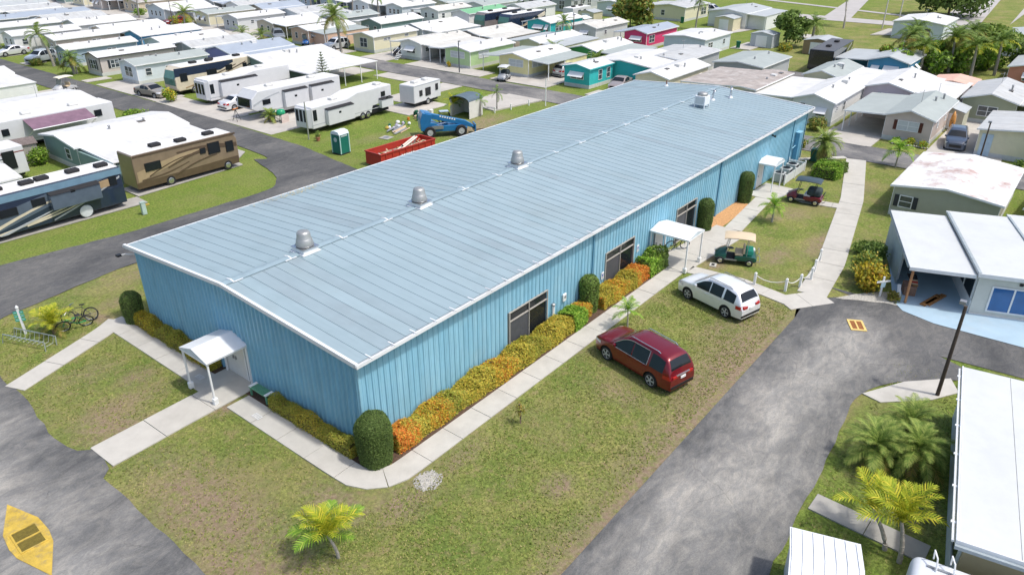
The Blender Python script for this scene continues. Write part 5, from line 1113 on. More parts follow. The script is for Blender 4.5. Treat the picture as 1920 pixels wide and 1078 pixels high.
home('light home with a long pale roof beside parked cars in the top left', 39, 141.5, 10, 5.4, 'white', 'white', 3, 0, group=G2, seed=13)
# across the middle street
home('cream home with tall front windows behind the open porch', 60.7, 66.8, 8.9, 4.4, 'cream', 'white', 0, 2, front=[(.5, 1.5, 1.25, .7)], side=[(.3, 1.3, .3, 1.6), (.75, .7, .3, 1.7)], group=G3)
home('white home with a striped white awning and a corner porch on the middle street', 60.6, 57.0, 10, 4.0, 'white', 'white', 3.4, 2.6, front=[(.5, 1.6, .8, .9, True)], side=[(.12, .7, .5, 1.2)], awn=True, open_m=.62, open_p=.3, group=G3)
home('pale green home with a white roof and large white garage screen', 60.3, 47.7, 9.2, 4.4, 'green', 'white', 0, 3.4, front=[(.5, 2.4, .75, 1.3)], side=[(.3, 2.0, .8, 1.2)], group=G3, wmt=curtain)
home('pale yellow home with a white roof beside the covered golf cart', 60.6, 38.3, 8.8, 4.6, 'yellow', 'white', 3.0, 3.2, front=[(.42, 2.2, .8, 1.25)], side=[(.22, 2.2, .8, 1.2)], addroof='green', group=G3, rise=.5, wmt=curtain)
home('bright turquoise home with a white awning and turquoise skylight', 60.1, 28.9, 5.2, 3.5, 'teal', 'white', 0, 0, front=[(.5, 1.8, .7, 1.0, True)], side=[(.45, .7, 1.1, .8), (.8, .7, 1.1, .8)], awn=True, trim='teal', group=G3, rise=.35)
home('turquoise rear wing with a wide white roof over a dark open carport', 65.6, 23.6, 9.5, 8.6, 'teal', 'white', 0, 0, group=G3, rise=.45, z=2.2, trim='white', seed=3)
home('cream home with a bright white gable roof just beyond the far blue roof end', 60.9, 19.2, 10.2, 4.0, 'cream', 'white', 0, 0, group=G3, rise=.5, side=[(.8, .6, .5, 1.1)])
home('cream trailer home with dark windows under a stained brown carport roof', 61.5, 9.5, 10.5, 3.0, 'cream', 'brown', 0, 5.6, group=G3, rise=.1, z=2.35, side=[(.12, .5, .5, 1.4), (.5, 1.0, .5, 1.3), (.85, .5, .5, 1.3)], open_p=.9)
home('light grey home with a bright white roof just right of the blue hall corner', 60.7, 1.3, 11, 3.9, 'white', 'white', 0, 5.6, group=G3, rise=.6, front=[(.75, .45, .8, 1.1), (.28, .9, .7, .9, True)], side=[(.12, .35, .4, 1.3), (.33, .6, .8, 1.0)], awn=None, open_p=.05)
home('beige home with brown shutters and a carport on dark posts', 59.4, -7.7, 9.7, 3.9, 'rosy', 'green', 0, 3.8, group=G3, rise=.6, front=[(.5, 1.7, .8, 1.1)], side=[(.25, .5, .5, 1.2), (.6, .5, .5, 1.2)], shutters='brown', open_p=.75, wmt=curtain)
home('cream home with a pale blue arched door behind the leaning dark pole', 59.0, -17.6, 7.5, 6.2, 'cream', 'white', 0, 0, group=G3, rise=.3, front=[(.2, 1.2, .8, .9, True)], awn=True)
part('door', MB().box(-.06, 5.1, .1, -.0, 5.95, 1.95), M('pale_blue_door', (.45, .58, .68), .5), [o for o in C.objects if o.get('label', '').startswith('cream home with a pale blue')][0])
home('peach walled home with white awnings beside the coconut palms', 58.8, 79.5, 9.2, 4.2, 'peach', 'white', 3.6, 0, group=G3, addroof='green', front=W2, side=[(.1, .9, .6, 1.1, True), (.4, 1.2, .7, 1.0, True), (.65, .7, .7, 1.0, True)], open_m=.1)
home('white roofed long home just past the pair of palms', 60.2, 90.5, 9.5, 4.3, 'beige', 'white', 3.2, 0, group=G3, front=W2, seed=21)
home('home with a grey wall and white gable seen between the palms', 60.2, 100.5, 9.5, 4.3, 'lightgrey', 'white', 0, 3, group=G3, front=W2, side=SD2, seed=22)
home('cream home with small awnings beyond the silver van', 60.2, 109.5, 9.5, 4.3, 'cream', 'green', 0, 3, group=G3, front=W2, side=SD2, awn=True, seed=23)
home('pale blue home with many front windows and attached white porch roof', 59.0, 122.5, 9.5, 6, 'paleblue', 'white', 3, 0, group=G3, front=W3, side=SD2, seed=24, rise=.7)
home('wide tan home with paired dark windows in the top left', 61.5, 137, 12, 6, 'tan', 'brown', 0, 3, group=G3, front=[(.2, .6, .9, .9), (.4, .6, .9, .9), (.8, .6, .9, .9)], side=SD, seed=25)
# row behind
home('pale blue home with a pyramid like white roof behind the cream home', 70.6, 66.6, 10.2, 4.6, 'paleblue', 'white', 3.2, 0, group=G4, rise=.6, open_m=.1, front=W2, side=SD2)
home('pale grey gable beside a teal gable under a white roof', 70.8, 76.2, 9.5, 4.8, 'seagreen', 'white', 0, 3.2, group=G4, rise=.6, front=W2)
home('grey green roofed home just right of the very tall palm', 70.0, 86.5, 9.5, 4.6, 'grey', 'green', 0, 3.2, group=G4, rise=.5, front=W2)
home('home with the widest white roof left of the very tall palm', 70.5, 97.5, 10, 6, 'paleblue', 'white', 3, 0, group=G4, rise=.6, front=W2)
home('brownish gabled home with a broad white roof behind the white awning home', 71.4, 55.6, 10.2, 4.6, 'taupe', 'white', 3.6, 0, group=G4, rise=.5, open_m=.1)
home('cream home with a white roof and ribbed grey lean-to behind the yellow home', 71.5, 44.7, 10.3, 3.4, 'cream', 'white', 3.4, 3, group=G4, rise=.4, addroof='grey', open_m=0)
home('leaf green gabled home behind the turquoise home', 70.8, 34.9, 9.0, 4.2, 'kelly', 'white', 4.2, 0, group=G4, rise=.5, addroof='green', open_m=1.0)
home('low white home with two roof seams and a red roof vent', 71.5, 22.5, 10, 6.6, 'grey', 'white', 0, 0, group=G4, rise=.3)
home('grey home with a patched pale roof above the stained carport', 73.5, 13.5, 9, 6.0, 'grey', 'green', 0, 0, group=G4, rise=.35)
home('cream gabled home with a grey green roof and a white flat annex roof', 73.0, 4.6, 8.6, 3.8, 'cream', 'green', 4.4, 0, group=G4, rise=.6, addroof='white', front=[(.3, .6, .7, 1.0)], open_m=.1)
home('lilac grey home with teal shutters and a broad white roof', 70.6, -3.4, 10, 4.6, 'lilac', 'white', 4.0, 0, group=G4, rise=.6, front=[(.45, 1.5, 1.0, .8)], shutters='teal', open_m=.5)
home('sage green gabled home with a white lean-to roof at the right', 71.2, -12.6, 9.4, 4.6, 'sage', 'white', 4.6, 0, group=G4, rise=.65, front=[(.5, 1.6, .9, .8)], open_m=.4)
home('home at the right frame edge with a low white roof beyond the sage one', 71, -24, 9.4, 5, 'putty', 'white', 2, 0, group=G4, rise=.4)
# far side of the back street
home('teal home with a white roof and awning in front of the far lawn', 88.6, 55.2, 9.6, 4.6, 'teal', 'white', 0, 1.5, group=G5, rise=.5, front=[(.5, 1.8, .8, .95, True), (.12, .4, 1.2, .7)], side=[(.25, 1.5, 1.0, .85), ], awn=True)
home('pale grey home with white awnings left of the pink home', 88.4, 46.2, 9.6, 4.2, 'lightgrey', 'white', 0, 3.2, group=G5, rise=.5, front=[(.5, 1.4, .7, 1.0, True)], side=[(.3, .6, .6, 1.1)], awn=True)
home('hot pink home with a blue grey roof', 88.4, 37.2, 9.8, 3.8, 'pink', 'blue', 0, 2.2, group=G5, rise=.45, front=[(.45, 1.7, .7, 1.0, True)], side=[(.17, 1.6, 1.0, .85)], awn=True)
home('pale blue flat fronted home with a white roof right of the pink home', 88.2, 27.7, 8.8, 6.4, 'paleblue', 'white', 0, 0, group=G5, rise=.3, side=[(.22, 1.4, .7, 1.0), (.75, .6, .7, 1.0)], front=[(.75, .8, .7, .4)])
home('white home with a leaf green roof in the distance', 89.0, 73.2, 10.8, 4.0, 'white', 'kelly', 0, 0, group=G5, rise=.5, side=[(.22, .5, .5, 1.2), (.35, .5, .5, 1.2), (.52, .4, 1.2, .8), (.62, .4, 1.2, .8)])
home('white home with a carport and railed deck left of the green roofed home', 88.8, 80.6, 9, 4.4, 'white', 'white', 0, 3, group=G5, rise=.5, front=W2, side=SD)
home('pale blue white home with tall front windows left of the deck home', 88.8, 90, 9, 4.4, 'paleblue', 'white', 0, 3, group=G5, rise=.5, front=W3, side=SD2)
home('bright blue home with a pale blue roof and white awnings near the palm thicket', 86.9, .6, 8.8, 4.6, 'blue', 'grey', 0, 4.2, group=G5, rise=.6, front=[(.4, 1.5, .8, .9, True), (.8, .7, .7, .9, True)], side=[(.2, .8, .7, .9, True), (.45, .8, .7, .9, True)], awn=True)
home('salmon home with a grey roof and a red awning at the right edge', 92.5, -13.8, 9, 4.6, 'salmon', 'grey', 0, 0, group=G5, rise=.5, front=[(.5, 1.4, .8, .9, True)], awn=True)
home('white home with pale grey roof across the far lawn', 123.5, 3.8, 10.2, 7.4, 'paleblue', 'white', 0, 0, z=2.6, rise=.5, front=[(.3, .9, 1.0, .9), (.55, .9, 1.0, .9)], side=[(.25, .6, .9, .9), (.65, .6, .9, .9)], name='bungalow', cat='house')
home('cream and blue house with a dark screened porch left of the pale screened one', 119.5, 46.5, 10, 6.5, 'cream', 'white', 0, 3.4, z=2.5, rise=.4, front=[(.7, .7, .9, .9)], side=[(.8, 2.2, 1.3, .6)], name='bungalow', cat='house')
home('cream house with a large dark screened porch and a shed in front', 117.5, 33.8, 11, 7.0, 'white', 'grey', 3.4, 0, z=2.6, rise=.5, front=[(.6, .4, .6, 1.2)], open_m=.1, name='bungalow', cat='house')
home('pale blue house with several white awnings behind the small green lawn', 117.5, 58.5, 10.5, 6.0, 'paleblue', 'white', 0, 0, z=2.5, rise=.4, front=[(.5, 1.0, .8, 1.0, True)], side=[(.2, .9, .8, 1.0, True), (.45, .9, .8, 1.0, True), (.7, .9, .8, 1.0, True)], awn=True, name='bungalow', cat='house')
home('house with a light blue white roof at the far right edge', 116, -12.5, 11, 7.5, 'white', 'grey', 0, 0, z=2.5, rise=.6, name='bungalow', cat='house')
home('house with a black window wall in the distance behind the dark motorhome', 118, 71, 10, 8, 'grey', 'green', 0, 0, z=2.6, side=[(.15, 1.3, 1.6, .5), (.4, 1.3, 1.6, .5), (.65, 1.3, 1.6, .5)], front=[(.3, 1.3, 1.6, .5), (.7, 1.3, 1.6, .5)], name='bungalow', cat='house')
# west side of the left street
home('sea green home with a wide sloping white roof behind the brown motorhome', 8.9, 44.2, 9.4, 6.2, 'seagreen', 'white', 5.6, 0, z=2.05, rise=.42, front=[(.30, .8, .85, .75)], group='homes behind the motorhomes', open_m=.0, seed=2, addroof='white', vents=3)
home('long white home with a grooved flat roof behind the white trailer with the plum awning', 3.5, 58.5, 13.5, 6.6, 'white', 'white', 2.0, 0, z=2.35, rise=.3, group='homes behind the motorhomes', open_m=.0)
home('white home with a low porch roof at the left edge across the left street', 7.0, 79.6, 10.4, 5.0, 'white', 'white', 6.2, 0, z=2.25, rise=.4, group='homes behind the motorhomes', open_m=.3, side=SD2)
home('white garage with a rounded white roof at the left edge behind the blue motorhome', -8.5, 40.2, 11.6, 5.2, 'paleblue', 'white', 0, 0, z=1.95, rise=.35, group='homes behind the motorhomes', vents=0)
home('white home at the left edge beyond the porch roofed one', 8.5, 91.5, 9.5, 5.0, 'white', 'white', 0, 2, group='homes behind the motorhomes')
# right hand homes
home('putty coloured home with a white roof flaking to rust beside the lawn', 39.7, -15.6, 9.2, 6.3, 'putty', 'worn', 0, 0, z=2.15, rise=.38, front=[(.86, .75, .75, .75)], group='homes beside the right road', vents=0, shutters='dark', seed=1)
home('low white home between the flaking roof and the right edge', 40.5, -22.6, 9, 5.6, 'beige', 'plain', 0, 0, z=1.9, rise=.3, group='homes beside the right road', vents=1, ang=-4)
# generated rows further up the picture, each described by where it stands
rg = random.Random(77); ordn = ['first', 'second', 'third', 'fourth', 'fifth', 'sixth', 'seventh', 'eighth', 'ninth', 'tenth', 'eleventh', 'twelfth']
ROWS = [(28.3, 151, 'left street row', 'the white home in the top left corner'), (39.5, 151, 'second row', 'the long pale roofed home'), (60.4, 149, 'middle street row', 'the wide tan home'), (71.0, 108, 'row behind the middle street', 'the widest white roof'), (89.0, 99.5, 'back street row', 'the pale blue white home with tall windows'),
        (100.5, 70, 'row behind the leaf green roof', 'the far teal home'), (118.5, 83, 'far lawn row', 'the black window wall house'), (130.5, 74, 'outermost row', 'the far pale road')]
for rx, ry, rname, after in ROWS:
    yv = ry; k = 0
    while yv < 190.5 - (rx - 54.6) * 1.26 + 14 and k < 12:
        wl = rg.choice(['white', 'white', 'cream', 'paleblue', 'lightgrey', 'beige', 'grey', 'bluegrey', 'yellow', 'greige', 'seagreen']); rf_ = rg.choice(['white', 'white', 'white', 'white', 'grey', 'green', 'blue'])
        home(f'{wl.replace("paleblue", "pale blue").replace("lightgrey", "light grey").replace("bluegrey", "blue grey").replace("seagreen", "sea green")} {rf_.replace("green", "grey green").replace("blue", "blue grey")} roofed home, {ordn[k]} beyond {after}', rx + rg.uniform(-.8, .8), yv, rg.uniform(8.8, 10.6), rg.uniform(3.9, 5.2), wl, rf_, rg.choice([0, 2.5, 3]), rg.choice([0, 2, 3]), rise=rg.uniform(.4, .65), front=W2, side=rg.choice([SD, SD2]), awn=rg.random() < .3, group='distant homes of the ' + rname, seed=k, vents=1)
        yv += rg.uniform(8.6, 9.6); k += 1
# concrete between the homes: drives and pads of each lot
pale_slab = M('pale_driveway', (.46, .435, .39), .88, var=.12, scale=.5, dirt=((.33, .30, .27), .6, .4))
for x0, x1, y0, y1 in ((24.9, 28, 49.5, 62.6), (24.9, 39, 41.5, 49.3), (25.0, 28.5, 62.8, 76.8), (25.0, 40, 50, 57.6), (24.9, 27.6, 97, 99), (24.9, 28, 79, 80.6), (25, 28, 106, 108), (46.5, 51.8, 57, 61), (49.5, 52.0, 47.5, 54.6), (41.5, 51.8, 41.5, 44.6), (46.5, 51.7, 32.3, 36.0), (38, 44, 36.5, 41),
                       (57.2, 60.4, 43.5, 57), (57.2, 60.7, 33.2, 41.8), (57.2, 61, 60.8, 66), (57.2, 60, 70, 79), (55.6, 60.7, -3.4, .9), (55.6, 72, -13.6, -8.0), (55.7, 70, -3.8, .7), (57.2, 60.2, 20.5, 27.6), (60.2, 72, 33.2, 38.2), (60, 72, 50, 57), (60, 72, 60, 66),
                       (85.8, 88.8, 66, 80), (80, 81.6, 10, 92), (85.8, 88.4, 41.5, 46), (85.8, 88.4, 50.5, 55), (85.8, 100, 60, 72.6), (97.2, 104, 24.5, 27.6), (114, 118, 21, 24), (17.6, 20.6, 70, 78), (16.8, 20.5, 50, 58), (39, 50, 92, 100), (39, 60, 145, 200), (24.9, 52.3, 110, 112.5), (57, 90, 92, 200), (85.9, 118, 92, 200)):
    pad('driveway', [(x0, y0), (x1, y0), (x1, y1), (x0, y1)], pale_slab, .03, .02)
pad('driveway', [(127, 10), (133.5, 11), (133.5, 14), (124, 14.5)], pale_slab, .03)

# ------------------------------------------------------------------ travel trailers and motorhomes (long axis = local x)
rvw = M('rv_white', (.60, .61, .62), .35, var=.04, coat=.3); rvroof = M('rv_roof', (.68, .68, .66), .6, var=.05, dirt=((.55, .54, .5), .5, .9))
def rv(label, x, y, L_, Wd, H, ang=0, body=rvw, stripes=(), win=(), front=None, rear=None, slides=(), acs=((.3, .5), (.7, .5)), axles=(.65,), awn=None, name='motorhome', cat='motorhome', zf=.45, group=None, roof=None, step=0, nose=None):
    """origin at the -x,-y corner; the -y side is the side described by win and stripes"""
    t = thing(name, label, cat, (x, y, .05), rad(ang), group)
    if nose == 'minus': prof = [(.25, zf), (L_, zf), (L_, H), (.9, H), (.35, H - .35), (0, H - 1.2), (0, zf + .3)]
    elif nose == 'minusfw': prof = [(1.9, zf), (L_, zf), (L_, H), (.9, H), (.1, H - .7), (.0, H - 1.6), (.5, H - 1.9), (1.7, H - 1.95)]
    elif nose == 'plus': prof = [(0, zf), (L_ - .1, zf), (L_, zf + .3), (L_, H - .5), (L_ - .35, H), (0, H)]
    elif step: prof = [(0, zf), (L_ * .72, zf), (L_ * .74, H - 1.7), (L_, H - 1.6), (L_, H), (L_ * .55, H), (L_ * .42, H - step), (0, H - step)]
    else: prof = [(0, zf), (L_, zf), (L_, H), (0, H)]
    ob('body', bevmesh(MB().extr(prof, 'y', 0, Wd), 'body', body, .07, 2), t)
    if step: part('roof_skin', MB().extr([(.08, H - step), (L_ * .42, H - step), (L_ * .55, H), (L_ - .08, H), (L_ - .08, H + .02), (L_ * .55, H + .02), (L_ * .42, H - step + .02), (.08, H - step + .02)], 'y', .08, Wd - .08), roof or rvroof, t)
    else: part('roof_skin', MB().box(.9 if nose and 'minus' in nose else .1, .08, H - .01, L_ - (.4 if nose == 'plus' else .1), Wd - .08, H + .02), roof or rvroof, t)
    for si, (poly, mt) in enumerate(stripes): part('stripe', MB().extr([(a * L_, zf + b * (H - zf)) for a, b in poly], 'y', -.008 - .004 * si, .01 + .0013 * si), mt, t)
    for a, b, w_, h_ in win:
        f_ = part('window', MB().box(a * L_ - .04, -.055, b - .04, a * L_ + w_ + .04, .0, b + h_ + .04), black, t); part('pane', box(a * L_, -.061, b, a * L_ + w_, -.055, b + h_), glass, f_)
    for a, b, w_, z0, z1, mt in slides:
        s_ = part('slide_out', MB().box(a * L_, -.45, z0, a * L_ + w_, .0, z1), mt or body, t, bevel=.03)
        part('slide_topper', MB().add([(a * L_, -.5, z1 + .02), (a * L_ + w_, -.5, z1 + .02), (a * L_ + w_, -.01, z1 + .14), (a * L_, -.01, z1 + .14), (a * L_, -.5, z1 + .04), (a * L_ + w_, -.5, z1 + .04), (a * L_ + w_, -.01, z1 + .16), (a * L_, -.01, z1 + .16)], [(0, 1, 2, 3), (7, 6, 5, 4), (0, 4, 5, 1)]), dark, t)
        part('slide_window', box(a * L_ + w_ * .4, -.46, z0 + .9, a * L_ + w_ * .4 + .3, -.45, z0 + 1.1), glass, t)
    if front == 'windscreen':
        m = MB(); x0 = -.012
        if nose == 'minus': part('windscreen', MB().add([(x0, .15, H - 1.95), (x0, Wd - .15, H - 1.95), (x0, Wd - .15, H - 1.2), (x0, .15, H - 1.2), (.33, Wd - .2, H - .38), (.33, .2, H - .38)], [(0, 1, 2, 3), (3, 2, 4, 5)]), glass_green, t)
        elif nose == 'minusfw': part('windscreen', MB().add([(-.015, .3, H - 1.5), (-.015, Wd - .3, H - 1.5), (.06, Wd - .3, H - .72), (.06, .3, H - .72)], [(0, 1, 2, 3)]), glass, t); part('nose_surround', MB().box(.05, .12, H - .72, .12, Wd - .12, H - .66), black, t)
        elif nose == 'plus': part('windscreen', MB().add([(L_ + .012, .15, H - 1.9), (L_ + .012, Wd - .15, H - 1.9), (L_ + .012, Wd - .15, H - .6), (L_ + .012, .15, H - .6)], [(0, 1, 2, 3)]), glass, t)
    if front == 'bay':
        ob('bay', bevmesh(MB().prism([(0.02, .05), (-.3, .32), (-.3, Wd - .32), (0.02, Wd - .05)], zf + .1, H - step - .12), 'bay', body, .03), t)
        for k in range(3):
            y0 = .36 + k * (Wd - .72) / 3; part('window', box(-.31, y0 + .09, zf + .65, -.30, y0 + (Wd - .72) / 3 - .09, zf + 1.75), glass, t)
        part('window', MB().box(.15, -.02, zf + .75, .6, .0, zf + 1.75), glass, t)
    for a, b in acs:
        zz = H + .02 - (step if step and a < .42 else 0); part('air_conditioner', MB().box(a * L_ - .42, b * Wd - .3, zz, a * L_ + .42, b * Wd + .3, zz + .24), M('rv_ac', (.62, .62, .6), .5) if mats_light else dark, t, bevel=.08)
    for a in axles:
        for sy in (.02, Wd - .22):
            w = ob('wheel', MB().lathe([(.2, 0), (.36, 0), (.4, .04), (.4, .16), (.36, .2), (.2, .2)], n=20, ax='y').mesh('tyre', dark), t, loc=(a * L_, sy - .03, .38)); part('hub_cap', MB().lathe([(.22, -.02), (.2, -.03), (.06, -.05)], n=16, ax='y'), chrome, w)
    part('chassis', MB().box(.4 if nose != 'minusfw' else 2.2, .25, .25, L_ - .3, Wd - .25, zf + .02), dark, t)
    if awn:
        a, w_, col = awn; m = MB(); x0, x1 = a * L_, a * L_ + w_; zt_ = H - .15; zb_ = H - .75; dd = 1.9
        m.add([(x0, -.02, zt_), (x1, -.02, zt_), (x1, -dd, zb_), (x0, -dd, zb_), (x0, -.02, zt_ - .02), (x1, -.02, zt_ - .02), (x1, -dd, zb_ - .02), (x0, -dd, zb_ - .02)], [(0, 1, 2, 3), (7, 6, 5, 4), (0, 3, 7, 4), (1, 5, 6, 2)])
        part('awning', m, col, t); part('awning_arm', MB().tube([(x0, 0, zf + .4), (x0, -dd, zb_)], .03, 4).tube([(x1, 0, zf + .4), (x1, -dd, zb_)], .03, 4).tube([(x0 - .05, -dd, zb_), (x1 + .05, -dd, zb_)], .05, 6), white, t)
    return t
mats_light = False
cream_s = M('cream_stripe', (.62, .55, .42), .35, coat=.5); tan_s = M('tan_stripe', (.38, .27, .16), .35, coat=.5); navy = M('navy_paint', (.018, .03, .06), .25, coat=.8); slate = M('slate_paint', (.09, .12, .16), .25, coat=.8); silver = M('silver_stripe', (.40, .42, .44), .3, coat=.5)
bronze = M('bronze_paint', (.22, .165, .11), .3, coat=.6); umber = M('umber_stripe', (.10, .068, .045), .3, coat=.6); sand = M('sand_stripe', (.37, .28, .17), .3, coat=.6)
blueband = M('blue_roof_band', (.16, .27, .36), .3, coat=.5)
def swoosh(x0, z0, x1, z1, w0, w1, bend=.1, n=8):
    top = []; bot = []
    for i in range(n + 1):
        f = i / n; x = x0 + (x1 - x0) * f; z = z0 + (z1 - z0) * f + bend * math.sin(math.pi * f); w = w0 + (w1 - w0) * f
        top.append((x, min(.99, z + w / 2))); bot.append((x, max(.01, z - w / 2)))
    return bot + list(reversed(top))
rv('long navy blue motorhome with cream swooshes and a white roof at the left edge', -9.0, 33.6, 16.4, 2.35, 2.95, 0, navy,
   [(swoosh(.30, .05, .99, .98, .5, .2, .02), slate), ([(0, .80), (1, .80), (1, .97), (0, .97)], blueband), (swoosh(.44, .08, .82, .70, .09, .03, .06), cream_s), (swoosh(.46, .02, .9, .52, .05, .03, -.06), cream_s), (swoosh(.60, .10, .93, .55, .05, .02, -.08), cream_s), (swoosh(.70, .06, .99, .74, .035, .05, -.05), silver), (swoosh(.80, .55, .96, .66, .16, .2, .02), tan_s), (swoosh(.5, .0, .72, .34, .07, .02, .0), silver)],
   win=[(.52, 1.55, 1.0, .42), (.64, 1.75, .75, .4), (.79, 1.45, .4, .42), (.945, 1.85, .45, .55)], acs=((.55, .5), (.66, .45), (.72, .5), (.84, .5), (.95, .4)), axles=(.33,), slides=((.70, 0, 3.2, 1.25, 2.25, slate),), zf=.35)
o_ = C.objects[-1]
t = thing('wheel_cover', 'round white cover on the rear wheel of the navy motorhome', 'wheel cover', (4.55, 33.62, .55)); part('disc', MB().lathe([(.42, 0), (.43, -.04), (.38, -.08), (.1, -.1)], n=26, ax='y'), M('pale_cover', (.62, .64, .66), .5), t)
rv('brown and bronze motorhome with a white roof parked beside the grass strip', 9.1, 35.4, 8.6, 2.2, 2.9, 0, bronze,
   [([(0, 0), (.99, 0), (.99, .24), (0, .18)], umber), (swoosh(.02, .34, .80, .74, .30, .10, .08), sand), (swoosh(.05, .22, .5, .44, .06, .03, -.06), umber), (swoosh(.4, .78, .99, .60, .05, .10, .08), umber), (swoosh(.12, .30, .62, .66, .04, .02, .1), umber), (swoosh(.3, .42, .99, .62, .05, .12, .16), umber), (swoosh(.36, .15, .78, .46, .05, .03, .06), umber), ([(.01, .93), (.99, .93), (.99, .99), (.01, .99)], umber)],
   win=[(.1, 1.55, 1.15, .55), (.62, 1.85, .4, .35), (.70, 1.65, .95, .8), (.88, 1.5, .6, .75)], acs=((.28, .5), (.5, .35), (.78, .4)), axles=(.30, .87), nose='plus', front='windscreen', zf=.35)
mirror_t = C.objects[-1]
rv('beige and black motorhome with a green windscreen and swooping stripes', 28.0, 63.3, 10.6, 2.5, 3.0, 2, cream_s,
   [([(.0, .62), (.55, .62), (.72, .86), (.72, .98), (0, .98)], navy), (swoosh(.18, .15, .75, .75, .07, .04, .0), umber), (swoosh(.3, .08, .88, .80, .06, .04, .0), umber), (swoosh(.45, .06, .97, .70, .07, .05, .0), navy), (swoosh(.1, .1, .5, .4, .05, .03, .0), tan_s)],
   win=[(.06, 1.5, .8, .8), (.38, 1.7, 1.2, .55), (.62, 1.9, .8, .5), (.84, 1.9, .5, .4)], acs=((.3, .5), (.48, .4), (.52, .6), (.85, .5)), axles=(.2, .7), nose='minus', front='windscreen')
mats_light = True
rv('white fifth wheel trailer with three tall end windows behind the white saloon', 27.8, 56.2, 10.4, 2.6, 2.85, 0, rvw, [([(0, .12), (1, .12), (1, .15), (0, .15)], silver)], slides=((.12, 0, 4.6, .75, 2.3, None),), front='bay', axles=(.6, .68), name='travel_trailer', cat='trailer', step=.25, group='white trailers by the left street')
rv('white fifth wheel trailer with a dark rounded nose window beside the green lidded bin', 26.6, 46.7, 11.2, 2.6, 2.85, 0, rvw, [([(.2, .12), (1, .12), (1, .16), (.2, .16)], silver), (swoosh(.02, .45, .3, .8, .08, .05, .05), silver)], win=[(.12, 1.5, .8, .4)], slides=((.33, 0, 2.9, .8, 2.35, None), (.63, 0, 3.0, .8, 2.35, None)), front='windscreen', nose='minusfw', axles=(.7, .78), name='travel_trailer', cat='trailer', group='white trailers by the left street', acs=((.28, .5), (.75, .5)))
rv('largest white fifth wheel trailer with bay windows near the green portable toilet', 27.5, 38.4, 10.8, 2.3, 2.8, 4, rvw, [([(0, .14), (1, .14), (1, .17), (0, .17)], silver)], win=[(.86, 1.85, .5, .4)], slides=((.15, 0, 3.4, .55, 1.95, None), (.82, 0, 1.7, .75, 1.55, None)), front='bay', axles=(.60, .67), name='travel_trailer', cat='trailer', step=.35, group='white trailers by the left street', acs=((.33, .4), (.9, .4)))
rv('short white box trailer with dark windows parked by the middle street', 40.4, 38.0, 4.6, 2.0, 2.35, 6, rvw, [([(0, .93), (1, .93), (1, .99), (0, .99)], silver)], win=[(.2, 1.2, .4, .5), (.42, 1.05, .8, .75), (.8, 1.35, .35, .6)], axles=(.5,), name='travel_trailer', cat='trailer', zf=.5)
rv('white trailer with a plum awning at the left edge', 6.9, 54.8, 10.2, 2.5, 2.6, 1, rvw, [([(0, .1), (1, .1), (1, .13), (0, .13)], silver)], win=[(.04, 1.4, .5, .5), (.82, 1.55, .6, .5)], awn=(.22, 5.4, M('plum_awning', (.20, .12, .16), .5, var=.2, scale=1.5)), axles=(.5, .58), name='travel_trailer', cat='trailer')
rv('white trailer with a tall tinted window at the left frame edge', -3.0, 45.7, 8.8, 2.4, 2.6, 2, rvw, [([(0, .78), (1, .78), (1, .82), (0, .82)], M('maroon_stripe', (.2, .06, .05), .4)), ([(0, .62), (.85, .62), (.85, .65), (0, .65)], navy)], win=[(.82, 1.0, .8, 1.3), (.4, 1.5, .8, .4)], axles=(.5,), name='travel_trailer', cat='trailer')
mats_light = False
rv('black toy hauler with grey blue swooshes in front of the far lawn', 86.0, 9.2, 11.0, 3.0, 2.9, 4, M('black_rv', (.012, .014, .018), .25, coat=.6), [(swoosh(.25, .05, .62, .85, .14, .08, 0), slate), (swoosh(.45, .05, .9, .9, .12, .08, .05), silver), (swoosh(.6, .1, .98, .6, .09, .07, -.1), silver)], win=[(.3, 1.4, 1.2, .6), (.6, 1.5, .8, .7)], name='travel_trailer', cat='trailer', axles=(.7, .78), roof=M('grey_rv_roof', (.10, .10, .105), .5, var=.1))
rv('black and cream motorhome left of the far teal home', 87.6, 63.0, 10.0, 2.6, 2.9, -2, navy, [(swoosh(.3, .1, .98, .8, .12, .3, 0), cream_s), (swoosh(.2, .05, .8, .6, .08, .06, 0), tan_s)], win=[(.3, 1.6, 1.0, .5), (.7, 1.6, .8, .5)], nose='minus', front='windscreen', axles=(.2, .75))
rv('dark motorhome with a teal windscreen at the corner of the leaf green roofed home', 87.0, 67.8, 10, 2.6, 2.9, 0, M('taupe_rv', (.2, .18, .17), .3, coat=.4), [([(0, .5), (1, .5), (1, .95), (0, .95)], navy)], win=[(.3, 1.6, 1.0, .5)], nose='minus', front='windscreen', axles=(.2, .75))
rv('small white trailer with black trim on the grass behind the far teal home', 106, 62.5, 6, 2.3, 2.4, 0, rvw, [([(0, .1), (1, .1), (1, .2), (0, .2)], black)], win=[(.3, 1.4, .7, .5), (.6, 1.4, .7, .5)], name='travel_trailer', cat='trailer', axles=(.5,))

# ------------------------------------------------------------------ carport home on the right (turned about 20 degrees)
t = thing('carport_home', 'white flat roofed home with an open carport and blue filmed windows', 'mobile home', (26.0, -13.3, 0), rad(20), 'homes beside the right road')
flat_roof = M('pale_flat_roof', (.58, .60, .59), .5, var=.04, scale=.5, dirt=((.44, .44, .41), .6, .6), streak=(.6, .6, .6, .08))
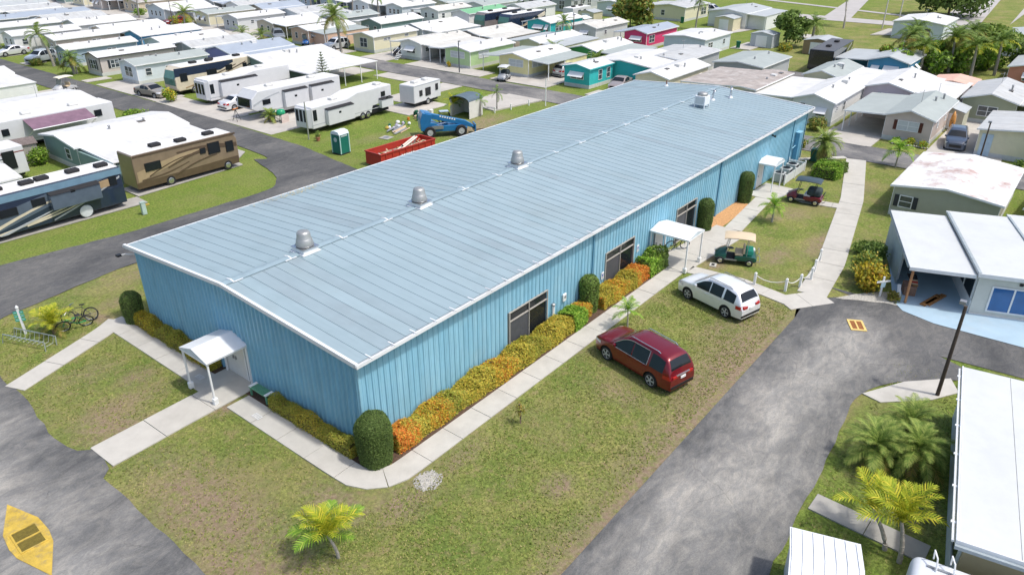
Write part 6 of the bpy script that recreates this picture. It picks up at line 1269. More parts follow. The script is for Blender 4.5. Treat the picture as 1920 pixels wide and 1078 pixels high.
# local frame: x back along the home, y negative to the right
for i, (y0, y1, zf_, zb_) in enumerate(((-3.12, 0, 2.2, 2.2), (-6.5, -3.14, 2.36, 2.36), (-9.8, -6.52, 2.36, 2.36))):
    xs_ = 0 if i else 0; part('roof_panel', MB().extr([(y0, zf_), (y1, zf_), (y1, zf_ + .09), (y0, zf_ + .09)], 'x', xs_ + (0 if i == 0 else -.15), 8.6 + .5 * i), flat_roof, t, bevel=.01)
part('roof_edge', MB().box(-.04, -3.12, 2.1, -.003, 0.0, 2.3).box(-.19, -9.8, 2.26, -.153, -3.14, 2.47), white_metal, t)
part('gutter', MB().box(-.15, -3.14 - .14, 2.452, 8.8, -3.14, 2.50).box(-.15, -6.58, 2.452, 9, -6.46, 2.53).box(.3, -.02, 2.1, 8.6, .04, 2.2), M('grey_joint', (.33, .38, .40), .5), t)
hw_ = siding('pale_putty', (214, 214, 204), 'Z', .3)
part('front_wall', MB().box(.12, -9.7, .08, .24, -3.3, 2.24), hw_, t); part('plinth', MB().box(.05, -9.7, 0, .25, -3.3, .08), white, t)
for k in range(2):
    yb = -3.95 - 2.9 * 0
    pass
wn = part('window', MB().box(.07, -6.1, .30, .12, -6.02, 1.75).box(.07, -4.08, .30, .12, -4.0, 1.75).box(.07, -6.02, .30, .12, -4.08, .37).box(.07, -6.02, 1.68, .12, -4.08, 1.75).box(.07, -5.09, .37, .12, -5.01, 1.68), white, t)
part('pane', box(.095, -6.02, .37, .118, -5.09, 1.68), glass_blue, wn); part('pane', box(.095, -5.01, .37, .118, -4.08, 1.68), glass_blue, wn)
part('wall_lamp', box(.03, -5.3, 1.95, .12, -5.14, 2.08), black, t); part('hose_tap', box(.05, -6.5, .5, .12, -6.44, .58), black, t)
m = MB().box(.2, -3.32, 0, 7.9, -3.24, .75).box(.2, -3.32, 2.0, 7.9, -3.24, 2.2)
for k in range(5): xx = .3 + k * 1.8; m.box(xx, -3.32, .75, xx + .12, -3.24, 2.0)
part('screen_wall', m, white, t)
for k in range(4): xx = .42 + k * 1.8; part('screen_pane', box(xx, -3.30, .75, xx + 1.68, -3.27, 2.0), glass, t)
part('back_wall', box(7.9, -9.6, 0, 8.0, -.1, 2.15), hw_, t); part('side_wall', MB().box(2.6, -.12, 0, 7.9, -.04, 2.12), M('blue_grey_side', (.36, .42, .45), .6, var=.1), t)
part('wood_post', MB().tube([(.25, -.28, 0), (.2, -.25, 2.1)], .07, 6), M('cedar_post', (.45, .22, .1), .7, var=.2, scale=5), t); part('post', box(3.2, -.3, 0, 3.3, -.2, 2.1), white, t)
for i in range(2):
    p_ = thing('wooden_plank_bench', ['brown wooden plank lying at the mouth of the carport', 'second brown plank beside the first on the blue floor'][i], 'plank', (26.9 + .22 * i, -14.25 - .2 * i, .08), rad(165), 'brown planks in the carport')
    part('board', MB().extr([(-.02, 0), (.26, 0), (.26, .07), (-.02, .07)], 'x', -1.5, .35), wood, p_); part('batten', box(-1.2, 0, .071, -1.1, .24, .11), wood, p_)
p_ = thing('clutter_stack', 'stack of boards and boxes behind the cedar post of the carport', 'stack', (27.3, -13.45, .08), rad(20)); part('crate', box(0, -.3, 0, .8, .3, .55), M('crate_brown', (.22, .13, .09), .8, var=.3, scale=6), p_)
for k in range(5): part('board', box(.1 + k * .12, -.35, .56 + k * .05, 1.2, -.1 + k * .05, .6 + k * .05), [wood, pine, red_plastic, pine, dark][k], p_)
p_ = thing('white_channel', 'white folded channel leaning beside the cedar post', 'channel', (26.35, -13.15, .06), rad(15)); part('channel', MB().tube([(0, 0, 0), (.5, .1, .75)], .09, 4), white, p_)

# ------------------------------------------------------------------ big white roof, tan home, shed and camper top at the lower right
t = thing('screened_home', 'tan walled home under the broad white panelled roof at the lower right edge', 'mobile home', (6.5, -19.0, 0), rad(9), 'homes beside the right road')
for k in range(4): part('roof_panel', MB().extr([(-1.62 - k * 1.62, 2.27 + .05 * (1 if k < 2 else 1)), (-.012 - k * 1.62 + .0, 2.27 + .05), (-.012 - k * 1.62, 2.39), (-1.62 - k * 1.62, 2.39)], 'x', 0, 10.6), flat_roof, t, bevel=.006)
part('roof_edge', MB().box(-.05, -6.5, 2.2, -.003, .05, 2.42).box(-.003, .0, 2.2, 10.6, .05, 2.42), white_metal, t); part('gutter', MB().box(-.16, -6.5, 2.16, -.055, .05, 2.28), M('grey_joint', (.33, .38, .40), .5), t)
part('front_wall', MB().box(.18, -6.4, 0, .3, -.25, 2.24), siding('tan_ribbed', (168, 158, 126), 'Z', .12), t)
m = MB().box(.3, -.25, 0, 10.4, -.17, .7).box(.3, -.25, 2.05, 10.4, -.17, 2.3)
for k in range(8): m.box(.3 + k * 1.43, -.25, .7, .42 + k * 1.43, -.17, 2.05)
part('screen_wall', m, M('pale_blue_trim', (.52, .58, .60), .5), t)
for k in range(7): part('screen_pane', box(.42 + k * 1.43, -.23, .7, 1.73 + k * 1.43, -.2, 2.05), glass, t)
part('gutter_pipe', MB().tube([(0, .12, 2.3), (10.5, .12, 2.3)], .045, 5), white, t)
for k in range(6): part('gutter_strap', box(.8 + k * 1.8, .03, 2.3, .9 + k * 1.8, .2, 2.34), white, t)
t = thing('garden_shed', 'small shed with a ribbed white gable roof at the bottom right edge', 'shed', (1.9, -15.75, 0), rad(18))
m = MB(); m.extr([(-.08, 1.62), (1.6, 1.9), (2.95, 1.66), (2.95, 1.70), (1.6, 1.95), (-.08, 1.67)], 'y', -1.98, .08)
part('roof', m, white_metal, t)
rbm = MB().extr([(0, 1.672), (1.6, 1.952), (2.9, 1.715), (2.9, 1.74), (1.6, 1.98), (0, 1.70)], 'y', -.015, .015).mesh('roof_rib', white_metal)
for k in range(7): ob('roof_rib', rbm, t, loc=(0, -1.85 + k * .31, 0))
part('wall', MB().box(.05, -1.88, 0, 2.8, -.02, 1.62), M('shed_wall', (.6, .62, .62), .5), t)
t = thing('camper_top', 'white rounded camper top with two wire hoops at the lower right corner', 'camper', (3.6, -22.6, 0), rad(8)); cw = M('aged_white', (.64, .67, .70), .45, var=.06, dirt=((.5, .48, .42), .5, 1.4))
ob('body', bevmesh(MB().box(0, 0, .35, 2.9, 4.2, 1.85), 'body', cw, .28, 4, True), t); part('roof_rail', MB().box(.5, .5, 1.86, .56, 3.8, 1.9).box(2.4, .5, 1.86, 2.46, 3.8, 1.9), grey_metal, t)
part('chassis', box(.3, .3, .1, 2.6, 3.9, .4), dark, t)
for k in range(2): part('wire_hoop', MB().tube([(2.3, 3.1 + k * .45, 1.8), (2.5, 3.15 + k * .45, 2.2), (2.7, 3.25 + k * .45, 2.3), (2.85, 3.2 + k * .45, 1.85)], .025, 5), white, t)

# ------------------------------------------------------------------ behind the hall: portable toilet, skip, telehandler, debris
t = thing('portable_toilet', 'dark green portable toilet with a white roof on the grass by the left road', 'portable toilet', (25.3, 31.8, .02), rad(4)); pg = M('toilet_green', (.012, .15, .11), .45, var=.1)
part('cabin', MB().extr([(-.5, .1), (.5, .1), (.5, 1.75), (-.5, 1.75)], 'x', -.52, .52), pg, t); part('base', box(-.56, -.54, 0, .56, .54, .1), dark, t)
part('roof', MB().extr([(-.56, 1.74), (.56, 1.74), (.42, 2.0), (0, 2.08), (-.42, 2.0)], 'x', -.58, .58), M('translucent_roof', (.62, .70, .70), .5), t, bevel=.02)
for sx in (-.55, .48):
    for sy in (-.55, .47): part('corner_trim', box(sx, sy, .1, sx + .08, sy + .08, 1.75), M('pale_mint_trim', (.45, .65, .60), .5), t)
d_ = part('door', box(-.56, -.38, .2, -.53, .38, 1.65), pg, t); part('door_oval', MB().lathe([(.2, 0), (.19, -.01)], n=14, ax='y'), M('pale_print', (.4, .5, .48), .5), d_).rotation_euler = (0, 0, rad(-90)); d_.children[0].location = (-.565, 0, 1.3)
part('vent_panel', MB().box(-.35, -.53, 1.55, .35, -.5, 1.68), M('pale_print', (.4, .5, .48), .5), t)
redm = M('skip_red', (.42, .035, .022), .55, var=.12, scale=2, dirt=((.2, .05, .04), .6, 1.5))
t = thing('skip', 'red waste skip full of timber and rubble behind the blue hall', 'skip', (24.4, 25.7, .02), rad(-1)); LL_, WW_, HH_ = 6.2, 1.9, 1.15
for nm, a in (('side_wall', (0, 0, .15, LL_, .06, HH_)), ('side_wall', (0, WW_ - .06, .15, LL_, WW_, HH_)), ('end_wall', (0, .061, .15, .06, WW_ - .061, HH_)), ('end_wall', (LL_ - .06, .061, .15, LL_, WW_ - .061, HH_))): part(nm, box(*a), redm, t)
part('floor', box(.061, .061, .15, LL_ - .061, WW_ - .061, .25), dark, t); part('rim', MB().box(-.05, -.06, HH_, LL_ + .05, .07, HH_ + .09).box(-.05, WW_ - .07, HH_, LL_ + .05, WW_ + .06, HH_ + .09).box(-.05, .071, HH_, .07, WW_ - .071, HH_ + .09).box(LL_ - .07, .071, HH_, LL_ + .05, WW_ - .071, HH_ + .09), redm, t)
for k in range(8): part('rib', box(.5 + k * .75, -.05, .15, .58 + k * .75, -.001, HH_), redm, t)
for k in range(6): part('print_block', box(2.2 + k * .26, -.055, .55, 2.36 + k * .26, -.051, .75), M('worn_white_paint', (.62, .62, .6), .8), t)
rd = random.Random(9)
t = thing('timber_load', 'pale planks pallets and broken boards piled in the red skip', 'rubble', (24.5, 25.8, .3), rad(-1))
part('rubble', MB().prism([(.1, .1), (5.9, .1), (5.9, 1.65), (.1, 1.65)], 0, .45), M('rubble', (.30, .24, .19), .95, var=.5, scale=6, bump=1, bscale=8), t)
for k in range(2): part('long_board', MB().tube([(2.5, .5 + k * .28, .6), (5.2, 1.2 + k * .28, 1.05)], .09, 4), M('pale_board', (.62, .58, .50), .7, var=.15), t)
for k in range(13): part('pallet_slat', box(2.2 + k * .27, .12, .5 + .02 * k, 2.34 + k * .27, .85, .54 + .02 * k), pine, t)
for k in range(26):
    a = rd.uniform(0, 6.28); x_, y_ = rd.uniform(.4, 5.6), rd.uniform(.3, 1.5); l_ = rd.uniform(.2, .7)
    part('scrap', MB().tube([(x_, y_, rd.uniform(.45, .75)), (min(5.7, max(.2, x_ + l_ * math.cos(a))), min(1.6, max(.15, y_ + l_ * .5 * math.sin(a))), rd.uniform(.5, .95))], rd.uniform(.03, .09), 4), rd.choice([pine, wood, white, redm, concrete_old, dark, M('pale_board', (.62, .58, .50))]), t)
bl = M('machine_blue', (.012, .15, .36), .35, var=.08, coat=.4)
t = thing('telehandler', 'bright blue telescopic handler with its boom lowered behind the blue hall', 'telehandler', (35.2, 28.7, .02), rad(-36))
part('chassis', MB().extr([(-2.1, .55), (1.9, .5), (2.0, .8), (1.3, 1.1), (-.6, 1.05), (-1.1, 1.35), (-2.2, 1.5), (-2.3, .8)], 'y', -.75, .75), bl, t, bevel=.04)
part('counterweight', MB().extr([(-2.4, .7), (-1.6, .7), (-1.35, 2.15), (-2.2, 2.35), (-2.45, 1.6)], 'y', -.8, .8), bl, t, bevel=.04)
part('boom', MB().extr([(-2.2, 1.95), (-1.9, 2.35), (1.9, 1.35), (2.5, .95), (2.35, .7), (1.7, .95)], 'y', -.62, -.18), bl, t, bevel=.03)
part('boom_inner', MB().tube([(2.2, -.4, 1.0), (2.8, -.4, .55)], .15, 4), bl, t); part('lift_cylinder', MB().tube([(-.9, -.4, 1.1), (.7, -.4, 1.45)], .07, 8), chrome, t)
for k in range(7): part('print_block', box(-.6 + k * .22, -.628, 1.86 - k * .062, -.46 + k * .22, -.621, 2.0 - k * .062), white, t)
part('cab_frame', MB().tube([(-.5, .15, 1.1), (-.4, .15, 2.1), (.4, .15, 2.1), (.8, .15, 1.1)], .04, 5).tube([(-.5, .72, 1.1), (-.4, .72, 2.1), (.4, .72, 2.1), (.8, .72, 1.1)], .04, 5).tube([(-.4, .15, 2.1), (-.4, .72, 2.1)], .04, 5).tube([(.4, .15, 2.1), (.4, .72, 2.1)], .04, 5), black, t)
part('cab_guard', MB().box(-.42, .13, 2.12, .42, .74, 2.16), M('guard_grey', (.4, .5, .55), .4), t); part('seat', box(-.2, .25, 1.1, .3, .62, 1.5), dark, t)
part('fork_carriage', MB().box(2.7, -.75, .25, 2.8, .4, 1.0), bl, t); 
for sy in (-.55, .1): part('fork', box(2.8, sy, .22, 3.9, sy + .12, .28), dark, t)
part('engine_grille', MB().box(-1.4, -.86, .8, -.3, -.76, 1.1), grey_metal, t)
for sx in (-1.6, 1.35):
    for sy in (-1, 1):
        w = ob('wheel', MB().lathe([(.26, -.17), (.48, -.18), (.54, -.12), (.54, .12), (.48, .18), (.26, .17)], n=22, ax='y').mesh('tyre', dark), t, loc=(sx, sy * .85, .54), rz=0 if sy < 0 else math.pi)
        part('rim', MB().lathe([(.28, -.185), (.26, -.2), (.12, -.14), (.1, -.19), (.05, -.2)], n=18, ax='y'), M('wheel_grey', (.42, .43, .44), .5), w)
t = thing('debris_heap', 'heap of boards bags and tubs on the grass left of the blue telehandler', 'debris', (33.6, 33.4, .03), .2)
for k in range(9): part('board', MB().tube([(rd.uniform(-1.7, -.6), -.9 + k * .16, .05 + .02 * k), (rd.uniform(.6, 1.3), -.7 + k * .16, .07 + .02 * k)], .06, 4), rd.choice([pine, grey_metal, M('pale_board', (.62, .58, .5)), concrete_old]), t)
for k in range(12): part('bag', bx_ := MB().lathe([(.05, 0), (rd.uniform(.14, .24), .08), (rd.uniform(.12, .2), .22), (.03, .3)], rd.uniform(-.2, 2.2), rd.uniform(.1, 1.5), 8), rd.choice([white, orange, M('lilac_bag', (.5, .45, .55), .6), green_plastic, M('pale_bag', (.55, .6, .62)), yellow]), t)
t = thing('debris_heap', 'dark pile of tubs and scrap between the box trailer and the telehandler', 'debris', (38.4, 35.0, .03), .3)
for k in range(16): x_, y_ = rd.uniform(-1.6, 1.8), rd.uniform(-.8, .8); s_ = rd.uniform(.15, .4); part('scrap', box(x_, y_, 0, x_ + s_ * 1.6, y_ + s_, rd.uniform(.2, .7)), rd.choice([dark, green_plastic, orange, pine, M('crate_brown', (.22, .13, .09)), dark, white, grey_metal]), t)
t = thing('arched_shelter', 'white canvas sided shelter with a dark arched roof beside young palms', 'shelter', (40.8, 30.6, .03), rad(5)); arcp = [(1.0 * math.cos(a * math.pi / 8) * 1.25, 1.75 + .45 * math.sin(a * math.pi / 8)) for a in range(9)]
part('roof', MB().extr([(p + 1.25, q) for p, q in arcp] + [(p * .97 + 1.25, q - .05) for p, q in reversed(arcp)], 'x', -.1, 2.4), M('slate_canvas', (.10, .14, .17), .6, var=.1), t)
part('side_cloth', MB().box(0, .02, 0, 2.3, .06, 1.72).box(0, 2.42, 0, 2.3, 2.46, 1.72).box(2.26, .07, 0, 2.3, 2.41, 1.9), M('white_canvas', (.66, .65, .60), .7, var=.08), t)
pad('driveway', [(44.8, 30.8), (51.8, 29.6), (51.9, 34.4), (45.6, 35.4)], pale_slab, .03)
postm = box(-.05, -.05, 0, .05, .05, .6).mesh('post', white)
for i, (x_, y_) in enumerate(((44.4, 30.3), (46.6, 29.9), (49.2, 29.5))):
    o2 = thing('marker_post', ['short white post nearest the drooping thin palm', 'middle short white post along the pale drive edge', 'short white post nearest the middle street'][i], 'post', (x_, y_, 0), 0, 'short white posts along the pale drive'); ob('post', postm, o2); ob('cap', box(-.06, -.06, .6, .06, .06, .64).mesh('cap', white), o2)

# ------------------------------------------------------------------ trees and shrubs further out
def tree(label, x, y, h, r, mats, n=2600, size=.28, seed=1, th=.35, name='broadleaf_tree', group=None, cat='tree', trunk=BARK, blobs=9, zc=.65):
    t = thing(name, label, cat, (x, y, 0), 0, group); rb = random.Random(seed)
    lobes = [(rb.uniform(-.65, .65) * r, rb.uniform(-.65, .65) * r, h * rb.uniform(zc - .2, .86), r * rb.uniform(.28, .5)) for _ in range(blobs)]
    def pts(rn):
        cx, cy, cz, lr = rn.choice(lobes); v = Vector((rn.gauss(0, 1), rn.gauss(0, 1), rn.gauss(0, 1) + .25)).normalized(); q = rn.uniform(.55, 1.1)
        return Vector((cx, cy, cz)) + Vector((v.x * lr, v.y * lr, v.z * lr * .8)) * q, v
    for i, mt in enumerate(mats): part('crown', leaf_cloud(n // len(mats), pts, size, seed + i, shape=4), LM[mt], t)
    m = MB().tube([(0, 0, 0), (.05, .08, h * .3), (.0, .1, h * .6)], th * .4, 8, r2=th * .2)
    for cx, cy, cz, lr in lobes[:6]: m.tube([(0, .05, h * .3), (cx * .5, cy * .5, cz * .7), (cx, cy, cz)], th * .16, 5, r2=.03)
    part('trunk', m, trunk, t); return t
tree('round leafy green tree on the lawn behind the pale grey home', 106.5, 50.5, 5.6, 3.8, ['mid', 'dry'], 3600, .34, 3, blobs=12, zc=.45)
tree('bushy green tree before the grey shed at the far lawn', 104.8, 21.8, 5.0, 3.0, ['mid', 'dark'], 2600, .3, 4, blobs=10, zc=.45)
tree('dark spreading tree at the far road fork', 160, 9.5, 7.5, 7.0, ['dark'], 3600, .5, 5, blobs=14, zc=.5, th=.6)
tree('silvery grey leaved tree above the palm thicket', 108, -6.0, 5.0, 3.6, ['palm'], 2400, .3, 6, blobs=10)
tree('dark green tree at the right edge above the salmon home', 104, -10.5, 4.4, 3.6, ['dark', 'mid'], 2600, .3, 7, blobs=10, zc=.45)
tk = [(92.5, 2.6, 3.2, 'mid'), (95.5, 4.2, 3.6, 'dry'), (98.0, 1.0, 3.8, 'mid'), (94.5, -1.2, 3.4, 'dark'), (98.5, -4.0, 4.0, 'mid'), (101.5, -.5, 4.0, 'dry'), (102.5, -6.0, 3.8, 'mid')]
tl = ['leftmost leafy clump of the palm thicket beside the bright blue home', 'yellow green clump at the back left of the palm thicket', 'tall green clump at the centre of the palm thicket', 'dark clump at the foot of the palm thicket', 'right middle green clump of the palm thicket', 'yellowish clump at the back of the palm thicket', 'rightmost leafy clump of the palm thicket']
for i, (x_, y_, h_, mt) in enumerate(tk): tree(tl[i], x_, y_, h_ * .9, 2.3, [mt, 'bright'], 1700, .24, 20 + i, blobs=9, zc=.4, group='leafy clumps of the palm thicket')
pl = [(93.5, .4, 3.6), (96.5, 2.6, 4.4), (97.5, -2.2, 4.4), (100.2, -2.4, 4.6), (96.0, -5.0, 3.8), (101.0, 3.0, 4.6), (99.0, -7.2, 4.2), (104, -3.2, 4.6)]
pn = ['palm at the near left of the thicket beside the bright blue home', 'palm at the upper left of the thicket', 'palm in the middle of the thicket', 'tall yellowish palm right of the thicket centre', 'low palm at the near right of the thicket', 'palm standing at the back of the thicket', 'palm at the right end of the thicket by the salmon home', 'highest palm at the back right of the thicket']
for i, (x_, y_, h_) in enumerate(pl): palm(pn[i], x_, y_, h_, ['queen', 'cocoy'] if i % 2 else ['queen', 'areca'], 24, 1.35, .16, (.3 * (-1) ** i, .2), 50 + i, 'palms of the right hand thicket', low=-.6)
palm('bushy palm in front of the distant parked black car', 105.5, 18.2, 3.6, ['queen', 'coco'], 22, 1.2, .2, (0, 0), 70, low=-.7)
palm('leaning palm at the lane junction on the far lawn', 129.5, 20.5, 5.0, ['coco', 'areca'], 14, 1.1, .14, (2.6, 1.2), 71, low=-.5)
palm('small dark palm left of the leaf green roofed home', 85.0, 92.5, 4.2, ['queen'], 16, 1.1, .16, (0, 0), 72, low=-.7)
palm('palm rising behind the far cream house', 112.5, 52.5, 5.4, ['queen'], 15, 1.0, .14, (.3, .2), 73, low=-.7)
palm('palm among the top left roofs', 84.5, 112, 4.0, ['coco'], 16, 1.1, .16, (0, 0), 74, low=-.7)
# star shaped conifer
t = thing('conifer', 'young tiered conifer standing between the white trailers and the biggest white roof', 'conifer', (39.4, 51.6, 0)); part('trunk', MB().tube([(0, 0, 0), (0, 0, 4.6)], .07, 6, r2=.015), BARK, t); rn = random.Random(4)
tm = MB()
for k in range(11):
    z = 1.5 + k * .29; r_ = 1.05 * (1 - k / 11.5); m = MB()
    for q in range(8):
        a = q * math.pi / 4 + k * .4
        for s_ in (-1, 1):
            for e in range(5):
                f0 = .15 + e * .17; px, py = math.cos(a) * r_ * f0, math.sin(a) * r_ * f0; zz = z + .16 * f0; ww = .13 * (1 - .4 * f0)
                m.add([(px, py, zz), (px + math.cos(a) * .2 * r_ - s_ * math.sin(a) * ww, py + math.sin(a) * .2 * r_ + s_ * math.cos(a) * ww, zz + .10), (px + math.cos(a) * .22 * r_, py + math.sin(a) * .22 * r_, zz + .03)], [(0, 1, 2)])
        m.tube([(0, 0, z), (math.cos(a) * r_, math.sin(a) * r_, z + .18)], .025, 4, r2=.01)
    part('branch_tier', m, LM['dark'], t)
# bushes among the homes
bs = [('bright yellow green bush in front of the beige motorhome', 26.0, 61.4, 1.0, 1.6, ['bright', 'croton']), ('grassy green bush behind the sloping white roof across the left street', 20.2, 57.5, 1.3, .8, ['mid', 'bright']),
      ('leafy bush between the plum awning trailer and the grey shed', 7.6, 49.0, 1.0, 1.4, ['bright', 'mid']), ('brown green bush at the corner of the light grey home', 58.6, 1.9, 1.1, 1.2, ['dry', 'mid']), ('low green shrubs beside the street at the blue hall corner', 52.0, 1.2, .9, .7, ['mid', 'dry']),
      ('yellow green shrub row below the brown shuttered window left end', 58.7, -5.2, .45, .55, ['bright']), ('yellow green shrub in the middle below the brown shuttered window', 58.6, -6.3, .6, .65, ['bright', 'croton']), ('yellow green shrub below the right brown shutter', 58.5, -7.4, .5, .6, ['bright', 'croton']),
      ('leafy bush in front of the far pale blue windowed home', 57.6, 112.5, 1.3, 1.6, ['bright', 'dry']), ('round yellow bush on the far side of the middle street', 58.2, 118.0, 1.2, 1.5, ['croton', 'bright']), ('low hedge clump under the leaning coconut palm', 25.8, 95.6, .9, .8, ['dry', 'mid']),
      ('green bush by the lilac home at the right', 71.5, 3.8, .8, 1.0, ['mid']), ('shrubs before the tan home in the top left', 60.5, 135.0, 1.4, 1.3, ['mid', 'bright']), ('bush patch left of the tan home in the top left', 50.5, 150.0, 1.6, 1.6, ['mid', 'bright']), ('yellow plant by the pale green home door', 59.6, 50.8, .35, .9, ['croton']),
      ('low shrub in front of the black toy hauler shed', 100, 20.5, 1.4, 1.1, ['croton', 'mid']), ('red flowering pots on the concrete beside the pale blue flat home', 84, 25.8, .5, .5, ['red']), ('dark shrub at the front of the cream arched door home', 57.9, -14.9, .4, .5, ['mid']), ('hedge before the pale grey far bungalow', 122.8, 7.5, 1.2, .7, ['dark'])]
for i, (lb, x_, y_, r_, h_, mt) in enumerate(bs): bush(lb, x_, y_, r_, h_, mt, int(900 * max(.5, r_)), .11 if r_ > .8 else .08, 100 + i)
# wheelie bins, pots, sheds and other yard things
def wbin(label, x, y, rz, col=green_plastic):
    t = thing('wheelie_bin', label, 'bin', (x, y, .05), rz, 'green wheelie bins'); part('body', MB().add([(-.22, -.25, 0), (.22, -.25, 0), (.22, .25, 0), (-.22, .25, 0), (-.29, -.33, .95), (.29, -.33, .95), (.29, .33, .95), (-.29, .33, .95)], [(0, 3, 2, 1), (4, 5, 6, 7), (0, 1, 5, 4), (1, 2, 6, 5), (2, 3, 7, 6), (3, 0, 4, 7)]), col, t)
    part('lid', MB().extr([(-.34, .96), (.34, .96), (.3, 1.06), (-.3, 1.03)], 'x', -.31, .31), col, t)
    for s_ in (-.25, .25): part('wheel', MB().lathe([(.1, -.03), (.1, .03)], s_ * 0, 0, 10, 'y'), dark, t).location = (s_, .3, .1)
wbin('green wheelie bin beside the rounded nose white trailer', 28.2, 46.0, .3); wbin('green wheelie bin at the stout palm by the blue hall corner', 48.6, -1.2, .1, M('pale_bin', (.05, .17, .12), .5)); wbin('green bins beside the white porch roof at the left edge', 18.0, 71.5, .2); wbin('green bin by the pale blue flat fronted home', 97.8, 26.6, .4); wbin('green bin near the cream far house wall', 117.8, 46.0, .4)
t = thing('grill_cart', 'green lidded grill with a pale apron beside the rounded nose trailer', 'grill', (28.4, 44.6, .05), .2); part('bowl', MB().lathe([(.1, .6), (.4, .75), (.45, .95), (.35, 1.2), (.1, 1.28)], n=16), M('grill_green', (.02, .30, .14), .35), t, True); part('front_board', box(-.5, -.5, 0, .5, -.44, .8), M('pinkish_board', (.6, .5, .45), .7), t)
for a, b in ((-.3, -.2), (.3, -.2), (0, .3)): part('leg', MB().tube([(a, b, 0), (a * .6, b * .6, .7)], .03, 5), dark, t)
def yard_shed(label, x, y, w, d, h, wm, rm_, rz=0, cat='shed'):
    t = thing('garden_shed', label, cat, (x, y, .03), rz, None); part('wall', MB().extr([(0, 0), (d, 0), (d, h), (d / 2, h + .3), (0, h)], 'x', 0, w), wm, t); part('roof', MB().extr([(-.1, h - .03), (d / 2, h + .31), (d + .1, h - .03), (d + .1, h + .03), (d / 2, h + .38), (-.1, h + .03)], 'x', -.1, w + .1), rm_, t); part('door', box(-.03, d * .25, .05, 0, d * .75, h * .9), white, t)
yard_shed('small grey shed with a brown shingle panel behind the blue motorhome', 6.0, 50.0, 2.0, 1.9, 1.6, siding('shed_grey', (172, 168, 160)), M('shingle_brown', (.16, .13, .12), .9, var=.3, scale=6), rad(-8))
yard_shed('peach coloured shed behind the beige shuttered home', 79.5, -7.6, 4.5, 4.2, 1.9, siding('shed_peach', (222, 180, 150)), peach_roof); yard_shed('cream shed in front of the dark screened house', 113.8, 34.5, 3.4, 3.4, 2.0, siding('shed_cream', (216, 208, 176)), grey_roof)
yard_shed('grey white shed right of the bushy green tree', 100.8, 22.6, 3.0, 3.4, 1.9, siding('shed_pale', (190, 196, 200)), grey_roof); yard_shed('cream shed left of the awning house on the far lawn', 104.5, 57.0, 3.0, 3.4, 2.2, siding('shed_cream', (216, 208, 176)), grey_roof)
yard_shed('small open fronted shed between the shuttered and sage homes', 66.8, -9.0, 3.0, 2.3, 1.7, siding('shed_green', (186, 186, 166)), grey_roof); yard_shed('grey pavilion roof beside the black toy hauler', 99.5, 13.5, 4.6, 4.0, 1.9, siding('shed_wood', (150, 130, 100)), grey_roof); yard_shed('small white roofed shed behind the teal far home', 99.6, 55.8, 2.4, 2.6, 1.7, siding('shed_pale', (190, 196, 200)), white_metal)
for i, (x_, y_) in enumerate(((26.4, 36.4), (26.9, 37.0), (28.9, 55.0))):
    t = thing('planter', ['terracotta planter by the grey pole in the grass strip', 'second terracotta planter near the big trailer nose', 'terracotta planter beside the white saloon'][i], 'planter', (x_, y_, .04)); part('pot', MB().lathe([(.14, 0), (.2, .3), (.22, .3), (.22, .34), (.17, .34)], n=12), M('terracotta', (.42, .17, .1), .8), t); part('foliage', leaf_cloud(90, lambda r: ((r.gauss(0, .12), r.gauss(0, .12), .4 + r.random() * .3), (0, 0, 1)), .07, i, shape=4), LM['mid'], t)
t = thing('satellite_tripod', 'tripod stand on the concrete in front of the rounded nose trailer', 'tripod', (25.8, 48.4, .05))
for a in (0, 2.1, 4.2): part('leg', MB().tube([(math.cos(a) * .45, math.sin(a) * .45, 0), (0, 0, 1.2)], .025, 5), dark, t)
part('head', MB().tube([(-.3, 0, 1.2), (.3, 0, 1.25)], .05, 5), orange, t)
t = thing('leaning_board', 'row of small garden stones edging the shrub bed below the brown shutters', 'edging', (58.3, -7.9, .03), rad(92))
for k in range(14): part('stone', MB().lathe([(.04, 0), (.1, .05), (.09, .12), (.03, .16)], k * .22, .08 * math.sin(k), 7), gravel, t)
t = thing('striped_canoe', 'orange kayak stood upright in the dark open shed', 'kayak', (65.9, -8.3, .05), 0); part('hull', MB().lathe([(.04, .1), (.22, .5), (.26, 1.0), (.2, 1.5), (.03, 1.95)], n=10), M('kayak_orange', (.55, .26, .07), .5), t, True); part('cockpit', box(-.24, -.08, .8, -.2, .08, 1.1), black, t)
t = thing('wooden_stair', 'white steps with a hand rail at the corner porch of the white awning home', 'steps', (58.9, 60.2, .03), 0)
for k in range(4): part('tread', box(k * .3, 0, .18 * k, k * .3 + .3, .9, .18 * k + .06), white, t)
for yy_ in (0, .86): part('hand_rail', MB().tube([(0, yy_, .0), (0, yy_, .8), (1.2, yy_, 1.5), (1.2, yy_, .6)], .03, 5), white, t)
for i, (x_, y_, n_) in enumerate(((130, 38, 'low tan wall'),)): pass
# fallen roof stains: two small marks of debris on the hall roof edge
t = thing('roof_debris', 'thin drift of tan leaf litter lying on the far eave of the blue roof', 'litter', (9.5, 16.2, zr(16.2) + .05)); part('litter', leaf_cloud(160, lambda r: ((r.gauss(0, 1.3), r.gauss(0, .15), .01), (0, 0, 1)), .05, 2, tilt=.2), M('tan_litter', (.5, .42, .22), .9), t)
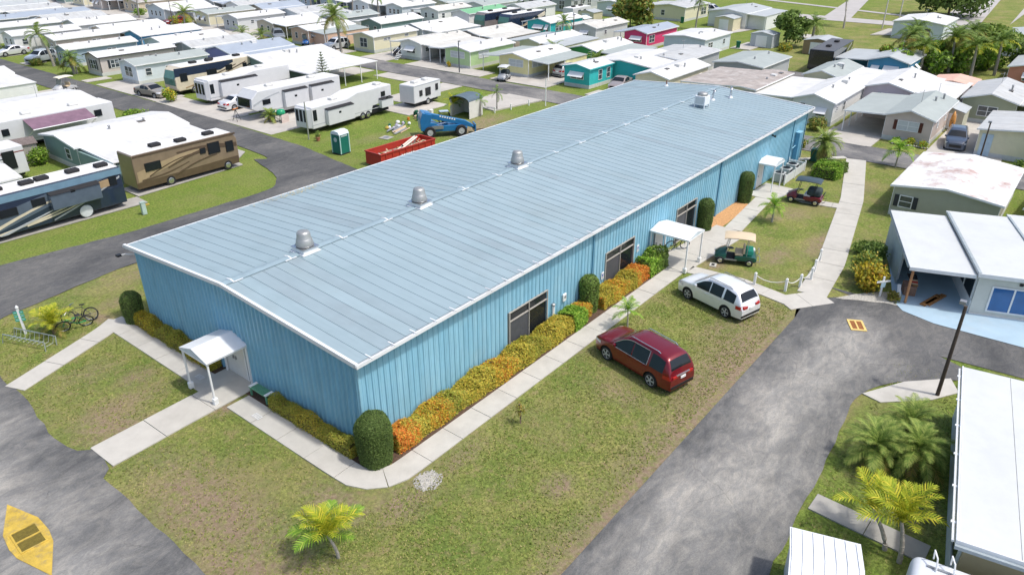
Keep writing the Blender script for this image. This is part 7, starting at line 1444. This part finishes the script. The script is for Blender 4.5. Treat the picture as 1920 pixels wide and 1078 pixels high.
# ------------------------------------------------------------------ more of the park in the distance
for i, (lb, x_, y_, h_, k_) in enumerate((('slim palm between the white roofs behind the lavender home', 50.2, 100.0, 4.2, ['coco', 'cocoy']), ('palm by the middle street before the wide tan home', 58.3, 131.0, 4.6, ['coco']), ('palm at the far end of the left street', 26.2, 118.0, 4.4, ['coco']), ('palm between the back street homes left of the deck home', 86.8, 102.0, 4.6, ['queen']),
        ('palm on the far lawn left of the cream screened house', 112.0, 40.5, 4.8, ['queen']), ('palm beside the awning house on the far lawn', 113.8, 66.0, 5.0, ['coco']), ('short palm beside the leaf green gabled home', 69.4, 41.0, 2.2, ['queen', 'cocoy']), ('palm behind the pale yellow home', 80.8, 47.5, 4.0, ['queen']), ('tall palm among the farthest roofs', 113.0, 96.0, 6.0, ['coco']), ('palm near the far pale road', 134.0, 60.0, 5.0, ['queen']))):
    palm(lb, x_, y_, h_, k_, 15, 1.1, .13, (.3, -.2), 90 + i, low=-.6)
for i, (lb, st, col, x_, y_, a_) in enumerate((('white car by the arched porch home', 'sedan', (.7, .7, .72), 27.0, 106.8, 5), ('grey car beside the carport of the white deck home', 'cross', (.25, .26, .28), 87.5, 86.2, 5), ('red car far up the middle street', 'sedan', (.3, .02, .02), 58.8, 118.5, 0), ('white pickup beside the far palms', 'suv', (.7, .7, .7), 134.5, 48.0, 90), ('dark car under the brown stained carport', 'cross', (.02, .022, .025), 63.5, 15.0, 5))):
    car_at('sedan' if st == 'sedan' else 'parked_car', lb, 'car', st, col, x_, y_, a_, simple=True)
rq = random.Random(55)
for o_ in [o for o in C.objects if o.get('category') in ('mobile home', 'house') and o.type == 'EMPTY' and o.location.y > -14]:
    if rq.random() < .45:   # aerials and roof air units seen on some roofs
        rf_ = [c for c in o_.children if c.name.startswith('roof')]
        if not rf_: continue
        bb = [Vector(v_) for v_ in rf_[0].bound_box]; x1 = max(v_.x for v_ in bb); yc = sum(v_.y for v_ in bb) / 8; zt_ = max(v_.z for v_ in bb); px = rq.uniform(.2, .8) * x1
        if rq.random() < .5: part('aerial', MB().tube([(px, yc, zt_ - .1), (px, yc, zt_ + 1.1)], .02, 4).tube([(px - .4, yc, zt_ + 1.0), (px + .4, yc, zt_ + 1.0)], .015, 4).tube([(px - .2, yc - .3, zt_ + .95), (px - .2, yc + .3, zt_ + .95)], .012, 4), grey_metal, rf_[0])
        else: part('roof_unit', MB().box(px - .35, yc - .9, zt_ - .35, px + .35, yc - .3, zt_ + .1), M('rv_ac', (.62, .62, .6), .5), rf_[0])
